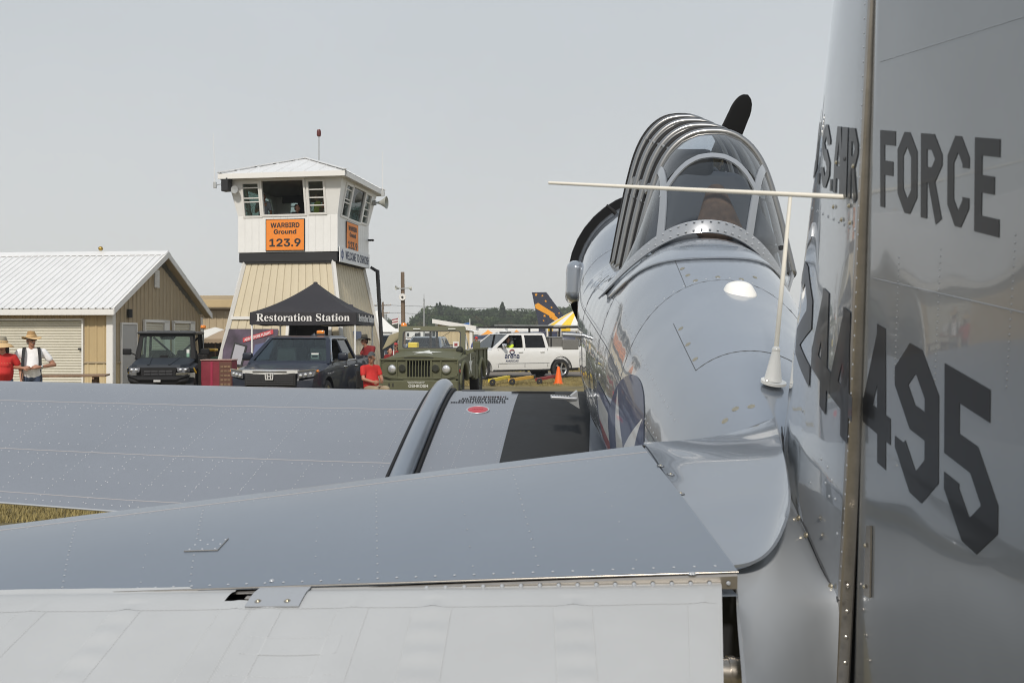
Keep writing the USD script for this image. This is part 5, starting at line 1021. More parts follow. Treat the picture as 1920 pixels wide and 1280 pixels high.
m = xz(poly(Polygon([(-0.32, 0.78), (0.70, 1.06), (0.68, 1.20), (0.58, 1.18), (-0.34, 0.92)]), 0.008), -0.02); obj('ribbon', (lean(m[0]), m[1]), BRED, bn)
m = ftext('ADD BEFORE FLIGHT', 0.085); c_, s_ = math.cos(.27), math.sin(.27); v = m[0] * [0.92 / (2 * m[0][:, 0].max()), 1, 1]; v = np.stack([c_ * v[:, 0] - s_ * v[:, 2] + .18, v[:, 1] - .030, s_ * v[:, 0] + c_ * v[:, 2] + .94], 1); obj('ribbon_text', (lean(v), m[1]), SIGNW, bn)
m = xz(poly(Polygon([(0.0, 0.05), (0.75, 0.2), (0.72, 0.85), (0.1, 0.7)]), 0.005), -0.018); obj('blue_field', (lean(m[0]), m[1]), M('banner_blue', (0.09, 0.11, 0.22), rough=0.6), bn)
for k, (cy, cz, h_, w_) in enumerate(((-0.75, 2.38, 0.42, 0.8), (-0.35, 1.62, 0.28, 0.8))):
    t = thing('wall_poster', ('dark poster with a red figure high on the right side of the tower base', 'small bluish poster low on the right side of the tower base')[k], 'poster', T3(bw(cz) + .03, cy, cz), TR + PI / 2)
    m = box((0, 0, h_ / 2), (w_, 0.02, h_)); obj('poster_sheet', (lean(m[0]), m[1]), PURP if k == 0 else M('poster_blue', (0.10, 0.12, 0.19), rough=0.5, var=.5, vscale=6), t)
    if k == 0: m = xz(poly(Polygon([(.05, .05), (.3, .05), (.25, .3), (.15, .36), (.1, .25)]), .006), -.011); obj('poster_figure', (lean(m[0]), m[1]), BRED, t)
t = thing('wall_plate', 'small grey meter box beside the tower doorway', 'meter box', T3(fx1 + 0.22, -bw(1.0) - 0.06, 0.9), TR); obj('cover', box((0, 0, 0.2), (0.16, 0.08, 0.4), 0.015), GALV, t); obj('meter', cyl((0, -.04, .28), (0, -.07, .28), .05), SIGNW, t)

# ================================================================ pop-up tent
tent = thing('popup_tent', 'black pop-up tent with white Restoration Station lettering in front of the tower', 'tent', (-5.86, 27.05, 0))
TW, TD, VZ0, VZ1, PK = 1.49, 1.60, 2.05, 2.39, 3.30
def tent_top(k):
    L, D = (TW, TD) if k % 2 == 0 else (TD, TW); G = []
    for t in np.linspace(0, 1, 9):
        z = VZ1 + (PK - VZ1) * (t ** 1.0 * 0.55 + 0.45 * t ** 1.9); row = []
        for x in np.linspace(-1, 1, 11): row.append([x * L * (1 - t) + x * 0.04 * t, -D * (1 - t) - 0.04 * t, z - 0.05 * math.sin(PI * t) * (1 - x * x)])
        G.append(row)
    return np.array(G)
for k in range(4):
    m = slab(tent_top(k), 0.006); obj('canopy_panel', xf(m, rz=k * PI / 2), TENTB, tent, smooth=40)
    L, D = (TW, TD) if k % 2 == 0 else (TD, TW)
    G = np.array([[(x, -D - 0.01 - 0.008 * math.sin(x * 9) * q - 0.0, VZ1 + .01 - (VZ1 - VZ0 + .01) * q - 0.02 * q * math.cos(x * 2.1) * (1 - (x / L) ** 2)) for x in np.linspace(-L, L, 24)] for q in np.linspace(0, 1, 6)])
    obj('valance', xf(slab(G, 0.005), rz=k * PI / 2), TENTB, tent, smooth=True)
obj('peak_cap', rbox((0, 0, PK), (0.12, 0.12, 0.10), 0.04), TENTB, tent, smooth=40)
def serif(s, h, d=0.004):                            # slab-serif lettering: bold glyphs with feet added
    return word(s, h, 'serif', d)
LETW = M('tent_lettering', (0.72, 0.71, 0.70), rough=0.6)
def tent_letters(word_h, wid, ang, D, z):
    v, f = serif('Restoration Station', word_h); s = wid / (2 * v[:, 0].max()); v = np.stack([v[:, 0] * s, -v[:, 2] - D - 0.028, v[:, 1] + z], 1)
    return xf((v, f), rz=ang)
obj('lettering', tent_letters(0.215, 2.62, 0, TD, VZ0 + 0.10), LETW, tent); obj('lettering', tent_letters(0.215, 2.75, PI / 2, TW, VZ0 + 0.10), LETW, tent)
for sx in (-1, 1):
    for sy in (-1, 1):
        lg = obj('leg', box((sx * (TW - .04), sy * (TD - .04), 1.05), (0.045, 0.045, 2.1), 0.004), WHITE, tent); obj('foot_plate', box((sx * (TW - .04), sy * (TD - .04), 0.006), (0.12, 0.12, 0.012)), GALV, lg)
for k in range(4): obj('truss_bar', xf(join(beam((-TW + .05, -TD + .05, 2.05), (0, -TD + .05, 2.3), .03, .02), beam((0, -TD + .05, 2.05), (-TW + .05, -TD + .05, 2.3), .03, .02), beam((TW - .05, -TD + .05, 2.05), (0, -TD + .05, 2.3), .03, .02), beam((0, -TD + .05, 2.05), (TW - .05, -TD + .05, 2.3), .03, .02)), rz=0 if k == 0 else PI if k == 2 else 0), WHITE, tent) if k in (0, 2) else None

# ================================================================ vehicles
RUB = TYRE; CHROMEB = M('bright_chrome', (0.80, 0.80, 0.80), rough=.25, metal=.55, coat=.5)
CARDK = M('vehicle_black_trim', (0.014, 0.014, 0.015), rough=0.55); LENS = M('headlamp_lens', (0.75, 0.76, 0.78), rough=0.06, metal=0.6, coat=1.0, coat_r=0.0)
SEATM = M('seat_cloth', (0.10, 0.10, 0.105), rough=0.8); ALLOY = M('alloy_wheel', (0.52, 0.52, 0.53), rough=0.25, metal=0.9); PLATE = M('plate_white', (0.66, 0.66, 0.64), rough=0.5)
def wheel(T, x, y, r, w, side, rim=0.66, spokes=5, rimmat=None, big=False):
    prof = [(r * rim, -w / 2 + .01), (r * .90, -w / 2), (r * .975, -w * .40), (r, -w * .30), (r, w * .30), (r * .975, w * .40), (r * .90, w / 2), (r * rim, w / 2 - .01)]
    t = obj('tyre', xf(lathe(prof, 28, axis=0), t=(x, y, r)), RUB, T, smooth=35)
    s = side; rimmat = rimmat or ALLOY; ri = r * rim
    rm = [xf(lathe([(ri, -w * .4), (ri * .93, -w * .30), (ri * .9, w * .30), (ri * 1.0, w * .42), (ri * 1.03, w * .44), (ri * 1.03, w * .38)], 24, axis=0)), xf(lathe([(0, w * .34), (ri * .22, w * .33), (ri * .24, w * .2)], 16, axis=0))]
    for k in range(spokes):
        a = k / spokes * 2 * PI; q = [np.array([w * e, ri * rr * math.cos(a + da), ri * rr * math.sin(a + da)]) for rr, da, e in ((.15, -.5, .34), (.15, .5, .34), (.97, -.16, .36), (.97, .16, .36), (.15, -.5, .2), (.15, .5, .2), (.97, -.16, .25), (.97, .16, .25))]
        rm.append(join(hull(q)))
    back = lathe([(0, -w * .1), (ri * .95, -w * .1)], 20, axis=0)
    m = join(*rm); v, f = m; v = v * [s, 1, 1]; f = f if s > 0 else f[:, ::-1]
    obj('rim', xf((v, f), t=(x, y, r)), rimmat, t, smooth=35); obj('brake_disc', xf(back, t=(x, y, r)), CARDK, t)
def solid(prof, W, ref=0.14):                        # outline in (y, z) extruded across the width, refined for shaping
    cs = m3.CrossSection([np.array(prof, float)], m3.FillRule.NonZero); m = m3.Manifold.extrude(cs, W)
    m = m.transform(np.array([[0, 0, 1, -W / 2], [1, 0, 0, 0], [0, 1, 0, 0]], float)); return m.refine_to_length(ref)
def prism_x(prof, W):
    m = m3.Manifold.extrude(m3.CrossSection([np.array(prof, float)], m3.FillRule.Positive if Polygon(prof).exterior.is_ccw else m3.FillRule.Negative), W); return m.transform(np.array([[0, 0, 1, -W / 2], [1, 0, 0, 0], [0, 1, 0, 0]], float))
def warp(m, fn):
    return m.warp_batch(lambda v: fn(np.array(v)))
def pickup(T, d, paint, glass=GLASSD, spokes=5, dashglass=GLASSD, bed=True):
    L, W, belt, roof = d['L'], d['W'], d['belt'], d['roof']; yf, yr = d['front_axle'], d['front_axle'] + d['wb']; r = d['r']
    hz0, hz1, cowl = d['hood0'], d['hood1'], d['cowl']; ra, rb_, rc = d['roof0'], d['roof1'], d['back']; rail = d['rail']
    prof = [(0.10, 0.34), (L - .06, 0.45), (L, 0.55), (L, rail - .03), (L - .03, rail), (rc + .06, rail), (rc + .04, belt), (cowl, belt), (cowl - .1, hz1), (0.35, hz0 + .02), (0.10, hz0 - .06), (0.02, hz0 - .2), (0.0, 0.60), (0.03, 0.42)]
    body = solid(prof, W)
    def shape(v):
        x, y, z = v[:, 0], v[:, 1], v[:, 2]; k = np.ones(len(v)); k -= d.get('taper', .12) * np.clip((0.75 - y) / 0.75, 0, 1) ** 2.2; k -= 0.02 * np.clip((y - L + .5) / .5, 0, 1) ** 2
        k -= 0.055 * np.clip((z - (belt - .22)) / .22, 0, 1) ** 2; k -= 0.04 * np.clip((.75 - z) / .4, 0, 1) ** 2; v[:, 0] = x * k
        nose = np.clip((0.9 - y) / 0.9, 0, 1); v[:, 1] = y + nose * d.get('nose', .18) * (2 * np.abs(x) / W) ** 2.4
        v[:, 2] = z - 0.05 * np.clip((y < cowl) * 1.0, 0, 1) * (np.clip((2 * np.abs(x) / W - .75) / .25, 0, 1)) ** 2 * (z > belt - .25)
        return v
    body = warp(body, shape)
    for yy in (yf, yr):
        for s in (-1, 1): body = body - m3.Manifold.cylinder(0.45, r + .075, r + .075, 28).transform(np.array([[0, 0, s, s * (W / 2 - .36)], [1, 0, 0, yy], [0, s, 0, r + .01]], float) if s > 0 else np.array([[0, 0, -1, -(W / 2 - .36)], [1, 0, 0, yy], [0, -1, 0, r + .01]], float))
    if bed: body = body - m3.Manifold.cube((W - .26, L - rc - .24, 1.0)).translate((-(W - .26) / 2, rc + .14, .62))
    else: pass
    obj('body', body, paint, T, smooth=32)
    # cab with real window openings
    tum = d.get('tumble', .20); Wc = W * .945
    cab = [(cowl - .06, belt - .02), (rc + .04, belt - .02), (rb_, roof - .03), (rb_ - .12, roof), (ra + .30, roof), (ra, roof - .045)]
    if not bed: cab = [(cowl - .06, belt - .02), (L - .08, belt - .02), (L - .35, roof - .08), (L - .55, roof - .02), (ra + .3, roof), (ra, roof - .045)]; rb_ = L - .35; rc = L - .12
    def tmb(v): v[:, 0] *= 1 - tum * np.clip((v[:, 2] - belt) / (roof - belt), 0, 1.05) ** 1.25 - .05 * np.clip((v[:, 2] - roof + .08) / .08, 0, 1) ** 2; return v
    outer = warp(solid(cab, Wc, .12), tmb); pin = list(Polygon(cab).buffer(-.045, join_style=2).exterior.coords)[:-1]; pin = pin if Polygon(pin).exterior.is_ccw else pin[::-1]
    inner = warp(solid(pin, Wc - .10, .12), tmb); shell = outer - inner - m3.Manifold.cube((Wc - .2, 5, .10)).translate((-(Wc - .2) / 2, cowl + .1, belt - .06))
    sl0 = (ra - (cowl - .06)) / (roof - .045 - belt + .02)
    wz0, wz1 = belt + .035, roof - .10; ys = lambda z: cowl - .06 + sl0 * (z - belt + .02)
    slr = (rb_ - (rc + .04)) / (roof - .03 - belt); yb = lambda z: rc + .04 + slr * (z - belt)
    m_ = d['pillar']; wins = [[(ys(wz0) + .16, wz0), (m_ - .05, wz0), (m_ - .05, wz1), (ys(wz1) + .12, wz1)], [(m_ + .05, wz0), (yb(wz0) - .14, wz0), (yb(wz1) - .12, wz1), (m_ + .05, wz1)]]
    if not bed: m2 = d['pillar2']; wins = [wins[0], [(m_ + .05, wz0), (m2 - .04, wz0), (m2 - .04, wz1), (m_ + .05, wz1)], [(m2 + .04, wz0), (yb(wz0) - .16, wz0), (yb(wz1) - .12, wz1), (m2 + .04, wz1)]]
    for w in wins: shell = shell - prism_x(w, 3.0)
    hwz = lambda z: Wc / 2 * (1 - tum * np.clip((z - belt) / (roof - belt), 0, 1) ** 1.25)
    def yprism(z0, z1, y0, y1, ins):
        return join(hull([(s * (hwz(z) - ins), y, z) for s in (-1, 1) for z in (z0, z1) for y in (y0, y1)]))
    mid = (ra + rb_) / 2
    shell = shell - man(yprism(wz0, roof - .07, cowl - .5, min(ra + .25, mid), .085)) - man(yprism(wz0 + .03, wz1, max(rb_ - .25, mid), L + .5, .12))
    cb = obj('cab', shell, paint, T, smooth=30)
    def pn(name, q, mat): v = np.array(q, float); obj(name, slab(v.reshape(2, 2, 3), 0.006), mat, T)
    o = .028
    pn('windshield', [(-(hwz(wz0) - .06), ys(wz0) + o, wz0 - .02), (hwz(wz0) - .06, ys(wz0) + o, wz0 - .02), (-(hwz(roof - .06) - .06), ys(roof - .06) + o, roof - .06), (hwz(roof - .06) - .06, ys(roof - .06) + o, roof - .06)], dashglass)
    pn('rear_window', [(hwz(wz0) - .1, yb(wz0) - o, wz0), (-(hwz(wz0) - .1), yb(wz0) - o, wz0), (hwz(wz1) - .1, yb(wz1) - o, wz1), (-(hwz(wz1) - .1), yb(wz1) - o, wz1)], glass)
    for s in (-1, 1):
        for k, w in enumerate(wins):
            if k == 0 and s == d.get('open_side', 0): continue
            a, b, c, e = w; q = [(s * (hwz(z) - o), y, z) for y, z in (a, b, e, c)]; q = q if s > 0 else [q[1], q[0], q[3], q[2]]
            pn('side_window', q, glass if k else dashglass)
        if d.get('trim'):
            edge = [wins[0][0], wins[0][3], wins[-1][2], wins[-1][1], wins[0][0]]
            obj('window_trim', tube([(s * (hwz(z) + .006), y + (.03 if k in (2, 3) else -.03), z + (.03 if k in (1, 2) else -.02)) for k, (y, z) in enumerate(edge)], .014, 6), CHROME, T)
        for y in d['seams']: obj('door_gap', beam((s * (W / 2 * 1.0 - .004), y, .50), (s * (W / 2 * .967), y, belt), .012, .012, (1, 0, 0)), CARDK, T)
        for y in d['handles']: obj('door_handle', rbox((s * (W / 2 + .010), y, belt - .13), (.05, .20, .035), .014), d.get('handle_mat', CHROME), T, smooth=40)
        mr = obj('mirror', rbox((s * (W / 2 + .13), cowl + .42, belt + .12), (.24, .13, .18), .05), d.get('mirror_mat', paint), T, smooth=40); obj('mirror_arm', box((s * (W / 2 - .0), cowl + .42, belt + .04), (.12, .08, .05)), CARDK, mr)
        wheel(T, s * (W / 2 - .14), yf, r, .26, s, spokes=spokes); wheel(T, s * (W / 2 - .14), yr, r, .26, s, spokes=spokes)
        obj('rocker_trim', box((s * (W / 2 - .09), (yf + yr) / 2, .40), (.12, yr - yf - 2 * r - .2, .12), .02), CARDK, T)
        if bed: obj('tail_lamp', rbox((s * (W / 2 - .05), L - .07, rail - .30), (.09, .16, .40), .03), REDL, T, smooth=40)
    for y in ([cowl + .95, cowl + 1.85] if bed else [cowl + .9, cowl + 1.8]):
        for s in (-1, 1): obj('seat', join(rbox((s * .40, y + .1, belt + .08), (.48, .14, .52), .06), rbox((s * .40, y + .12, belt + .42), (.26, .10, .18), .045)), SEATM, T, smooth=40)
    obj('steering_wheel', xf(lathe([(.17, -.012), (.19, 0), (.17, .012), (.155, 0), (.17, -.012)], 18, axis=1), t=(.40, cowl + .55, belt + .05), rx=-.4), CARDK, T, smooth=True)
    obj('dashboard', rbox((0, cowl + .35, belt - .05), (W * .8, .5, .16), .05), CARDK, T, smooth=40); obj('underbody', box((0, L / 2, .45), (W - .5, L - .5, .25)), CARDK, T)

NVY = M('navy_car_paint', (0.006, 0.009, 0.020), rough=0.4, spec=0.3, coat=0.45, coat_r=0.02)
t = thing('pickup_truck', 'dark navy crew-cab pickup with chrome grille bar parked before the black tent', 'pickup truck', (-5.16, 19.35, 0), -0.075)
hd = dict(L=5.33, W=2.0, belt=1.13, roof=1.74, front_axle=.98, wb=3.18, r=.375, hood0=.98, hood1=1.10, cowl=1.28, roof0=2.02, roof1=3.55, back=3.72, rail=1.22, pillar=2.62, seams=(1.42, 2.62, 3.66), handles=(2.42, 3.45), trim=True, open_side=1, tumble=.27)
pickup(t, hd, NVY, GLASSB, dashglass=GLASS)
gr = obj('grille', rbox((0, .02, .80), (1.12, .10, .30), .03), CARDK, t, smooth=40)
for k in range(5): obj('grille_slat', box((0, -.035, .70 + .045 * k), (1.02, .02, .016)), M('grille_slat_%d' % k, (0.05, 0.05, 0.055), rough=.3) if k == 0 else MATS['grille_slat_0'], gr)
obj('grille_bar', join(hull([(s * x, y, z) for s in (-1, 1) for x, y, z in ((.0, -.045, .90), (.0, -.045, .985), (.60, -.02, .93), (.60, -.02, 1.0), (.60, .1, .93), (.60, .1, 1.0))])), CHROMEB, gr); obj('bar_slot', box((0, -.047, .965), (.74, .012, .022)), CARDK, gr)
obj('emblem', xz(join(poly(Polygon([(-.095, -.075), (.095, -.075), (.105, .085), (-.105, .085)]).buffer(.012).difference(Polygon([(-.08, -.062), (.08, -.062), (.09, .072), (-.09, .072)])), .02), poly(Polygon([(-.065, .07), (-.035, .07), (-.027, -.06), (-.055, -.06)]), .02), poly(Polygon([(.065, .07), (.035, .07), (.027, -.06), (.055, -.06)]), .02), poly(sbox(-.033, -.012, .033, .016), .02)), -.058), CHROMEB, gr)
e_ = stage.GetPrimAtPath(str(gr.GetPath()) + '/emblem'); UsdGeom.Xformable(e_).AddTranslateOp().Set(Gf.Vec3d(0, 0, .865)); UsdGeom.Xformable(e_).AddScaleOp().Set(Gf.Vec3f(.80, 1, .85))
for s in (-1, 1):
    h_ = obj('headlight', join(hull([(s * x, y, z) for x, y, z in ((.60, .0, .82), (.60, .0, .96), (.90, .14, .86), (.95, .20, 1.01), (.97, .34, 1.02), (.92, .3, .90), (.6, .12, .86))])), M('lamp_housing', (0.12, 0.12, 0.13), rough=.12, coat=1.0) if s < 0 else MATS['lamp_housing'], t, smooth=30)
    for k in range(3): obj('lamp_reflector', ball((s * (.66 + .09 * k), .005 + .035 * k + .01 * k * k, .885 + .018 * k), (.036, .03, .036), 2), LENS, h_, smooth=True)
    obj('lamp_brow', beam((s * .60, -.015, .975), (s * .93, .15, 1.015), .03, .02), CHROME, h_); obj('turn_lamp', ball((s * .955, .27, .97), (.03, .06, .03)), AMBER, h_, smooth=True)
    obj('fog_lamp', cyl((s * .72, .03, .5), (s * .72, .10, .5), .06), LENS, t)
obj('lower_intake', rbox((0, .03, .47), (1.3, .1, .16), .03), CARDK, t); obj('front_plate', box((0, -.03, .56), (.3, .02, .15)), PLATE, t)
t2 = thing('warning_beacon', 'amber warning beacon on the roof of the navy pickup', 'beacon', (-4.62, 21.9, 1.735)); obj('base', rbox((0, 0, .02), (.20, .16, .05), .015), CARDK, t2); obj('lens', rbox((0, 0, .085), (.18, .13, .09), .03), AMBER, t2, smooth=40)
obj('parking_tag', box((0.52, 1.53, 1.27), (.17, .01, .13)), PLATE, t); obj('tag_print', box((0.52, 1.522, 1.26), (.13, .004, .05)), SIGNBK, t)
obj('shark_fin', join(hull([(-.03, 3.0, 1.735), (.03, 3.0, 1.735), (-.03, 3.25, 1.735), (.03, 3.25, 1.735), (0, 3.2, 1.80), (0, 3.25, 1.80)])), NVY, t)

WPAINT = M('white_car_paint', (0.72, 0.72, 0.71), rough=0.3, coat=0.9, coat_r=0.03)
AW = math.radians(-62.0)                             # the white truck heads left and a little towards the camera
dirf = np.array([-0.883, -0.469]); rw = np.array([1.96, 37.3])
ang = math.atan2(dirf[0], -dirf[1])                  # local -y is the truck's front
ca, sa = math.cos(ang), math.sin(ang)
wp = dict(L=5.85, W=2.03, belt=1.24, roof=1.88, front_axle=.98, wb=3.64, r=.405, hood0=1.13, hood1=1.20, cowl=1.50, roof0=2.25, roof1=3.92, back=4.02, rail=1.30, pillar=2.92, seams=(1.72, 2.92, 3.98), handles=(2.72, 3.72), handle_mat=WHITE, tumble=.16, taper=.07, nose=.08, open_side=-1, mirror_mat=CHROME)
# origin so that the wheel seen in the photograph stands at rw
def place(local, rz, at): c, s = math.cos(rz), math.sin(rz); return np.array([at[0] - (c * local[0] - s * local[1]), at[1] - (s * local[0] + c * local[1]), 0.0])
rzw = math.atan2(-(-dirf[0]) * -1, 1) if False else math.atan2(dirf[0], -dirf[1])
side_w = 1
wo = place((side_w * (2.03 / 2 - .14), .98 + 3.64), rzw, rw)
t = thing('pickup_truck', 'white crew-cab pickup with silver bed toolbox and black lumber rack, seen side-on', 'pickup truck', wo, rzw)
wp['open_side'] = side_w
pickup(t, wp, WPAINT, GLASSB)
for s in (-1, 1):
    obj('headlight', rbox((s * .84, .10, .98), (.30, .22, .20), .04), LENS, t, smooth=40)
    obj('body_line', box((s * 1.016, 2.9, .66), (.012, 2.3, .022)), GALV, t); obj('wheel_arch_trim', xf(tube([(s * 1.0, .98 + 3.64 + .50 * math.cos(a), .41 + .50 * math.sin(a)) for a in np.linspace(.0, PI, 14)], .022, 6)), CARDK, t, smooth=True)
    obj('mud_flap', box((s * .86, 4.62 - .62, .40), (.25, .02, .36)), CARDK, t)
obj('grille', rbox((0, .03, .95), (1.2, .1, .34), .04), CARDK, t); obj('bumper', rbox((0, .02, .58), (1.9, .2, .22), .06), CHROME, t, smooth=40)
obj('cab_marker', join(*[rbox((x, 2.55, 1.90), (.12, .2, .05), .02) for x in (-.3, 0, .3)]), CARDK, t, kind='stuff')
tb = obj('toolbox', box((0, 4.42, 1.42), (1.86, .62, .52), .02), M('checker_plate', (0.20, 0.195, 0.185), rough=.5, metal=.3, var=.12, vscale=30), t); obj('toolbox_lid', box((0, 4.42, 1.70), (1.9, .66, .05), .015), GALV, tb)
obj('side_box', box((side_w * .80, 5.15, 1.40), (.42, .90, .40), .02), MATS['checker_plate'], t)
rk = obj('lumber_rack', join(*[beam((s * .92, 1.7, 2.10), (s * .92, 6.0, 2.10), .07, .06) for s in (-1, 1)]), CARDK, t)
for y in (2.35, 3.3, 4.25, 5.6): obj('rack_crossbar', box((0, y, 2.13), (1.9, .06, .05)), CARDK, rk)
for s in (-1, 1):
    for y in (4.18, 5.68): obj('rack_post', box((s * .90, y, 1.70), (.07, .07, .80)), CARDK, rk)
obj('ladder', join(*[beam((x, 2.0, 2.18), (x, 6.1, 2.18), .05, .04) for x in (.1, .5)], *[box((.3, y, 2.18), (.4, .03, .03)) for y in np.arange(2.2, 6.0, .35)]), GALV, rk, kind='stuff')
dx = side_w * (2.03 / 2 + .006)
def side_text(s, h, y, z, mat, name, wid=None):      # lettering on the side that faces the camera
    m = text(s, h, .003); v = m[0]; k = 1.0 if wid is None else wid / (2 * v[:, 0].max()); v = np.stack([dx + v[:, 2] * side_w, y + v[:, 0] * k * side_w, z + v[:, 1]], 1); obj(name, (v, m[1] if side_w > 0 else m[1][:, ::-1]), mat, t)
side_text('arena', .20, 2.33, .86, M('decal_navy', (0.02, 0.03, 0.09), rough=.4), 'door_lettering', .66); side_text('AMERICAS', .075, 2.33, .72, MATS['decal_navy'], 'door_lettering', .58)
a = np.linspace(0, 2 * PI, 25)
for k, (a0, mt) in enumerate(((0.3, 'insignia_red'), (0.3 + PI, 'decal_navy'))):
    q = np.linspace(a0, a0 + PI * .92, 14); obj('logo_ring', tube(np.stack([0 * q + dx, 2.33 + .10 * np.cos(q), 1.12 + .085 * np.sin(q)], 1), .022, 6), MATS[mt], t, smooth=True)
side_text('- - - - - - - - -', .05, 1.85, .62, GALV, 'small_print', .5)

# grey pickup and dark suv behind
t = thing('pickup_truck', 'distant grey pickup seen through the windshield frame of the army truck', 'pickup truck', (-4.55, 43.5, 0), -0.12)
pickup(t, dict(hd, trim=False, open_side=0), M('grey_blue_paint', (0.10, 0.12, 0.15), rough=.3, coat=.9)); obj('grille', rbox((0, .02, .80), (1.2, .1, .3), .03), CARDK, t); obj('bumper', rbox((0, .0, .55), (1.8, .2, .2), .05), CHROME, t, smooth=40)
for s in (-1, 1): obj('headlight', rbox((s * .78, .1, .88), (.3, .2, .16), .05), LENS, t, smooth=40)
t = thing('suv', 'dark sport utility vehicle with maroon lower body behind the seated man', 'suv', (-5.35, 34.6, 0), 0.10)
sv = dict(L=4.9, W=1.95, belt=1.15, roof=1.80, front_axle=.95, wb=2.95, r=.38, hood0=1.02, hood1=1.12, cowl=1.30, roof0=2.0, roof1=4.6, back=4.7, rail=1.15, pillar=2.6, pillar2=3.6, seams=(1.5, 2.6, 3.55), handles=(2.4, 3.4), trim=False, open_side=0, handle_mat=CARDK)
pickup(t, sv, M('suv_dark_paint', (0.03, 0.03, 0.033), rough=.3, coat=.9), bed=False)
obj('grille', rbox((0, .03, .86), (1.2, .1, .28), .04), CARDK, t); obj('lower_body', rbox((0, .03, .55), (1.8, .16, .22), .06), MAROON, t, smooth=40); obj('chrome_bar', rbox((0, -.01, .72), (1.6, .1, .05), .02), CHROME, t); obj('roof_rack', join(*[beam((s * .62, 2.2, 1.86), (s * .62, 4.3, 1.86), .04, .05) for s in (-1, 1)], *[box((0, y, 1.88), (1.3, .05, .04)) for y in (2.4, 3.2, 4.0)]), GALV, t, kind='stuff')
for s in (-1, 1): obj('headlight', rbox((s * .78, .12, .95), (.3, .2, .14), .05), LENS, t, smooth=40)

# ---------------------------------------------------------------- olive army truck
OLV = M('olive_drab', (0.092, 0.094, 0.050), rough=0.62, var=0.10, vscale=2.5); OLVD = M('olive_dark', (0.02, 0.022, 0.014), rough=0.7); STARW = M('star_white', (0.62, 0.63, 0.60), rough=.6)
rzj = -0.117
jo = place((0.0, 0.0), rzj, (-2.36, 23.05))
jp = thing('army_truck', 'olive drab open-top army cargo truck with white star on its hood', 'truck', jo, rzj)
J = lambda n, m, mat=OLV, par=None, **k: obj(n, m, mat, par or jp, **k)
# front panel with recessed openings
fp = sbox(-1.0, .66, 1.0, 1.14)
holes = [Point(s * .70, .90).buffer(.125, 12) for s in (-1, 1)] + [Point(s * .43, .92).buffer(.085, 12) for s in (-1, 1)] + [sbox(-.30 + .077 * k, .69, -.30 + .077 * k + .05, 1.09) for k in range(8)]
J('front_panel', xz(poly(fp.difference(unary_union(holes)), .03), .02)); J('radiator', box((0, .12, .90), (1.9, .04, .46)), OLVD)
for x in (-1.0, -.57, -.325, .325, .57, 1.0): J('panel_rib', box((x, -.03, .90), (.03, .04, .50)))
for z in (.665, 1.135): J('panel_rail', box((0, -.035, z), (2.02, .05, .045), .008))
for k in range(9): J('grille_bar', box((-.30 + .077 * k - .0135, -.03, .89), (.024, .05, .42), .004))
for s in (-1, 1):
    h = J('headlight', xf(lathe([(.135, .02), (.13, -.03), (.112, -.035), (.112, .0), (.135, .02)], 22, axis=1), t=(s * .70, -.02, .90)), OLV, smooth=30); J('lens', xf(lathe([(.112, .0), (.09, -.028), (.05, -.042), (0, -.046)], 20, axis=1), t=(s * .70, -.02, .90)), LENS, h, smooth=True)
    b = J('blackout_lamp', xf(lathe([(.095, .02), (.09, -.05), (.07, -.055), (.0, -.05)], 18, axis=1), t=(s * .43, -.02, .92)), OLVD, smooth=30); J('lamp_bezel', xf(lathe([(.095, .0), (.10, -.02), (.085, -.03)], 18, axis=1), t=(s * .43, -.03, .92)), OLV, b)
    J('brush_guard', tube([(s * .99, -.05, .80), (s * .98, -.10, .74), (s * .70, -.14, .68), (s * .40, -.12, .66)], .016, 6), OLV, smooth=True)
J('bumper', box((0, -.22, .48), (2.1, .12, .26), .015)); [J('bumper_slot', box((s * .66 + dx_, -.285, .50), (.03, .01, .09)), CARDK) for s in (-1, 1) for dx_ in (-.05, .05)]
J('skirt_panel', box((0, -.02, .60), (1.9, .06, .14)))
m = ftext('"MAINTENANCE"', .05, False); J('bumper_lettering', (m[0] * [.8, 1, 1] + [-.02, -.283, .54], m[1]), STARW); m = ftext('OSHKOSH', .075); J('bumper_lettering', (m[0] + [.04, -.283, .44], m[1]), STARW)
# hood
def hoodz(x, y): k = min(1, max(0, y / 1.45)); return 1.16 + .17 * k + .05 * math.exp(-(x / .42) ** 4) * (1 - .3 * k) - .10 * max(0, (abs(x) - .72) / .26) ** 2
hw_ = lambda y: .98 - .10 * y / 1.45
G = np.array([[(q * hw_(y), y - .03 + (.05 if y == 0 else 0) * 0, hoodz(q * hw_(y), y)) for q in np.linspace(-1, 1, 33)] for y in np.linspace(0, 1.45, 14)]); hd_ = J('hood', slab(upf(G), .03), smooth=30)
J('hood_front', join(hull([(s * x, y, z) for s in (-1, 1) for x, y, z in ((.98, -.03, 1.13), (.9, -.03, 1.155), (.98, .05, 1.13), (.40, -.04, 1.20), (.40, .03, 1.2))])));
J('hood_scoop_lip', tube([(x, -.02, 1.165 + .055 * math.exp(-(x / .40) ** 4)) for x in np.linspace(-.5, .5, 17)], .015, 6), OLV, smooth=True); J('scoop_shadow_gap', box((0, -.043, 1.178), (.76, .01, .028)), OLVD)
st5 = Polygon([(.42 * (1 if k % 2 == 0 else .382) * math.sin(k * PI / 5), .42 * (1 if k % 2 == 0 else .382) * math.cos(k * PI / 5)) for k in range(10)])
v, f = poly(st5, .003); m = trimesh.Trimesh(v, f).subdivide_to_size(.1); v = np.array(m.vertices); v = np.array([[p[0], .82 + p[1], hoodz(p[0], .82 + p[1] + .03) + .006 + p[2]] for p in v]); J('hood_star', (v, np.array(m.faces)), STARW, hd_)
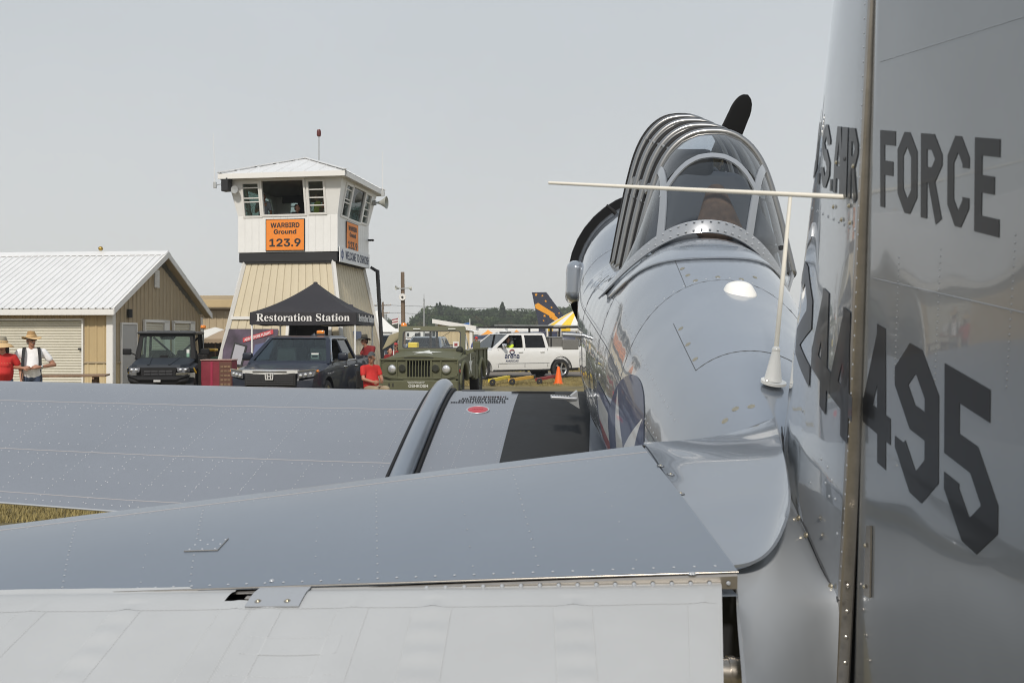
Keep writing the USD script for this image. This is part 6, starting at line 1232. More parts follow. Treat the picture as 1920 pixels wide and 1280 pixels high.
for s in (-1, 1):
    fd = J('fender', yz(poly(Polygon([(-.02, .62), (-.02, 1.10), (1.45, 1.22), (1.45, .55), (1.22, .55)] + [(.72 + .50 * math.cos(q), .48 + .56 * math.sin(q)) for q in np.linspace(.2, PI - .1, 14)]), .03), s * .985 - (.03 if s < 0 else 0)))
    J('fender_top', join(hull([(s * x, y, z) for x, y, z in ((.98, -.02, 1.10), (.70, -.02, 1.15), (.98, 1.45, 1.22), (.70, 1.45, 1.29), (.98, -.02, 1.06), (.98, 1.45, 1.18), (.7, -.02, 1.1), (.7, 1.45, 1.2))])))
    J('fender_flare', tube([(s * 1.03, .72 + .53 * math.cos(q), .48 + .58 * math.sin(q)) for q in np.linspace(.15, PI - .05, 14)], .05, 6), OLV, smooth=True)
    J('reflector', cyl((s * 1.01, .16, .84), (s * 1.035, .16, .84), .045), REDL); J('side_marker', box((s * 1.01, .2, 1.0), (.03, .08, .05)), PLATE)
    # door, step and cargo bed
    dr_ = J('door', box((s * .98, 2.02, .95), (.04, 1.02, .66), .01)); J('door_star', xf(yz(poly(affinity.scale(st5, .75, .75, origin=(0, 0)), .004), s * 1.002 if s > 0 else -1.006), t=(0, 1.95, .95)), STARW, dr_); J('door_handle', box((s * 1.01, 2.4, 1.12), (.03, .12, .03)), OLVD, dr_)
    J('rear_tub', box((s * .96, 2.70, .92), (.06, .32, .72)))
    J('bed_side', box((s * .93, 4.15, 1.06), (.04, 2.5, .56), .008)); J('bed_rail', box((s * .95, 4.15, 1.36), (.10, 2.54, .06), .01)); [J('bed_stake', box((s * .965, y, 1.08), (.04, .06, .54))) for y in (3.0, 3.7, 4.6, 5.3)]
    J('rear_fender', tube([(s * .98, 3.95 + .56 * math.cos(q), .50 + .56 * math.sin(q)) for q in np.linspace(.05, PI - .05, 14)], .075, 6), OLV, smooth=True)
    J('tool_locker', box((s * .95, 3.02, .72), (.12, .42, .42), .015))
    for y in (.72, 3.95): wheel(jp, s * .84, y, .46, .27, s, rim=.48, spokes=8, rimmat=OLV)
    # windshield frame side and mirror
    J('windshield_stay', beam((s * .80, 1.50, 1.42), (s * .80, 2.1, 1.16), .03, .03))
J('bed_floor', box((0, 4.15, .80), (1.8, 2.5, .05))); J('tailgate', box((0, 5.42, 1.06), (1.85, .05, .56), .008)); J('bed_front', box((0, 2.90, 1.06), (1.85, .05, .56), .008)); J('tub_floor', box((0, 2.1, .62), (1.9, 1.5, .06))); J('frame_rail', box((0, 2.8, .55), (.9, 5.0, .14)), OLVD)
J('dashboard', box((0, 1.50, 1.22), (1.8, .12, .34), .02)); J('firewall', box((0, 1.44, .9), (1.9, .06, .6)))
wf = sbox(-.92, 1.32, .92, 2.0).buffer(-.06).buffer(.06, quad_segs=4).difference(sbox(-.80, 1.40, .80, 1.87).buffer(-.07).buffer(.07, quad_segs=4)); v, f = xz(poly(wf, .06), 1.52); v[:, 1] += .22 * (v[:, 2] - 1.32); ws = J('windshield_frame', (v, f))
v, f = xz(poly(sbox(-.80, 1.40, .80, 1.87).buffer(-.07).buffer(.075, quad_segs=4).difference(sbox(-.78, 1.42, .78, 1.85).buffer(-.07).buffer(.07, quad_segs=4)), .07), 1.525); v[:, 1] += .22 * (v[:, 2] - 1.32); J('rubber_seal', (v, f), CARDK, ws)
v, f = xz(poly(sbox(-.79, 1.41, .79, 1.86), .006), 1.49); v[:, 1] += .22 * (v[:, 2] - 1.32); J('windshield_glass', (v, f), pane('clear_glass', (.95, .96, .95), 1.25), ws)
for x, sgn in ((-.32, 1), (.5, -1)): J('wiper', beam((x, 1.56, 1.84), (x - .22 * 1, 1.50, 1.70), .012, .012), CARDK, ws); 
for x in (-.42, .55): J('latch', box((x, 1.58, 1.925), (.2, .03, .03)), STARW, ws)
J('sticker', box((.68, 1.485, 1.50), (.16, .006, .16)), PLATE, ws); J('sticker_mark', box((.68, 1.48, 1.50), (.09, .004, .08)), MATS['insignia_red'], ws)
J('steering_wheel', xf(lathe([(.19, -.014), (.21, 0), (.19, .014), (.175, 0), (.19, -.014)], 20), t=(.42, 1.82, 1.40), rx=.5), CARDK, smooth=True)
for x in (-.45, .45): J('seat', join(rbox((x, 2.35, .92), (.6, .5, .14), .04), rbox((x, 2.62, 1.12), (.6, .12, .42), .04)), OLVD, smooth=40)
J('side_mirror', rbox((1.22, 1.62, 1.48), (.20, .05, .22), .02)); J('mirror_arm', beam((.98, 1.5, 1.24), (1.2, 1.62, 1.42), .025, .025)); J('quarter_window_frame', join(beam((.93, 1.62, 1.36), (.90, 1.70, 1.78), .04, .05), beam((.93, 1.62, 1.36), (.95, 1.98, 1.36), .03, .03), beam((.90, 1.70, 1.78), (.95, 1.98, 1.36), .03, .03)), PLATE)
J('spot_lamp', join(lathe([(0, -.06), (.08, -.05), (.10, .02), (.05, .08), (0, .1)], 16, axis=1)), OLVD, smooth=True); e_ = stage.GetPrimAtPath(str(jp.GetPath()) + '/spot_lamp'); UsdGeom.Xformable(e_).AddTranslateOp().Set(Gf.Vec3d(.80, 1.36, 1.36)); J('lamp_post', cyl((.80, 1.36, 1.15), (.80, 1.36, 1.3), .02), OLVD)
t2 = thing('warning_beacon', 'amber beacon at the left top of the army truck windshield', 'beacon', jo + np.array([-.62, 1.95, 2.0])); obj('lens', lathe([(0, .10), (.05, .095), (.085, .06), (.09, 0), (0, 0)], 16), AMBER, t2, smooth=40); obj('base', lathe([(0, 0), (.08, 0), (.08, -.05), (.03, -.06), (0, -.08)], 12), CARDK, t2)
cv = thing('canvas_awning', 'olive tan canvas sheet hanging beside the army truck windshield', 'canvas', P(735, 660, 25.5) * [1, 1, 0])
cpts = np.array([[P(755, 621, 25.6), P(735, 627, 25.5), P(727, 633, 25.4)], [P(755, 630, 25.6), P(738, 636, 25.4), P(722, 645, 25.3)], [P(747, 636, 25.6), P(733, 646, 25.3), P(717, 655, 25.2)]]); CANV = M('canvas_tan', (0.235, 0.205, 0.125), rough=.8)
v, f = slab(bez(cpts, 9, 9), .012); obj('canvas_sheet', (v, f), CANV, cv, w=True, smooth=True); obj('support_pole', cyl(P(738, 700, 25.5) * [1, 1, 0] , P(738, 630, 25.5), .018), WHITE, cv, w=True)

# ---------------------------------------------------------------- utility vehicle
UTV = M('utv_blue_grey', (0.024, 0.030, 0.040), rough=.6, spec=.2); UBK = M('utv_black_plastic', (0.012, 0.012, 0.013), rough=.65, spec=.2); LOGO = M('lamp_mark', (.6, .6, .6), rough=.4)
rzu = 0.17; uo = place((0, 0), rzu, (-8.93, 22.9)); ut = thing('utility_vehicle', 'black and blue-grey utility vehicle with clear windshield parked by the shed', 'utility vehicle', uo, rzu)
U = lambda n, m, mat=UBK, par=None, **k: obj(n, m, mat, par or ut, **k)
U('hood', join(hull([(s * x, y, z) for s in (-1, 1) for x, y, z in ((.52, .02, .93), (.70, .25, .95), (.74, .85, 1.10), (.62, .85, 1.16), (.52, .05, 1.0), (.70, .3, 1.02))])), UTV, smooth=30); [U('hood_crease', beam((s * .25, .03, 1.005), (s * .35, .85, 1.165), .05, .02), UTV) for s in (-1, 1)]
gl = U('grille', join(hull([(s * x, y, z) for s in (-1, 1) for x, y, z in ((.44, .0, .93), (.40, -.02, .72), (.38, .1, .70), (.46, .1, .95))]))); [U('grille_slot', box((x, -.025, z), (.16, .02, .045)), MATS['grille_slat_0'], gl) for x in (-.26, -.09, .09, .26) for z in (.77, .84)]
U('bumper', join(hull([(s * x, y, z) for s in (-1, 1) for x, y, z in ((.55, -.12, .58), (.72, .0, .60), (.76, .05, .74), (.5, -.08, .70), (.60, .1, .46), (.4, -.1, .5))])), smooth=30); U('bumper_bar', tube([(-.72, .0, .74), (-.45, -.14, .64), (.45, -.14, .64), (.72, .0, .74)], .035, 8), smooth=True); U('bumper_badge', box((0, -.17, .60), (.17, .02, .05), .008), LOGO)
for s in (-1, 1):
    h = U('headlight', join(hull([(s * x, y, z) for x, y, z in ((.46, -.01, .83), (.44, -.01, .93), (.72, .10, .93), (.74, .14, .82), (.62, .02, .80), (.7, .2, .9))])), MATS['lamp_housing'], smooth=30)
    for k in range(2): U('lamp_reflector', ball((s * (.53 + .11 * k), .0 + .045 * k, .875), (.045, .03, .035)), LENS, h, smooth=True)
    U('front_fender', join(hull([(s * x, y, z) for x, y, z in ((.62, .1, .95), (.80, .2, .90), (.82, .85, 1.0), (.62, .85, 1.08), (.80, .25, .80), (.82, .85, .9))])), UTV, smooth=30)
    U('fender_reflector', beam((s * .80, .30, .90), (s * .83, .50, .78), .02, .05), YELLOW); U('side_panel', box((s * .74, 1.65, .62), (.08, 1.1, .5), .02)); U('rear_fender', join(hull([(s * x, y, z) for x, y, z in ((.6, 2.1, 1.0), (.80, 2.1, .95), (.80, 2.9, .95), (.6, 2.9, 1.0), (.8, 2.05, .75), (.8, 2.95, .75))])), UTV)
    U('half_door', box((s * .76, 1.55, .98), (.03, .95, .50), .01)); U('cage_post', tube([(s * .74, .88, 1.12), (s * .66, 1.12, 1.78), (s * .66, 2.25, 1.80), (s * .70, 2.35, 1.1)], .034, 8), smooth=True); U('cage_post', tube([(s * .68, 1.75, 1.80), (s * .74, 1.8, .9)], .030, 8))
    U('cage_brace', beam((s * .60, 2.30, 1.70), (s * .05, 2.34, 1.18), .05, .05)); 
    mr = U('mirror', rbox((s * .98, .98, 1.32), (.22, .07, .16), .03), smooth=40); U('mirror_arm', beam((s * .74, .96, 1.22), (s * .9, .98, 1.30), .03, .03), UBK, mr)
    wheel(ut, s * .66, .62, .33, .24, s, rim=.52, spokes=6, rimmat=UBK); wheel(ut, s * .66, 2.52, .33, .26, s, rim=.52, spokes=6, rimmat=UBK)
    U('seat', join(rbox((s * .34, 1.75, .82), (.55, .5, .16), .05), rbox((s * .34, 2.02, 1.10), (.52, .14, .5), .05)), smooth=40)
v, f = xz(poly(sbox(-.73, 1.14, .73, 1.78).difference(sbox(-.64, 1.17, .64, 1.72).buffer(-.04).buffer(.04, quad_segs=3)), .05), .92); v[:, 1] += .26 * (v[:, 2] - 1.14); v[:, 0] *= 1 - .10 * (v[:, 2] - 1.14) / .64; wf = U('windshield_frame', (v, f), UBK, smooth=20)
v, f = xz(poly(sbox(-.66, 1.16, .66, 1.74), .006), .90); v[:, 1] += .26 * (v[:, 2] - 1.14); v[:, 0] *= 1 - .10 * (v[:, 2] - 1.14) / .64; U('windshield_glass', (v, f), pane('green_glass', (.74, .86, .80), 1.5), wf)
U('windshield_sticker', box((.55, .935, 1.28), (.07, .006, .20)), PLATE, wf); U('dash_box', box((-.05, .93, 1.19), (.20, .10, .08))); U('dashboard', rbox((0, 1.05, 1.06), (1.35, .3, .16), .05), smooth=40); U('visor', join(hull([(s * x, 1.12, z) for s in (-1, 1) for x, z in ((.22, 1.74), (.16, 1.64))] + [(0.22, 1.2, 1.74), (-.22, 1.2, 1.74)])))
rf = U('roof', join(hull(np.vstack([ball((s * .66, y, 1.815), (.08, .08, .045), 1)[0] for s in (-1, 1) for y in (1.02, 2.35)]))), M('utv_roof', (0.022, 0.024, 0.028), rough=.5), smooth=40); [U('roof_bead', rbox((x, 1.65, 1.862), (.20, 1.15, .03), .012), MATS['utv_roof'], rf, smooth=40) for x in (-.42, 0, .42)]
U('steering_wheel', xf(lathe([(.16, -.014), (.18, 0), (.16, .014), (.145, 0), (.16, -.014)], 18, axis=1), t=(.34, 1.25, 1.16), rx=-.5), smooth=True); U('floor', box((0, 1.5, .42), (1.4, 2.6, .12)), CARDK); bd = U('cargo_bed', join(box((0, 2.62, .92), (1.4, .9, .05)), box((-.68, 2.62, 1.05), (.05, .9, .28)), box((.68, 2.62, 1.05), (.05, .9, .28)), box((0, 3.06, 1.05), (1.4, .05, .28))))
pole_b = U('beacon_pole', tube([(.70, 2.42, 1.0), (.70, 2.42, 1.95)], .018, 6), GALV)
t2 = thing('warning_beacon', 'amber beacon on a pole at the rear of the utility vehicle', 'beacon', uo + np.array([.70 * math.cos(rzu) - 2.42 * math.sin(rzu), .70 * math.sin(rzu) + 2.42 * math.cos(rzu), 1.95])); obj('lens', lathe([(0, .09), (.06, .085), (.075, .06), (.075, .01), (0, .01)], 16), AMBER, t2, smooth=40); obj('base', lathe([(0, .01), (.06, .01), (.06, -.02), (0, -.02)], 12), CARDK, t2)

# ---------------------------------------------------------------- table, cabinet, cone, tow bars
t = thing('picnic_table', 'weathered brown picnic table in front of the shed corner', 'table', (-10.95, 22.3, 0), 0.30)
for k in range(6): obj('top_plank', box((0, -.40 + .16 * k, .755), (1.85, .145, .04), .006), WOOD, t)
for s in (-1, 1):
    for k in range(2): obj('bench_plank', box((0, s * (.68 + .15 * k), .44), (1.85, .135, .04), .006), WOOD, t)
    for q in (-1, 1): obj('leg', beam((s * .65, q * .55, 0), (s * .65, q * .20, .73), .045, .10, (1, 0, 0)), WOOD, t)
    obj('brace', box((s * .65, 0, .40), (.04, 1.7, .10)), WOOD, t); obj('cleat', box((s * .65, 0, .71), (.045, .9, .06)), WOOD, t)
t = thing('red_cabinet', 'maroon metal tool cabinet with brown grating between utility vehicle and navy pickup', 'cabinet', (-7.75, 24.0, 0), 0.05)
obj('carcass', box((0, 0, .56), (.80, .55, 1.05), .015), MAROON, t); obj('top', box((0, 0, 1.10), (.84, .6, .03), .01), M('cabinet_top', (.32, .20, .17), rough=.5), t); gp = obj('grating_panel', box((.24, -.285, .60), (.32, .02, .92), .006), GRILLE_BR, t)
for i in range(3):
    for j in range(7): obj('louvre', box((.15 + .09 * i, -.30, .24 + .115 * j), (.07, .012, .05)), WOOD, gp)
obj('side_strip', box((-.12, -.285, .56), (.06, .012, 1.0)), M('bright_maroon', (.32, .02, .06), rough=.4), t)
CONE = M('cone_orange', (.85, .14, .01), rough=.5)
t = thing('traffic_cone', 'bright orange traffic cone on the grass by the white pickup', 'cone', P(1047, 720, 32.9) * [1, 1, 0]); obj('cone_body', lathe([(.16, .03), (.15, .04), (.045, .62), (.035, .64), (0, .64)], 20), CONE, t, smooth=30); obj('cone_base', box((0, 0, .016), (.36, .36, .032), .01), CONE, t)
def towbar(label, a, b, mat, grp=None):
    t = thing('tow_bar', label, 'tow bar', (a + b) / 2 * [1, 1, 0], 0.0, grp); o = (a + b) / 2 * [1, 1, 0]; a, b = a - o, b - o
    obj('bar', beam(a + [0, 0, .16], b + [0, 0, .20], .12, .10), mat, t); obj('side_bar', beam(a + [0, .25, .12], b + [0, 0, .20], .06, .06), mat, t); obj('head', rbox(b + [0, 0, .2], (.18, .2, .16), .03), CARDK, t)
    for q in (-.12, .12): obj('wheel', xf(lathe([(.03, -.03), (.09, -.035), (.11, 0), (.09, .035), (.03, .03)], 14, axis=1), t=a + [0.1, q, .11]), TYRE, t)
TY = M('towbar_yellow', (.72, .55, .04), rough=.45)
towbar('yellow aircraft tow bar lying nearest the army truck', P(918, 722, 31.5), P(955, 716, 33.5), TY); towbar('orange yellow tow bar lying left of the red tow bar', P(955, 721, 32.0), P(1000, 716, 33.5), M('towbar_orange', (.62, .36, .05), rough=.5)); towbar('dark red jumbled tow bar lying left of the orange cone', P(1006, 720, 32.4), P(1040, 715, 33.4), M('towbar_red', (.22, .03, .03), rough=.5))
t = thing('wheel_chock', 'yellow ribbed wheel chock on the grass behind the road', 'chock', P(973, 702, 45.0) * [1, 1, 0]); obj('block', join(hull([(-.55, -.2, 0), (.55, -.2, 0), (-.55, .2, 0), (.55, .2, 0), (-.3, -.1, .18), (.3, -.1, .18), (-.3, .1, .18), (.3, .1, .18)])), TY, t); obj('grip', box((0, 0, .24), (.4, .08, .12), .02), TY, t)

# ================================================================ people
HAIRD = M('hair_dark', (0.03, 0.018, 0.012), rough=.6); HAIRG = M('hair_grey', (0.30, 0.28, 0.26), rough=.6)
SHW = M('shirt_white', (0.82, 0.81, 0.82), rough=.8, bump=.3, bscale=14, bdist=.02); SHR = M('shirt_red', (0.48, 0.018, 0.015), rough=.8, bump=.3, bscale=14, bdist=.02); SHD = M('shirt_dark_red', (0.19, 0.010, 0.012), rough=.8, bump=.3, bscale=14, bdist=.02)
HIVIS = M('hi_vis_yellow', (0.55, 0.70, 0.03), rough=.7); ORSH = M('shirt_orange', (0.75, 0.13, 0.02), rough=.8); KHAKI = M('trousers_khaki', (0.30, 0.24, 0.16), rough=.85); JEAN = M('trousers_blue', (0.05, 0.07, 0.12), rough=.85); BLK = M('cloth_black', (0.014, 0.014, 0.015), rough=.8)
STRAW = M('straw_hat', (0.58, 0.40, 0.20), rough=.8, bump=.4, bscale=90, bdist=.006); STRAWD = M('straw_crown', (0.34, 0.205, 0.085), rough=.8); SUNH = M('sun_hat_crown', (0.27, 0.24, 0.18), rough=.8); FELT = M('felt_hat', (0.06, 0.055, 0.04), rough=.85); SHOE = M('shoes_dark', (0.04, 0.035, 0.03), rough=.6); EYE = M('eye_dark', (0.015, 0.012, 0.01), rough=.2); LIP = M('lips', (0.32, 0.10, 0.08), rough=.5)
def sph(c, r, k=1):
    s = trimesh.creation.icosphere(subdivisions=k).vertices; return s * np.asarray(r, float) + np.asarray(c, float)
def chain(pts, rs): return [hull(np.vstack([sph(pts[i], rs[i]), sph(pts[i + 1], rs[i + 1])])) for i in range(len(pts) - 1)]
def blend(parts, ref=.035, it=6):
    m = m3.Manifold.batch_boolean(parts, m3.OpType.Add).refine_to_length(ref); mm = m.to_mesh(); t = trimesh.Trimesh(np.array(mm.vert_properties[:, :3]), np.array(mm.tri_verts), process=True)
    trimesh.smoothing.filter_taubin(t, lamb=.5, nu=.52, iterations=it); return np.array(t.vertices), np.array(t.faces)
def lump(parts, ref=.04, it=5): return blend(parts, ref, it)
def hand(wr, d, palm_n, s=1.0):                      # wrist, pointing direction, palm normal -> palm, four fingers and a thumb
    d = np.asarray(d, float) / np.linalg.norm(d); n = np.asarray(palm_n, float); n = n - d * (n @ d); n /= np.linalg.norm(n); u = np.cross(d, n); out = [hull(np.vstack([sph(wr, .026), sph(wr + d * .085 * s + u * .028, .014), sph(wr + d * .085 * s - u * .028, .014)]))]
    for k, L in zip((-1.5, -.5, .5, 1.5), (.062, .075, .072, .055)):
        b = wr + d * .085 * s + u * k * .0185; out += chain([b, b + d * L * .5 + n * .012, b + d * L * .75 + n * .040], [.0095, .0085, .0075])
    b = wr + d * .025 - u * .028; out += chain([b, b - u * .03 + d * .03 + n * .01, b - u * .028 + d * .062 + n * .02], [.012, .0105, .0085]); return out
def person(label, loc, rz, J, shirt, trousers, skin, hat=None, hair=HAIRD, belly=0.0, sleeve=.55, seated=False, legs=True, look=0.0, name='person', grp=None, female=False):
    """J: joints in metres, facing -y: hip, chest, neck, head, and for each side sh, el, wr, hp, kn, an, with the pointing direction of the hand."""
    T = thing(name, label, 'person', loc, rz, grp); V = lambda k: np.array(J[k], float)
    hd = V('head'); c, s = math.cos(look), math.sin(look)
    def H(p): p = np.asarray(p, float); return np.stack([c * p[..., 0] - s * p[..., 1], s * p[..., 0] + c * p[..., 1], p[..., 2]], -1) + hd
    body = [hull(np.vstack([H(sph((0, .012, .04), (.075, .092, .085))), H(sph((0, -.035, -.05), (.052, .055, .055))), H(sph((0, -.062, -.095), (.026, .022, .02)))]))]
    body += [hull(np.vstack([H(sph((0, -.098, .015), .010)), H(sph((0, -.118, -.025), .013)), H(sph((.014, -.098, -.03), .008)), H(sph((-.014, -.098, -.03), .008))]))]
    for q in (-1, 1): body += [hull(H(sph((q * .078, .02, .0), (.012, .024, .034))))]
    body += chain([V('neck') - [0, 0, .03], hd + [0, .01, -.07]], [.058, .052])
    for q in 'lr':
        body += chain([V('sh' + q), V('el' + q), V('wr' + q)], [.052, .042, .028]); body += hand(V('wr' + q), V('el' + q) * -1 + V('wr' + q) if ('hd' + q) not in J else J['hd' + q], J.get('pn' + q, (0, 1, 0)))
        if legs: body += chain([V('hp' + q), V('kn' + q), V('an' + q)], [.085, .055, .042])
    body += [hull(np.vstack([sph(V('hip'), (.15, .10, .10)), sph(V('chest'), (.14, .09, .10))])), hull(np.vstack([sph(V('neck'), .055), sph(V('chest') + [0, 0, .08], (.12, .07, .05))]))]
    b = obj('body', blend(body, .022, 5), skin, T, smooth=True)
    for q in (-1, 1): obj('eye', (H(sph((q * .031, -.078, .022), (.014, .010, .008))), np.array(trimesh.creation.icosphere(subdivisions=1).faces)), EYE, T, smooth=True)
    obj('mouth', (H(sph((0, -.096, -.062), (.024, .010, .006))), np.array(trimesh.creation.icosphere(subdivisions=1).faces)), LIP, T, smooth=True)
    tor = [hull(np.vstack([sph(V('chest') + [0, .01, .05], (.175, .115, .11)), sph(V('chest') - [0, 0, .10], (.165, .12, .10)), sph((V('hip') * .6 + V('chest') * .4) + [0, -.5 * belly, 0], (.165 + belly * .5, .12 + belly, .11))])), hull(np.vstack([sph((V('hip') * .6 + V('chest') * .4) + [0, -.5 * belly, 0], (.165 + belly * .5, .12 + belly, .11)), sph(V('hip') - [0, 0, .02], (.175, .125, .10))])), hull(np.vstack([sph(V('neck') - [0, 0, .035], .068), sph(V('shl') - [0, 0, .0], .066), sph(V('shr'), .066), sph(V('chest'), (.16, .11, .08))]))]
    if female: tor.append(hull(np.vstack([sph(V('chest') + [-.075, -.09, -.02], .075), sph(V('chest') + [.075, -.09, -.02], .075)])))
    for q in 'lr': e = V('sh' + q) + (V('el' + q) - V('sh' + q)) * sleeve; tor += chain([V('sh' + q), e], [.070, .066])
    obj('shirt', lump(tor, .035, 7), shirt, T, smooth=True)
    if legs:
        tr = [hull(np.vstack([sph(V('hip') - [0, 0, .03], (.170, .125, .10)), sph(V('hpl'), .09), sph(V('hpr'), .09)]))]
        for q in 'lr': e = V('kn' + q) if trousers[1] else V('an' + q); tr += chain([V('hp' + q), V('kn' + q)] + ([] if trousers[1] else [V('an' + q) + [0, 0, .03]]), [.098, .075] + ([] if trousers[1] else [.065]))
        obj('trousers', lump(tr, .05, 5), trousers[0], T, smooth=True)
        for q in 'lr': a = V('an' + q); obj('shoe', join(hull(np.vstack([sph(a + [0, .03, -.035], (.045, .05, .045)), sph(a + [0, -.13, -.055], (.042, .05, .025))]))), SHOE, T, smooth=True)
    if hair is not None: obj('hair', join(hull(np.vstack([H(sph((0, .03, .055), (.084, .085, .08))), H(sph((0, .06, -.04), (.070, .045, .04)))]))), hair, T, smooth=True)
    if female and hair is not None: obj('hair', join(hull(np.vstack([H(sph((.06, .05, -.02), (.04, .05, .06))), H(sph((.075, .05, -.10), (.03, .04, .04)))])), hull(np.vstack([H(sph((-.06, .05, -.02), (.04, .05, .06))), H(sph((-.075, .05, -.10), (.03, .04, .04)))]))), hair, T, smooth=True, kind='stuff')
    if hat:
        kind, crown, brim = hat
        if kind == 'brim' or kind == 'sun':
            R_ = .185 if kind == 'brim' else .215; rows = []
            for q in np.linspace(0, 1, 6):
                a = np.linspace(0, 2 * PI, 33); rr = .088 + (R_ - .088) * q; z = .075 + (.028 * q * np.cos(2 * a) * (1 if kind == 'brim' else .3) - (.02 if kind == 'brim' else .085) * q ** 1.3); rows.append(np.stack([rr * np.cos(a) * .93, rr * np.sin(a) * 1.05, z + 0 * a], 1))
            hb = obj('hat_brim', slab(H(np.array(rows)), .006), brim, T, smooth=True)
            obj('hat_crown', join(hull(np.vstack([H(sph((0, 0, .085), (.09, .10, .02))), H(sph((0, -.03, .165), (.055, .05, .025))), H(sph((0, .04, .175), (.06, .05, .025)))]))), crown, hb, smooth=True)
            obj('hat_band', (H(lathe([(.094, .08), (.096, .10), (.092, .118)], 24)[0]), lathe([(.094, .08), (.096, .10), (.092, .118)], 24)[1]), BLK if kind == 'brim' and crown is FELT else brim, hb, smooth=True)
        else:
            hb = obj('cap', join(hull(np.vstack([H(sph((0, .01, .075), (.09, .10, .02))), H(sph((0, .01, .125), (.06, .07, .03)))]))), crown, T, smooth=True); obj('cap_peak', join(hull(np.vstack([H(sph((0, -.10, .068), (.07, .02, .008))), H(sph((0, -.165, .060), (.045, .02, .006)))]))), brim, hb, smooth=True)
    return T
def std(h=1.72, w=1.0):
    k = h / 1.75
    J = dict(hip=(0, 0, .95), chest=(0, 0, 1.25), neck=(0, .01, 1.46), head=(0, -.01, 1.62)); 
    for q, s in (('l', 1), ('r', -1)): J.update({'sh' + q: (s * .19 * w, .01, 1.40), 'el' + q: (s * .27 * w, .03, 1.12), 'wr' + q: (s * .25 * w, -.08, .88), 'hp' + q: (s * .10, 0, .90), 'kn' + q: (s * .11, -.02, .50), 'an' + q: (s * .12, .02, .085)})
    return {a: tuple(np.array(b) * k) for a, b in J.items()}
def at_g(px, Y): return np.array([(px - 960) / FPX * Y, Y, 0.0])
def face(px, extra=0.0): return -math.atan((px - 960) / FPX) + extra
# man in white with straps
J = std(1.76, 1.08); J.update(elr=(-.36, -.02, 1.12), wrr=(-.15, -.22, 1.10), hdr=(.9, -.1, .1), pnr=(0, .6, -.5), ell=(.40, -.0, 1.15), wrl=(.14, -.22, 1.115), hdl=(-.9, -.1, .02), pnl=(0, .6, -.5))
p_ = person('man in white t-shirt with straw hat, sunglasses and black backpack straps held in both hands', at_g(59, 17.9), face(59), J, SHW, (JEAN, False), SKIN2, ('brim', STRAWD, STRAW), HAIRG, belly=.05, look=.45)
hd = np.array(J['head'])
c_, s_ = math.cos(.45), math.sin(.45); rotl = lambda v: np.stack([c_ * v[:, 0] - s_ * v[:, 1], s_ * v[:, 0] + c_ * v[:, 1], v[:, 2]], 1) + hd
m = join(rbox((.034, -.094, .022), (.052, .02, .034), .008), rbox((-.034, -.094, .022), (.052, .02, .034), .008), box((0, -.094, .03), (.03, .01, .008)), beam((.06, -.09, .025), (.082, .02, .025), .008, .01), beam((-.06, -.09, .025), (-.082, .02, .025), .008, .01)); obj('sunglasses', (rotl(m[0]), m[1]), CARDK, p_, smooth=30)
m = rbox((0, -.098, -.045), (.06, .018, .016), .007); obj('moustache', (rotl(m[0]), m[1]), HAIRG, p_, smooth=True)
for s in (-1, 1):
    pts = np.array([(s * .115, .10, 1.43), (s * .125, .0, 1.50), (s * .135, -.10, 1.44), (s * .145, -.155, 1.32), (s * .15, -.185, 1.20), (s * .145, -.20, 1.12)]); rows = []
    for p in bez(np.stack([pts, pts + [0, 0, .0]], 1), 16, 2)[:, 0]: rows.append([p - [.028, 0, 0], p + [.028, -.004, 0]])
    obj('backpack_strap', slab(np.array(rows) + [0, -.012, 0], .012), BLK, p_, smooth=40); obj('strap_end', tube([(s * .15, -.21, 1.08), (s * .17, -.215, .98), (s * .165, -.20, .88), (s * (.13 if s < 0 else .15), -.20, .82)], .009, 6), BLK, p_, smooth=True)
obj('backpack', rbox((0, .24, 1.22), (.34, .2, .46), .06), BLK, p_, smooth=40); obj('wristwatch', xf(lathe([(.036, -.014), (.040, 0), (.036, .014)], 14, axis=0), t=(.185, -.19, 1.118)), GALV, p_, smooth=True)
# woman in red
J = std(1.64, 1.02); J['wrl'] = (.33, -.02, .86); J['ell'] = (.31, .02, 1.08)
p_ = person('woman in red t-shirt with wide sun hat at the left edge of the picture', at_g(5, 17.6), face(5, -.15), J, SHR, (JEAN, False), SKIN, ('sun', SUNH, STRAW), HAIRD, belly=.07, female=True, look=-.12)
v, f = ftext('- - - - - -', .03); obj('shirt_print', (v * [.26 / (2 * v[:, 0].max()), 1, 1] + [.04, -.225, 1.185], f), STRAW, p_)
# man in dark red behind the navy pickup, leaning forward
J = std(1.74); J.update(chest=(0, -.05, 1.24), neck=(0, -.10, 1.44), head=(0, -.16, 1.59), elr=(-.24, -.14, 1.14), wrr=(-.20, -.36, 1.02), ell=(.26, -.12, 1.14), wrl=(.20, -.36, 1.02))
p_ = person('man in dark red shirt and felt hat leaning over beside the tent leg', at_g(692, 25.6), face(692, -.95), J, SHD, (KHAKI, False), SKIN2, ('brim', FELT, FELT), HAIRD, belly=.03, sleeve=.6)
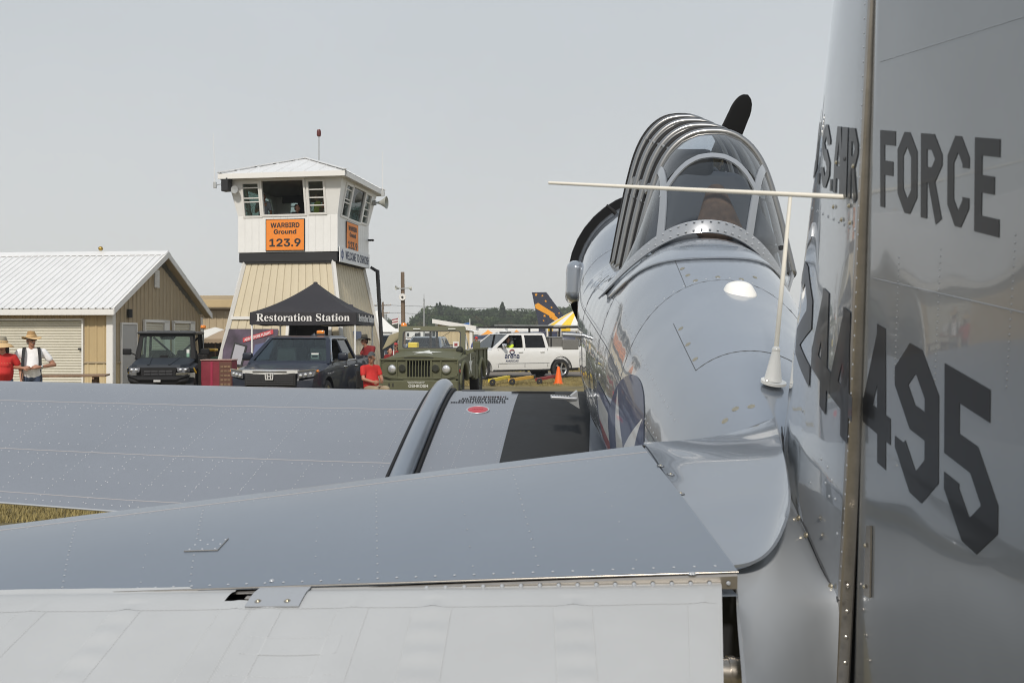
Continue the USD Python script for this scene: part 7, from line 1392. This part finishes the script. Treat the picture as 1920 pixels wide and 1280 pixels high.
# seated man
J = std(1.74); J.update(hip=(0, .0, .55), chest=(0, .02, .86), neck=(0, .0, 1.06), head=(0, -.03, 1.22))
for q, s in (('l', 1), ('r', -1)): J.update({'sh' + q: (s * .19, .02, 1.0), 'el' + q: (s * .24, -.08, .76), 'wr' + q: (s * .12, -.30, .70), 'hp' + q: (s * .10, -.04, .52), 'kn' + q: (s * .14, -.46, .54), 'an' + q: (s * .13, -.44, .09), 'hd' + q: (-s * .5, -.8, 0)})
sp_ = at_g(695, 20.6); p_ = person('seated man in bright red shirt and patterned cap beside the army truck', sp_, face(697, .55), J, SHR, (KHAKI, True), SKIN2, ('cap', M('cap_pattern', (.06, .065, .07), rough=.8, var=.8, vscale=60), M('cap_peak_grey', (.10, .10, .10), rough=.8)), HAIRG, belly=.06, look=-.9)
ch = thing('folding_chair', 'low folding chair under the seated man in bright red', 'chair', sp_, face(697, .55)); obj('seat', box((0, 0, .42), (.46, .42, .03), .01), BLK, ch); obj('backrest', box((0, .24, .74), (.46, .03, .40), .01), BLK, ch); [obj('leg', beam((s * .21, .2 * q, 0), (s * .21, -.16 * q, .42), .022, .022, (1, 0, 0)), GALV, ch) for s in (-1, 1) for q in (-1, 1)]
# people further back
J = std(1.70); person('man in red cap and red shirt beside the dark sport utility vehicle', at_g(742, 33.0) * [1, 1, 0] + [0, 0, -.22], face(742, -.4), J, SHD, (JEAN, False), SKIN2, ('cap', M('cap_red', (.35, .03, .03), rough=.8), M('cap_red_peak', (.3, .025, .025), rough=.8)), HAIRD)
J = std(1.30); person('child in dark red top behind the army truck hood', at_g(731, 31.5), face(731, .5), J, SHD, (JEAN, False), SKIN, None, HAIRD)
J = std(1.70); person('distant man in blue and red between the tan hut and the white pickup', at_g(893, 46.0), face(893, .4), J, M('shirt_blue', (.08, .10, .22), rough=.8), (KHAKI, False), SKIN2, ('cap', SHR, SHR), HAIRD)
# driver of the white pickup
def inside(o, rz, l): c, s = math.cos(rz), math.sin(rz); return np.array([o[0] + c * l[0] - s * l[1], o[1] + s * l[0] + c * l[1], l[2]])
J = std(1.70); J.update(hip=(0, 0, .20), chest=(0, 0, .50), neck=(0, -.01, .70), head=(0, -.04, .86), **{k + q: v for q, s in (('l', 1), ('r', -1)) for k, v in (('sh', (s * .19, 0, .64)), ('el', (s * .24, -.16, .44)), ('wr', (s * .15, -.40, .50)))})
person('driver in yellow high-visibility vest inside the white pickup', inside(wo, rzw, (.42 * side_w, 2.55, .72)), rzw, J, HIVIS, None, SKIN2, None, HAIRD, legs=False)
# tower staff
for lab, lx, ly, rz_, sh, hr in (('controller in green-yellow vest standing inside the tower cab behind the big window', .62, -.55, -.9, HIVIS, HAIRD), ('controller in orange top behind the right tower window', 1.15, -.75, .3, ORSH, HAIRD), ('controller with bare arm behind the left tower window', -1.22, -.75, .7, M('shirt_pale_blue', (.35, .40, .48), rough=.8), HAIRD), ('seated controller with dark hair low in the big tower window', -.02, -.75, 1.2, BLK, HAIRD)):
    J = std(1.70); dz = -.42 if 'seated' not in lab else -.80
    for k in list(J): J[k] = (J[k][0], J[k][1], J[k][2] + dz)
    if lx < -1: J['wrr'] = (-.1, -.35, 1.05 + dz + .2); J['elr'] = (-.30, -.15, 1.05 + dz)
    person(lab, T3(lx, ly, 5.28), TR + rz_, J, sh, None, SKIN2, None, hr, legs=False, look=0.0)

# ================================================================ poles, hut, tents, far field
t = thing('loudspeaker_pole', 'tall brown wooden pole carrying small loudspeakers, behind the army truck', 'pole', at_g(757, 56.0)); zt = P(755, 510, 56)[2]
obj('shaft', cyl((0, 0, 0), (-.07, 0, zt), .15, .11, 12), POLE, t, smooth=True); obj('cross_arm', beam((-.38, -.15, zt - 1.05), (.30, -.15, zt - 1.0), .06, .06), GALV, t)
for x, rz_ in ((-.42, PI), (.22, 0)): obj('horn_speaker', xf(lathe([(.03, -.1), (.05, 0), (.09, .1), (.2, .22), (.19, .22), (.04, .0), (0, 0)], 14, axis=0), rz=rz_ + .5, s=.75, t=(x + .1, -.2, zt - 1.0)), MATS['horn_grey'], t, smooth=40)
obj('round_speaker', xf(lathe([(0, .1), (.17, .1), (.22, -.05), (.2, -.08), (.10, -.06), (.06, -.10), (0, -.10)], 18, axis=1), t=(-.05, -.22, zt - 1.55)), TRIMW, t, smooth=40); obj('speaker_hub', ball((-.05, -.33, zt - 1.55), .07), CARDK, t, smooth=True)
def power_pole(label, px, Y, ytop, arms=True):
    t = thing('power_pole', label, 'utility pole', at_g(px, Y)); z = P(px, ytop, Y)[2]; obj('shaft', cyl((0, 0, 0), (0, 0, z), .16, .12, 8), POLE, t)
    if arms:
        for dz, w in ((.5, 1.1), (1.5, .9)): obj('cross_arm', beam((-w, 0, z - dz), (w, 0, z - dz + .08), .12, .12), POLE, t); [obj('insulator', cyl((s * w * .9, 0, z - dz + .05), (s * w * .9, 0, z - dz + .35), .06), TRIMW, t) for s in (-1, 1)]
        obj('transformer', cyl((.35, -.1, z - 2.6), (.35, -.1, z - 1.6), .22, .22, 12), GALV, t)
    return np.array([at_g(px, Y)[0], Y, z])
e1 = power_pole('thin distant power pole with cross-arms between the white tent and the brown pole', 718, 120.0, 566); 
t = thing('antenna_mast', 'thin pale antenna mast in front of the trees', 'mast', at_g(795, 90.0)); z = P(796, 560, 90)[2]; obj('mast_tube', cyl((0, 0, 0), (0, 0, z), .10, .06, 8), GALV, t); obj('tip', cyl((0, 0, z), (0, 0, z + .5), .03, .02), GALV, t)
for k, (y0, y1, a, b) in enumerate(((564, 566, -40, 60), (566, 569, -40, 60))):
    A0, A1 = np.array([e1[0] - 45, e1[1] - 8, e1[2] - .4 - k]), np.array([e1[0] + 55, e1[1] + 15, e1[2] - .2 - k])
    pts = [A0 + (e1 - [0, 0, .4 + k] - A0) * q - [0, 0, 2.0 * q * (1 - q)] for q in np.linspace(0, 1, 10)] + [(e1 - [0, 0, .4 + k]) + (A1 - e1 + [0, 0, .4 + k]) * q - [0, 0, 2.0 * q * (1 - q)] for q in np.linspace(0.1, 1, 10)]
    obj('power_line', tube(pts, .022, 4), CARDK, label=('upper', 'lower')[k] + ' thin power line crossing the sky from the distant power pole', cat='cable')
# tan hut with white roof edge
hut = thing('tan_hut', 'small tan metal hut with white slanted roof edge behind the army truck', 'hut', at_g(850, 52.0))
x0, x1 = P(822, 632, 52)[0], P(884, 632, 52)[0]; ox = at_g(850, 52.0)[0]; zl, zr = P(818, 608, 52)[2], P(884, 620, 52)[2]
rib_wall(hut, (x0, 51.0), (x1, 51.0), 0.0, lambda s: zl + (zr - zl) * s / (x1 - x0), (0, -1), CREAM, .3, .03, .6); obj('hut_body', join(hull([(x - ox, y, z) for x, zt in ((x0, zl), (x1, zr)) for y in (-.95, 3) for z in (0, zt - .02)])), CREAM, hut)
obj('roof_edge', join(hull([(x - ox, y, z) for x, zt in ((x0 - .25, zl + .05), (x1 + .3, zr + .02)) for y in (-1.25, 3.2) for z in (zt, zt + .24)])), TRIMW, hut); obj('corner_trim', join(box((x1 - ox + .02, -1.02, zr / 2), (.16, .1, zr))), TRIMW, hut); obj('corner_trim', box((x0 - ox - .02, -1.02, zl / 2), (.14, .1, zl)), TRIMW, hut)
# yellow tug in front of it
tg = thing('yellow_tug', 'yellow service tug with two black upright posts seen through the army truck windshield', 'tug', at_g(806, 44.0)); obj('body', rbox((0, 0, .62), (1.5, 1.0, .60), .10), YEL, tg, smooth=40); obj('bonnet', rbox((.35, 0, 1.0), (.8, .9, .34), .10), YEL, tg, smooth=40); obj('counterweight', rbox((-.78, -.1, 1.0), (.46, .8, .90), .06), TY, tg, smooth=40)
for x in (-.12, .18): obj('mast_post', box((x + .2, -.5, 1.35), (.11, .08, 1.6)), CARDK, tg)
for x in (-.5, .5): [obj('wheel', xf(lathe([(.1, -.08), (.28, -.09), (.31, 0), (.28, .09), (.1, .08)], 16, axis=1), t=(x, s * .5, .31)), TYRE, tg) for s in (-1, 1)]
TENTW = M('tent_white_fabric', (.68, .68, .66), rough=.7); TENTO = M('tent_orange', (.70, .30, .05), rough=.7); TENTY = M('tent_yellow', (.78, .52, .04), rough=.7)
def peak_tent(label, px, Y, wpx, ytop, yeave, mat=TENTW, legs=True, mats=None, rz=0.3, grp=None):
    t = thing('peaked_tent', label, 'tent', at_g(px, Y), rz, grp); w = wpx / FPX * Y / 2; zt, ze = P(px, ytop, Y)[2], P(px, yeave, Y)[2]
    for k in range(4):
        G = np.array([[(x * w * (1 - q) * 1.0, -w * (1 - q), ze + (zt - ze) * (q * .55 + .45 * q * q)) for x in np.linspace(-1, 1, 5)] for q in np.linspace(0, .985, 7)]); obj('roof_panel', xf(slab(G, .02), rz=k * PI / 2), (mats or [mat] * 4)[k], t, smooth=30)
        obj('valance', xf(box((0, -w, ze - .12), (2 * w, .02, .25)), rz=k * PI / 2), mat, t); obj('leg', xf(cyl((w - .05, -w + .05, 0), (w - .05, -w + .05, ze), .05, n=6), rz=k * PI / 2), TRIMW, t)
peak_tent('large white tent peak just right of the tower', 706, 62.0, 74, 582, 622, rz=.35)
peak_tent('white two-peaked tent behind the tan hut', 872, 80.0, 44, 611, 622); peak_tent('small white tent with orange front beside the white pickup windshield', 915, 85.0, 30, 618, 628, mats=[TENTO, TENTW, TENTW, TENTW], rz=.1); peak_tent('white tent right of the orange-fronted tent', 945, 95.0, 30, 617, 627, rz=.5); peak_tent('far white tent with orange panel above the white pickup cab', 968, 110.0, 22, 618, 626, mats=[TENTO, TENTW, TENTW, TENTW], rz=.2); peak_tent('far white tent at the right above the white pickup cab', 992, 120.0, 22, 617, 625)
# yellow and white striped marquee
mq = thing('striped_marquee', 'yellow and white striped marquee roof behind the lumber rack', 'tent', at_g(1085, 58.0)); w = 62 / FPX * 58; zt, ze = P(1085, 578, 58)[2], P(1085, 612, 58)[2]
for k in range(20):
    a, b = k / 20 * 2 * PI, (k + 1) / 20 * 2 * PI; G = np.array([[(w * q * math.cos(t_), w * q * math.sin(t_), zt - (zt - ze) * (q ** 1.15)) for t_ in (a, (a + b) / 2, b)] for q in (.02, .35, .7, 1.0)]); obj('roof_panel', slab(G, .02), TENTY if k % 2 else TENTW, mq, smooth=20)
    obj('valance', slab(np.array([[(w * math.cos(t_), w * math.sin(t_), z) for t_ in (a, (a + b) / 2, b)] for z in (ze, ze - .3)]), .01), TENTY if k % 2 else TENTW, mq); 
    if k % 2: obj('pole', cyl((w * math.cos(a), w * math.sin(a), 0), (w * math.cos(a), w * math.sin(a), ze), .05, n=6), TRIMW, mq)
# parked jet: only its tail is seen above the tents
JET = M('jet_navy', (.012, .016, .04), rough=.3, coat=.8); JETO = M('jet_orange', (.75, .32, .02), rough=.4)
Yj = 70.0; ft = at_g(1030, Yj); jet = thing('parked_jet', 'dark navy jet with orange lightning bolt and stars on its tail, parked beyond the tents', 'airplane', ft)
fpx = [(998, 549), (1024, 548.5), (1056, 592), (1062, 640), (1012, 640), (1010, 605)]; q2 = [(P(a, b, Yj)[0] - ft[0], P(a, b, Yj)[2]) for a, b in fpx]
obj('tail_fin', xz(poly(Polygon(q2).buffer(.03), .22), .11), JET, jet)
bolt = [(1003, 571), (1009, 568), (1040, 588), (1040, 591), (1055, 605), (1053, 609), (1030, 595), (1030, 592), (1004, 578)]; dec = [xz(poly(Polygon([(P(a, b, Yj)[0] - ft[0], P(a, b, Yj)[2]) for a, b in bolt]), .02), -.112)]; obj('lightning_bolt', dec[0], JETO, jet)
for a, b, r in ((1005, 552.5, 3.2), (1017, 554.5, 2.3), (1023, 564.5, 2.6), (1034, 576.5, 2.4), (1021, 592, 3.0), (1019, 601, 2.0), (1034, 597, 1.8), (1048, 587, 1.8)):
    c = P(a, b, Yj); r = r / FPX * Yj; s5 = [(c[0] - ft[0] + r * (1 if k % 2 == 0 else .42) * math.sin(k * PI / 5), c[2] + r * (1 if k % 2 == 0 else .42) * math.cos(k * PI / 5)) for k in range(10)]; obj('tail_star', xz(poly(Polygon(s5), .02), -.112), JETO, jet)
obj('jet_fuselage', lathe([(0, -9), (.5, -7.5), (.85, -4), (.95, 0), (.8, 2.2), (.5, 3.0), (.45, 3.0), (0, 2.6)], 18, axis=0), JET, jet, smooth=40); e_ = stage.GetPrimAtPath(str(jet.GetPath()) + '/jet_fuselage'); UsdGeom.Xformable(e_).AddTranslateOp().Set(Gf.Vec3d(1.0, 0, 1.25))
obj('tail_plane', box((1.6, 0, 1.5), (1.3, 4.4, .12), .05), JET, jet); obj('jet_wing', xf(poly([(-1.5, -5.5), (-.4, -5.5), (.8, 0), (-.4, 5.5), (-1.5, 5.5), (-3.2, 0)], .2, .95)), JET, jet)
for x, y in ((-5, 0), (-1, 1.3), (-1, -1.3)): obj('gear_leg', cyl((x, y, 0), (x, y, .9), .09), GALV, jet)
# flags
def flag(label, px, Y, y0, y1, cols, side=1):
    t = thing('flag', label, 'flag', at_g(px, Y)); z0, z1 = P(px, y1, Y)[2], P(px, y0, Y)[2]; obj('flag_pole', cyl((0, 0, 0), (0, 0, z1 + .3), .05, .03, 6), TRIMW, t); n = len(cols); h = (z1 - z0) / n
    for k, m in enumerate(cols): G = np.array([[(side * x, .15 * math.sin(x * 3), z1 - h * (k + q) - .25 * x * .8) for x in np.linspace(0, .55, 8)] for q in (0, 1)]); obj('flag_stripe', slab(G, .01), m, t)
flag('small blue flag above the white tents', 881, 78.0, 604, 613, [M('flag_blue', (.06, .16, .42), rough=.7), MATS['flag_blue']], -1); flag('small red and white flag left of the loudspeaker pole', 747, 75.0, 596, 606, [MATS['insignia_red'], TENTW, MATS['insignia_red'], TENTW], -1)
# parked cars and motorhomes in the far field
def far_car(body_m, label, loc, rz):
    t = thing('parked_car', label, 'car', loc, rz, 'cars parked across the far field'); b = solid([(0.0, .35), (4.4, .35), (4.4, .95), (3.6, 1.0), (.9, .95), (.05, .75)], 1.75, .4)
    obj('body', b, body_m, t); c_ = join(hull([(s * x, y, z) for s in (-1, 1) for x, y, z in ((.80, .95, .93), (.62, 1.6, 1.45), (.62, 3.0, 1.48), (.80, 3.9, .96))])); obj('cabin_glass', c_, GLASSB, t); obj('roof', join(hull([(s * x, y, z) for s in (-1, 1) for x, y, z in ((.64, 1.55, 1.44), (.64, 3.05, 1.46), (.6, 1.6, 1.52), (.6, 3.0, 1.52))])), body_m, t)
    for y in (.8, 3.5):
        for s in (-1, 1): obj('wheel', xf(lathe([(0, -.08), (.28, -.1), (.32, 0), (.28, .1), (0, .08)], 14, axis=0), t=(s * .80, y, .32)), TYRE, t)
    return t
def motorhome(label, loc, rz):
    t = thing('motorhome', label, 'motorhome', loc, rz, 'motorhomes parked along the far treeline'); obj('body', rbox((0, 0, 1.75), (7.5, 2.4, 2.7), .15), WHITE, t, smooth=40); obj('stripe', box((0, -1.21, 1.5), (7.2, .02, .25)), MATS['brown_leather'], t)
    for x in (-2.6, -.8, 1.2, 2.8): obj('window', box((x, -1.21, 2.15), (1.0, .03, .6)), GLASSB, t)
    obj('windscreen', box((3.76, 0, 2.0), (.03, 2.0, .9)), GLASSB, t)
    for x in (-2.2, 2.4): [obj('wheel', xf(lathe([(0, -.1), (.38, -.12), (.42, 0), (.38, .12), (0, .1)], 14, axis=1), t=(x, s * 1.05, .42)), TYRE, t) for s in (-1, 1)]
    return t
rg = np.random.default_rng(21); CARS = [('silver', M('car_silver', (.45, .46, .47), rough=.3, coat=.8)), ('dark', M('car_dark', (.03, .03, .035), rough=.3, coat=.8)), ('red', M('car_red', (.25, .02, .02), rough=.3, coat=.8)), ('white', WPAINT), ('blue', M('car_blue', (.03, .06, .16), rough=.3, coat=.8))]
protos = {}
for k in range(26):
    nm, mt = CARS[k % 5]; px = rg.uniform(690, 1100) if k > 6 else rg.uniform(905, 1010); Y = rg.uniform(95, 165); loc = at_g(px, Y); rz = rg.uniform(-.4, .4) + (PI / 2 if k % 3 else 0)
    lab = nm + ' car parked in the crowded far field below the trees'
    if nm not in protos: protos[nm] = far_car(mt, lab, loc, rz)
    else: copy(protos[nm], loc, rz, lab)
mh = None
for px, Y in ((720, 150), (905, 140), (940, 150), (975, 145), (1010, 155), (770, 160), (860, 150), (1060, 150), (690, 140)):
    lab = 'white motorhome parked in front of the far treeline'
    if mh is None: mh = motorhome(lab, at_g(px, Y), rg.uniform(-.2, .2))
    else: copy(mh, at_g(px, Y), rg.uniform(-.2, .2), lab)

# ================================================================ trees of the far treeline
LEAF = [usdkit.material(stage, '/World/Looks/foliage_%s' % n, {'g': ('geometry', {}), 'oi': ('object_info', {}), 'n': ('noise_texture', dict(scale=.45, detail=4)), 'r': ('rgb_ramp', dict(ramp=[(.3, c0), (.7, c1)])), 'h': ('hsv', {}), 'mr': ('map_range', dict(to_min=.75, to_max=1.3)), 'p': ('principled_bsdf', dict(roughness=.7)), 't': ('translucent_bsdf', {}), 'm': ('mix_closure', dict(fac=.25))},
    [('g.position', 'n.vector'), ('n.fac', 'r.fac'), ('r.color', 'h.color'), ('oi.random', 'mr.value'), ('mr.result', 'h.value'), ('h.color', 'p.base_color'), ('h.color', 't.color'), ('p.BSDF', 'm.closure1'), ('t.BSDF', 'm.closure2')], surface='m.closure') for n, c0, c1 in (('dark', (.022, .042, .014), (.055, .088, .030)), ('mid', (.035, .060, .018), (.080, .110, .034)), ('brown', (.05, .05, .025), (.09, .08, .04)))]
BARK = M('bark', (.07, .055, .04), rough=.9)
def tree_proto(kind, seed, label, loc, rz):
    rg = np.random.default_rng(seed); t = thing(kind, label, 'tree', loc, rz, 'trees of the far treeline'); conifer = kind == 'spruce_tree'
    obj('trunk', join(cyl((0, 0, 0), (0, 0, 6.5), .28, .12, 7), *[cyl((0, 0, 3 + k), (1.6 * math.cos(k * 2.1), 1.6 * math.sin(k * 2.1), 5.5 + k * .8), .11, .04, 5) for k in range(4)]), BARK, t)
    lobes = []
    if conifer: n = 2200
    else:
        for k in range(11): a, rr = rg.uniform(0, 2 * PI), rg.uniform(.6, 2.9); lobes.append((rr * math.cos(a), rr * math.sin(a), rg.uniform(4.0, 9.2) - rr * .55, rg.uniform(1.2, 2.1)))
        for k in range(6): a = rg.uniform(0, 2 * PI); lobes.append((2.4 * math.cos(a), 2.4 * math.sin(a), rg.uniform(1.6, 3.4), rg.uniform(1.1, 1.7)))
        n = 3000
    if conifer:
        z = 1.2 + 8.8 * rg.random(n) ** 1.15; r = (10.2 - z) * .30 * np.sqrt(rg.uniform(.25, 1, n)) * (1 + .25 * np.sin(z * 5)); a = rg.uniform(0, 2 * PI, n); c = np.stack([r * np.cos(a), r * np.sin(a), z - r * .25], 1)
    else:
        L = np.array(lobes); k = rg.choice(len(L), n, p=L[:, 3] ** 2 / (L[:, 3] ** 2).sum()); d = rg.normal(size=(n, 3)); d /= np.linalg.norm(d, axis=1, keepdims=True); c = L[k, :3] + d * (L[k, 3] * rg.uniform(.72, 1.06, n))[:, None] * [1, 1, .8]
    s = rg.uniform(.13, .34, n); u = rg.normal(size=(n, 3)); u /= np.linalg.norm(u, axis=1, keepdims=True); w = np.cross(u, rg.normal(size=(n, 3))); w /= np.linalg.norm(w, axis=1, keepdims=True)
    v = np.stack([c - u * s[:, None], c + w * s[:, None] * .7, c + u * s[:, None], c - w * s[:, None] * .7], 1).reshape(-1, 3); b = np.arange(n)[:, None] * 4; f = np.vstack([b + [0, 1, 2], b + [0, 2, 3]])
    obj('crown', (v, f), LEAF[{'broadleaf_tree': 0, 'light_green_tree': 1, 'spruce_tree': 0, 'brownish_tree': 2}[kind]], t, kind='stuff'); return t
KINDS = (('broadleaf_tree', 'dark green broadleaf tree in the far treeline'), ('light_green_tree', 'lighter green rounded tree in the far treeline'), ('spruce_tree', 'pointed spruce in the far treeline'), ('brownish_tree', 'brownish green tree low in the far treeline'))
TP = {}
def plant(kind, px, Y, ytop):
    X, z = (px - 960) / FPX * Y, P(px, ytop, Y)[2]; nat = 9.75; s = z / nat; lab = dict(KINDS)[kind]
    if kind not in TP: TP[kind] = tree_proto(kind, 40 + len(TP), lab, (X, Y, 0), 0.0); o = TP[kind]; UsdGeom.Xformable(o).AddScaleOp().Set(Gf.Vec3f(s * 1.15, s * 1.15, s))
    else:
        o = copy(TP[kind], (X, Y, 0), rg.uniform(0, 6), lab); o.GetAttribute('xformOp:scale').Set(Gf.Vec3f(s * rg.uniform(1.0, 1.35), s * rg.uniform(1.0, 1.35), s)) if o.GetAttribute('xformOp:scale') else None
        o.GetAttribute('xformOpOrder').Set(['xformOp:translate', 'xformOp:rotateZ', 'xformOp:scale'])
def sky_y(px): return np.interp(px, [640, 700, 728, 745, 760, 780, 800, 812, 845, 862, 880, 905, 930, 950, 985, 1000, 1040, 1080, 1140, 1250], [606, 600, 593, 603, 608, 596, 577, 571, 568, 573, 577, 576, 574, 580, 577, 577, 579, 570, 575, 585])
px = 650.0
while px < 1200:
    k = rg.choice(4, p=[.55, .27, .10, .08]); Y = rg.uniform(265, 300); plant(KINDS[k][0] if k != 2 else 'spruce_tree', px, Y, sky_y(px) + rg.uniform(-1.5, 5)); px += rg.uniform(5.5, 11)
px = 650.0
while px < 1200:
    k = rg.choice(4, p=[.45, .3, .10, .15]); plant(KINDS[k][0], px, rg.uniform(225, 255), max(sky_y(px) + rg.uniform(10, 20), 588)); px += rg.uniform(7, 13)
px = 655.0
while px < 1190:
    k = rg.choice(4, p=[.4, .3, .0, .3]); plant(KINDS[k][0], px, rg.uniform(195, 220), 606 + rg.uniform(-5, 5)); px += rg.uniform(9, 17)
for px in np.arange(1205, 1900, 16.0): plant(KINDS[rg.choice(4, p=[.5, .3, .1, .1])][0], px + rg.uniform(-5, 5), rg.uniform(225, 300), 580 + rg.uniform(-8, 10))
plant('spruce_tree', 942, 262, 569); plant('light_green_tree', 1000, 232, 588)
for px_, Y_, yt in ((55, 60.0, 474), (78, 60.0, 473)): plant('broadleaf_tree', px_, Y_, yt)

# ================================================================ summer haze
HZ = usdkit.material(stage, '/World/Looks/haze_air', {'v': ('principled_volume', dict(color=(0.96, 0.975, 0.985), density=0.0006, anisotropy=0.2))}, [], volume='v.volume')
obj('haze', box((0, 330, 19), (1300, 900, 40)), HZ, kind='stuff', label='thin pale summer haze over the whole airfield', cat='haze')
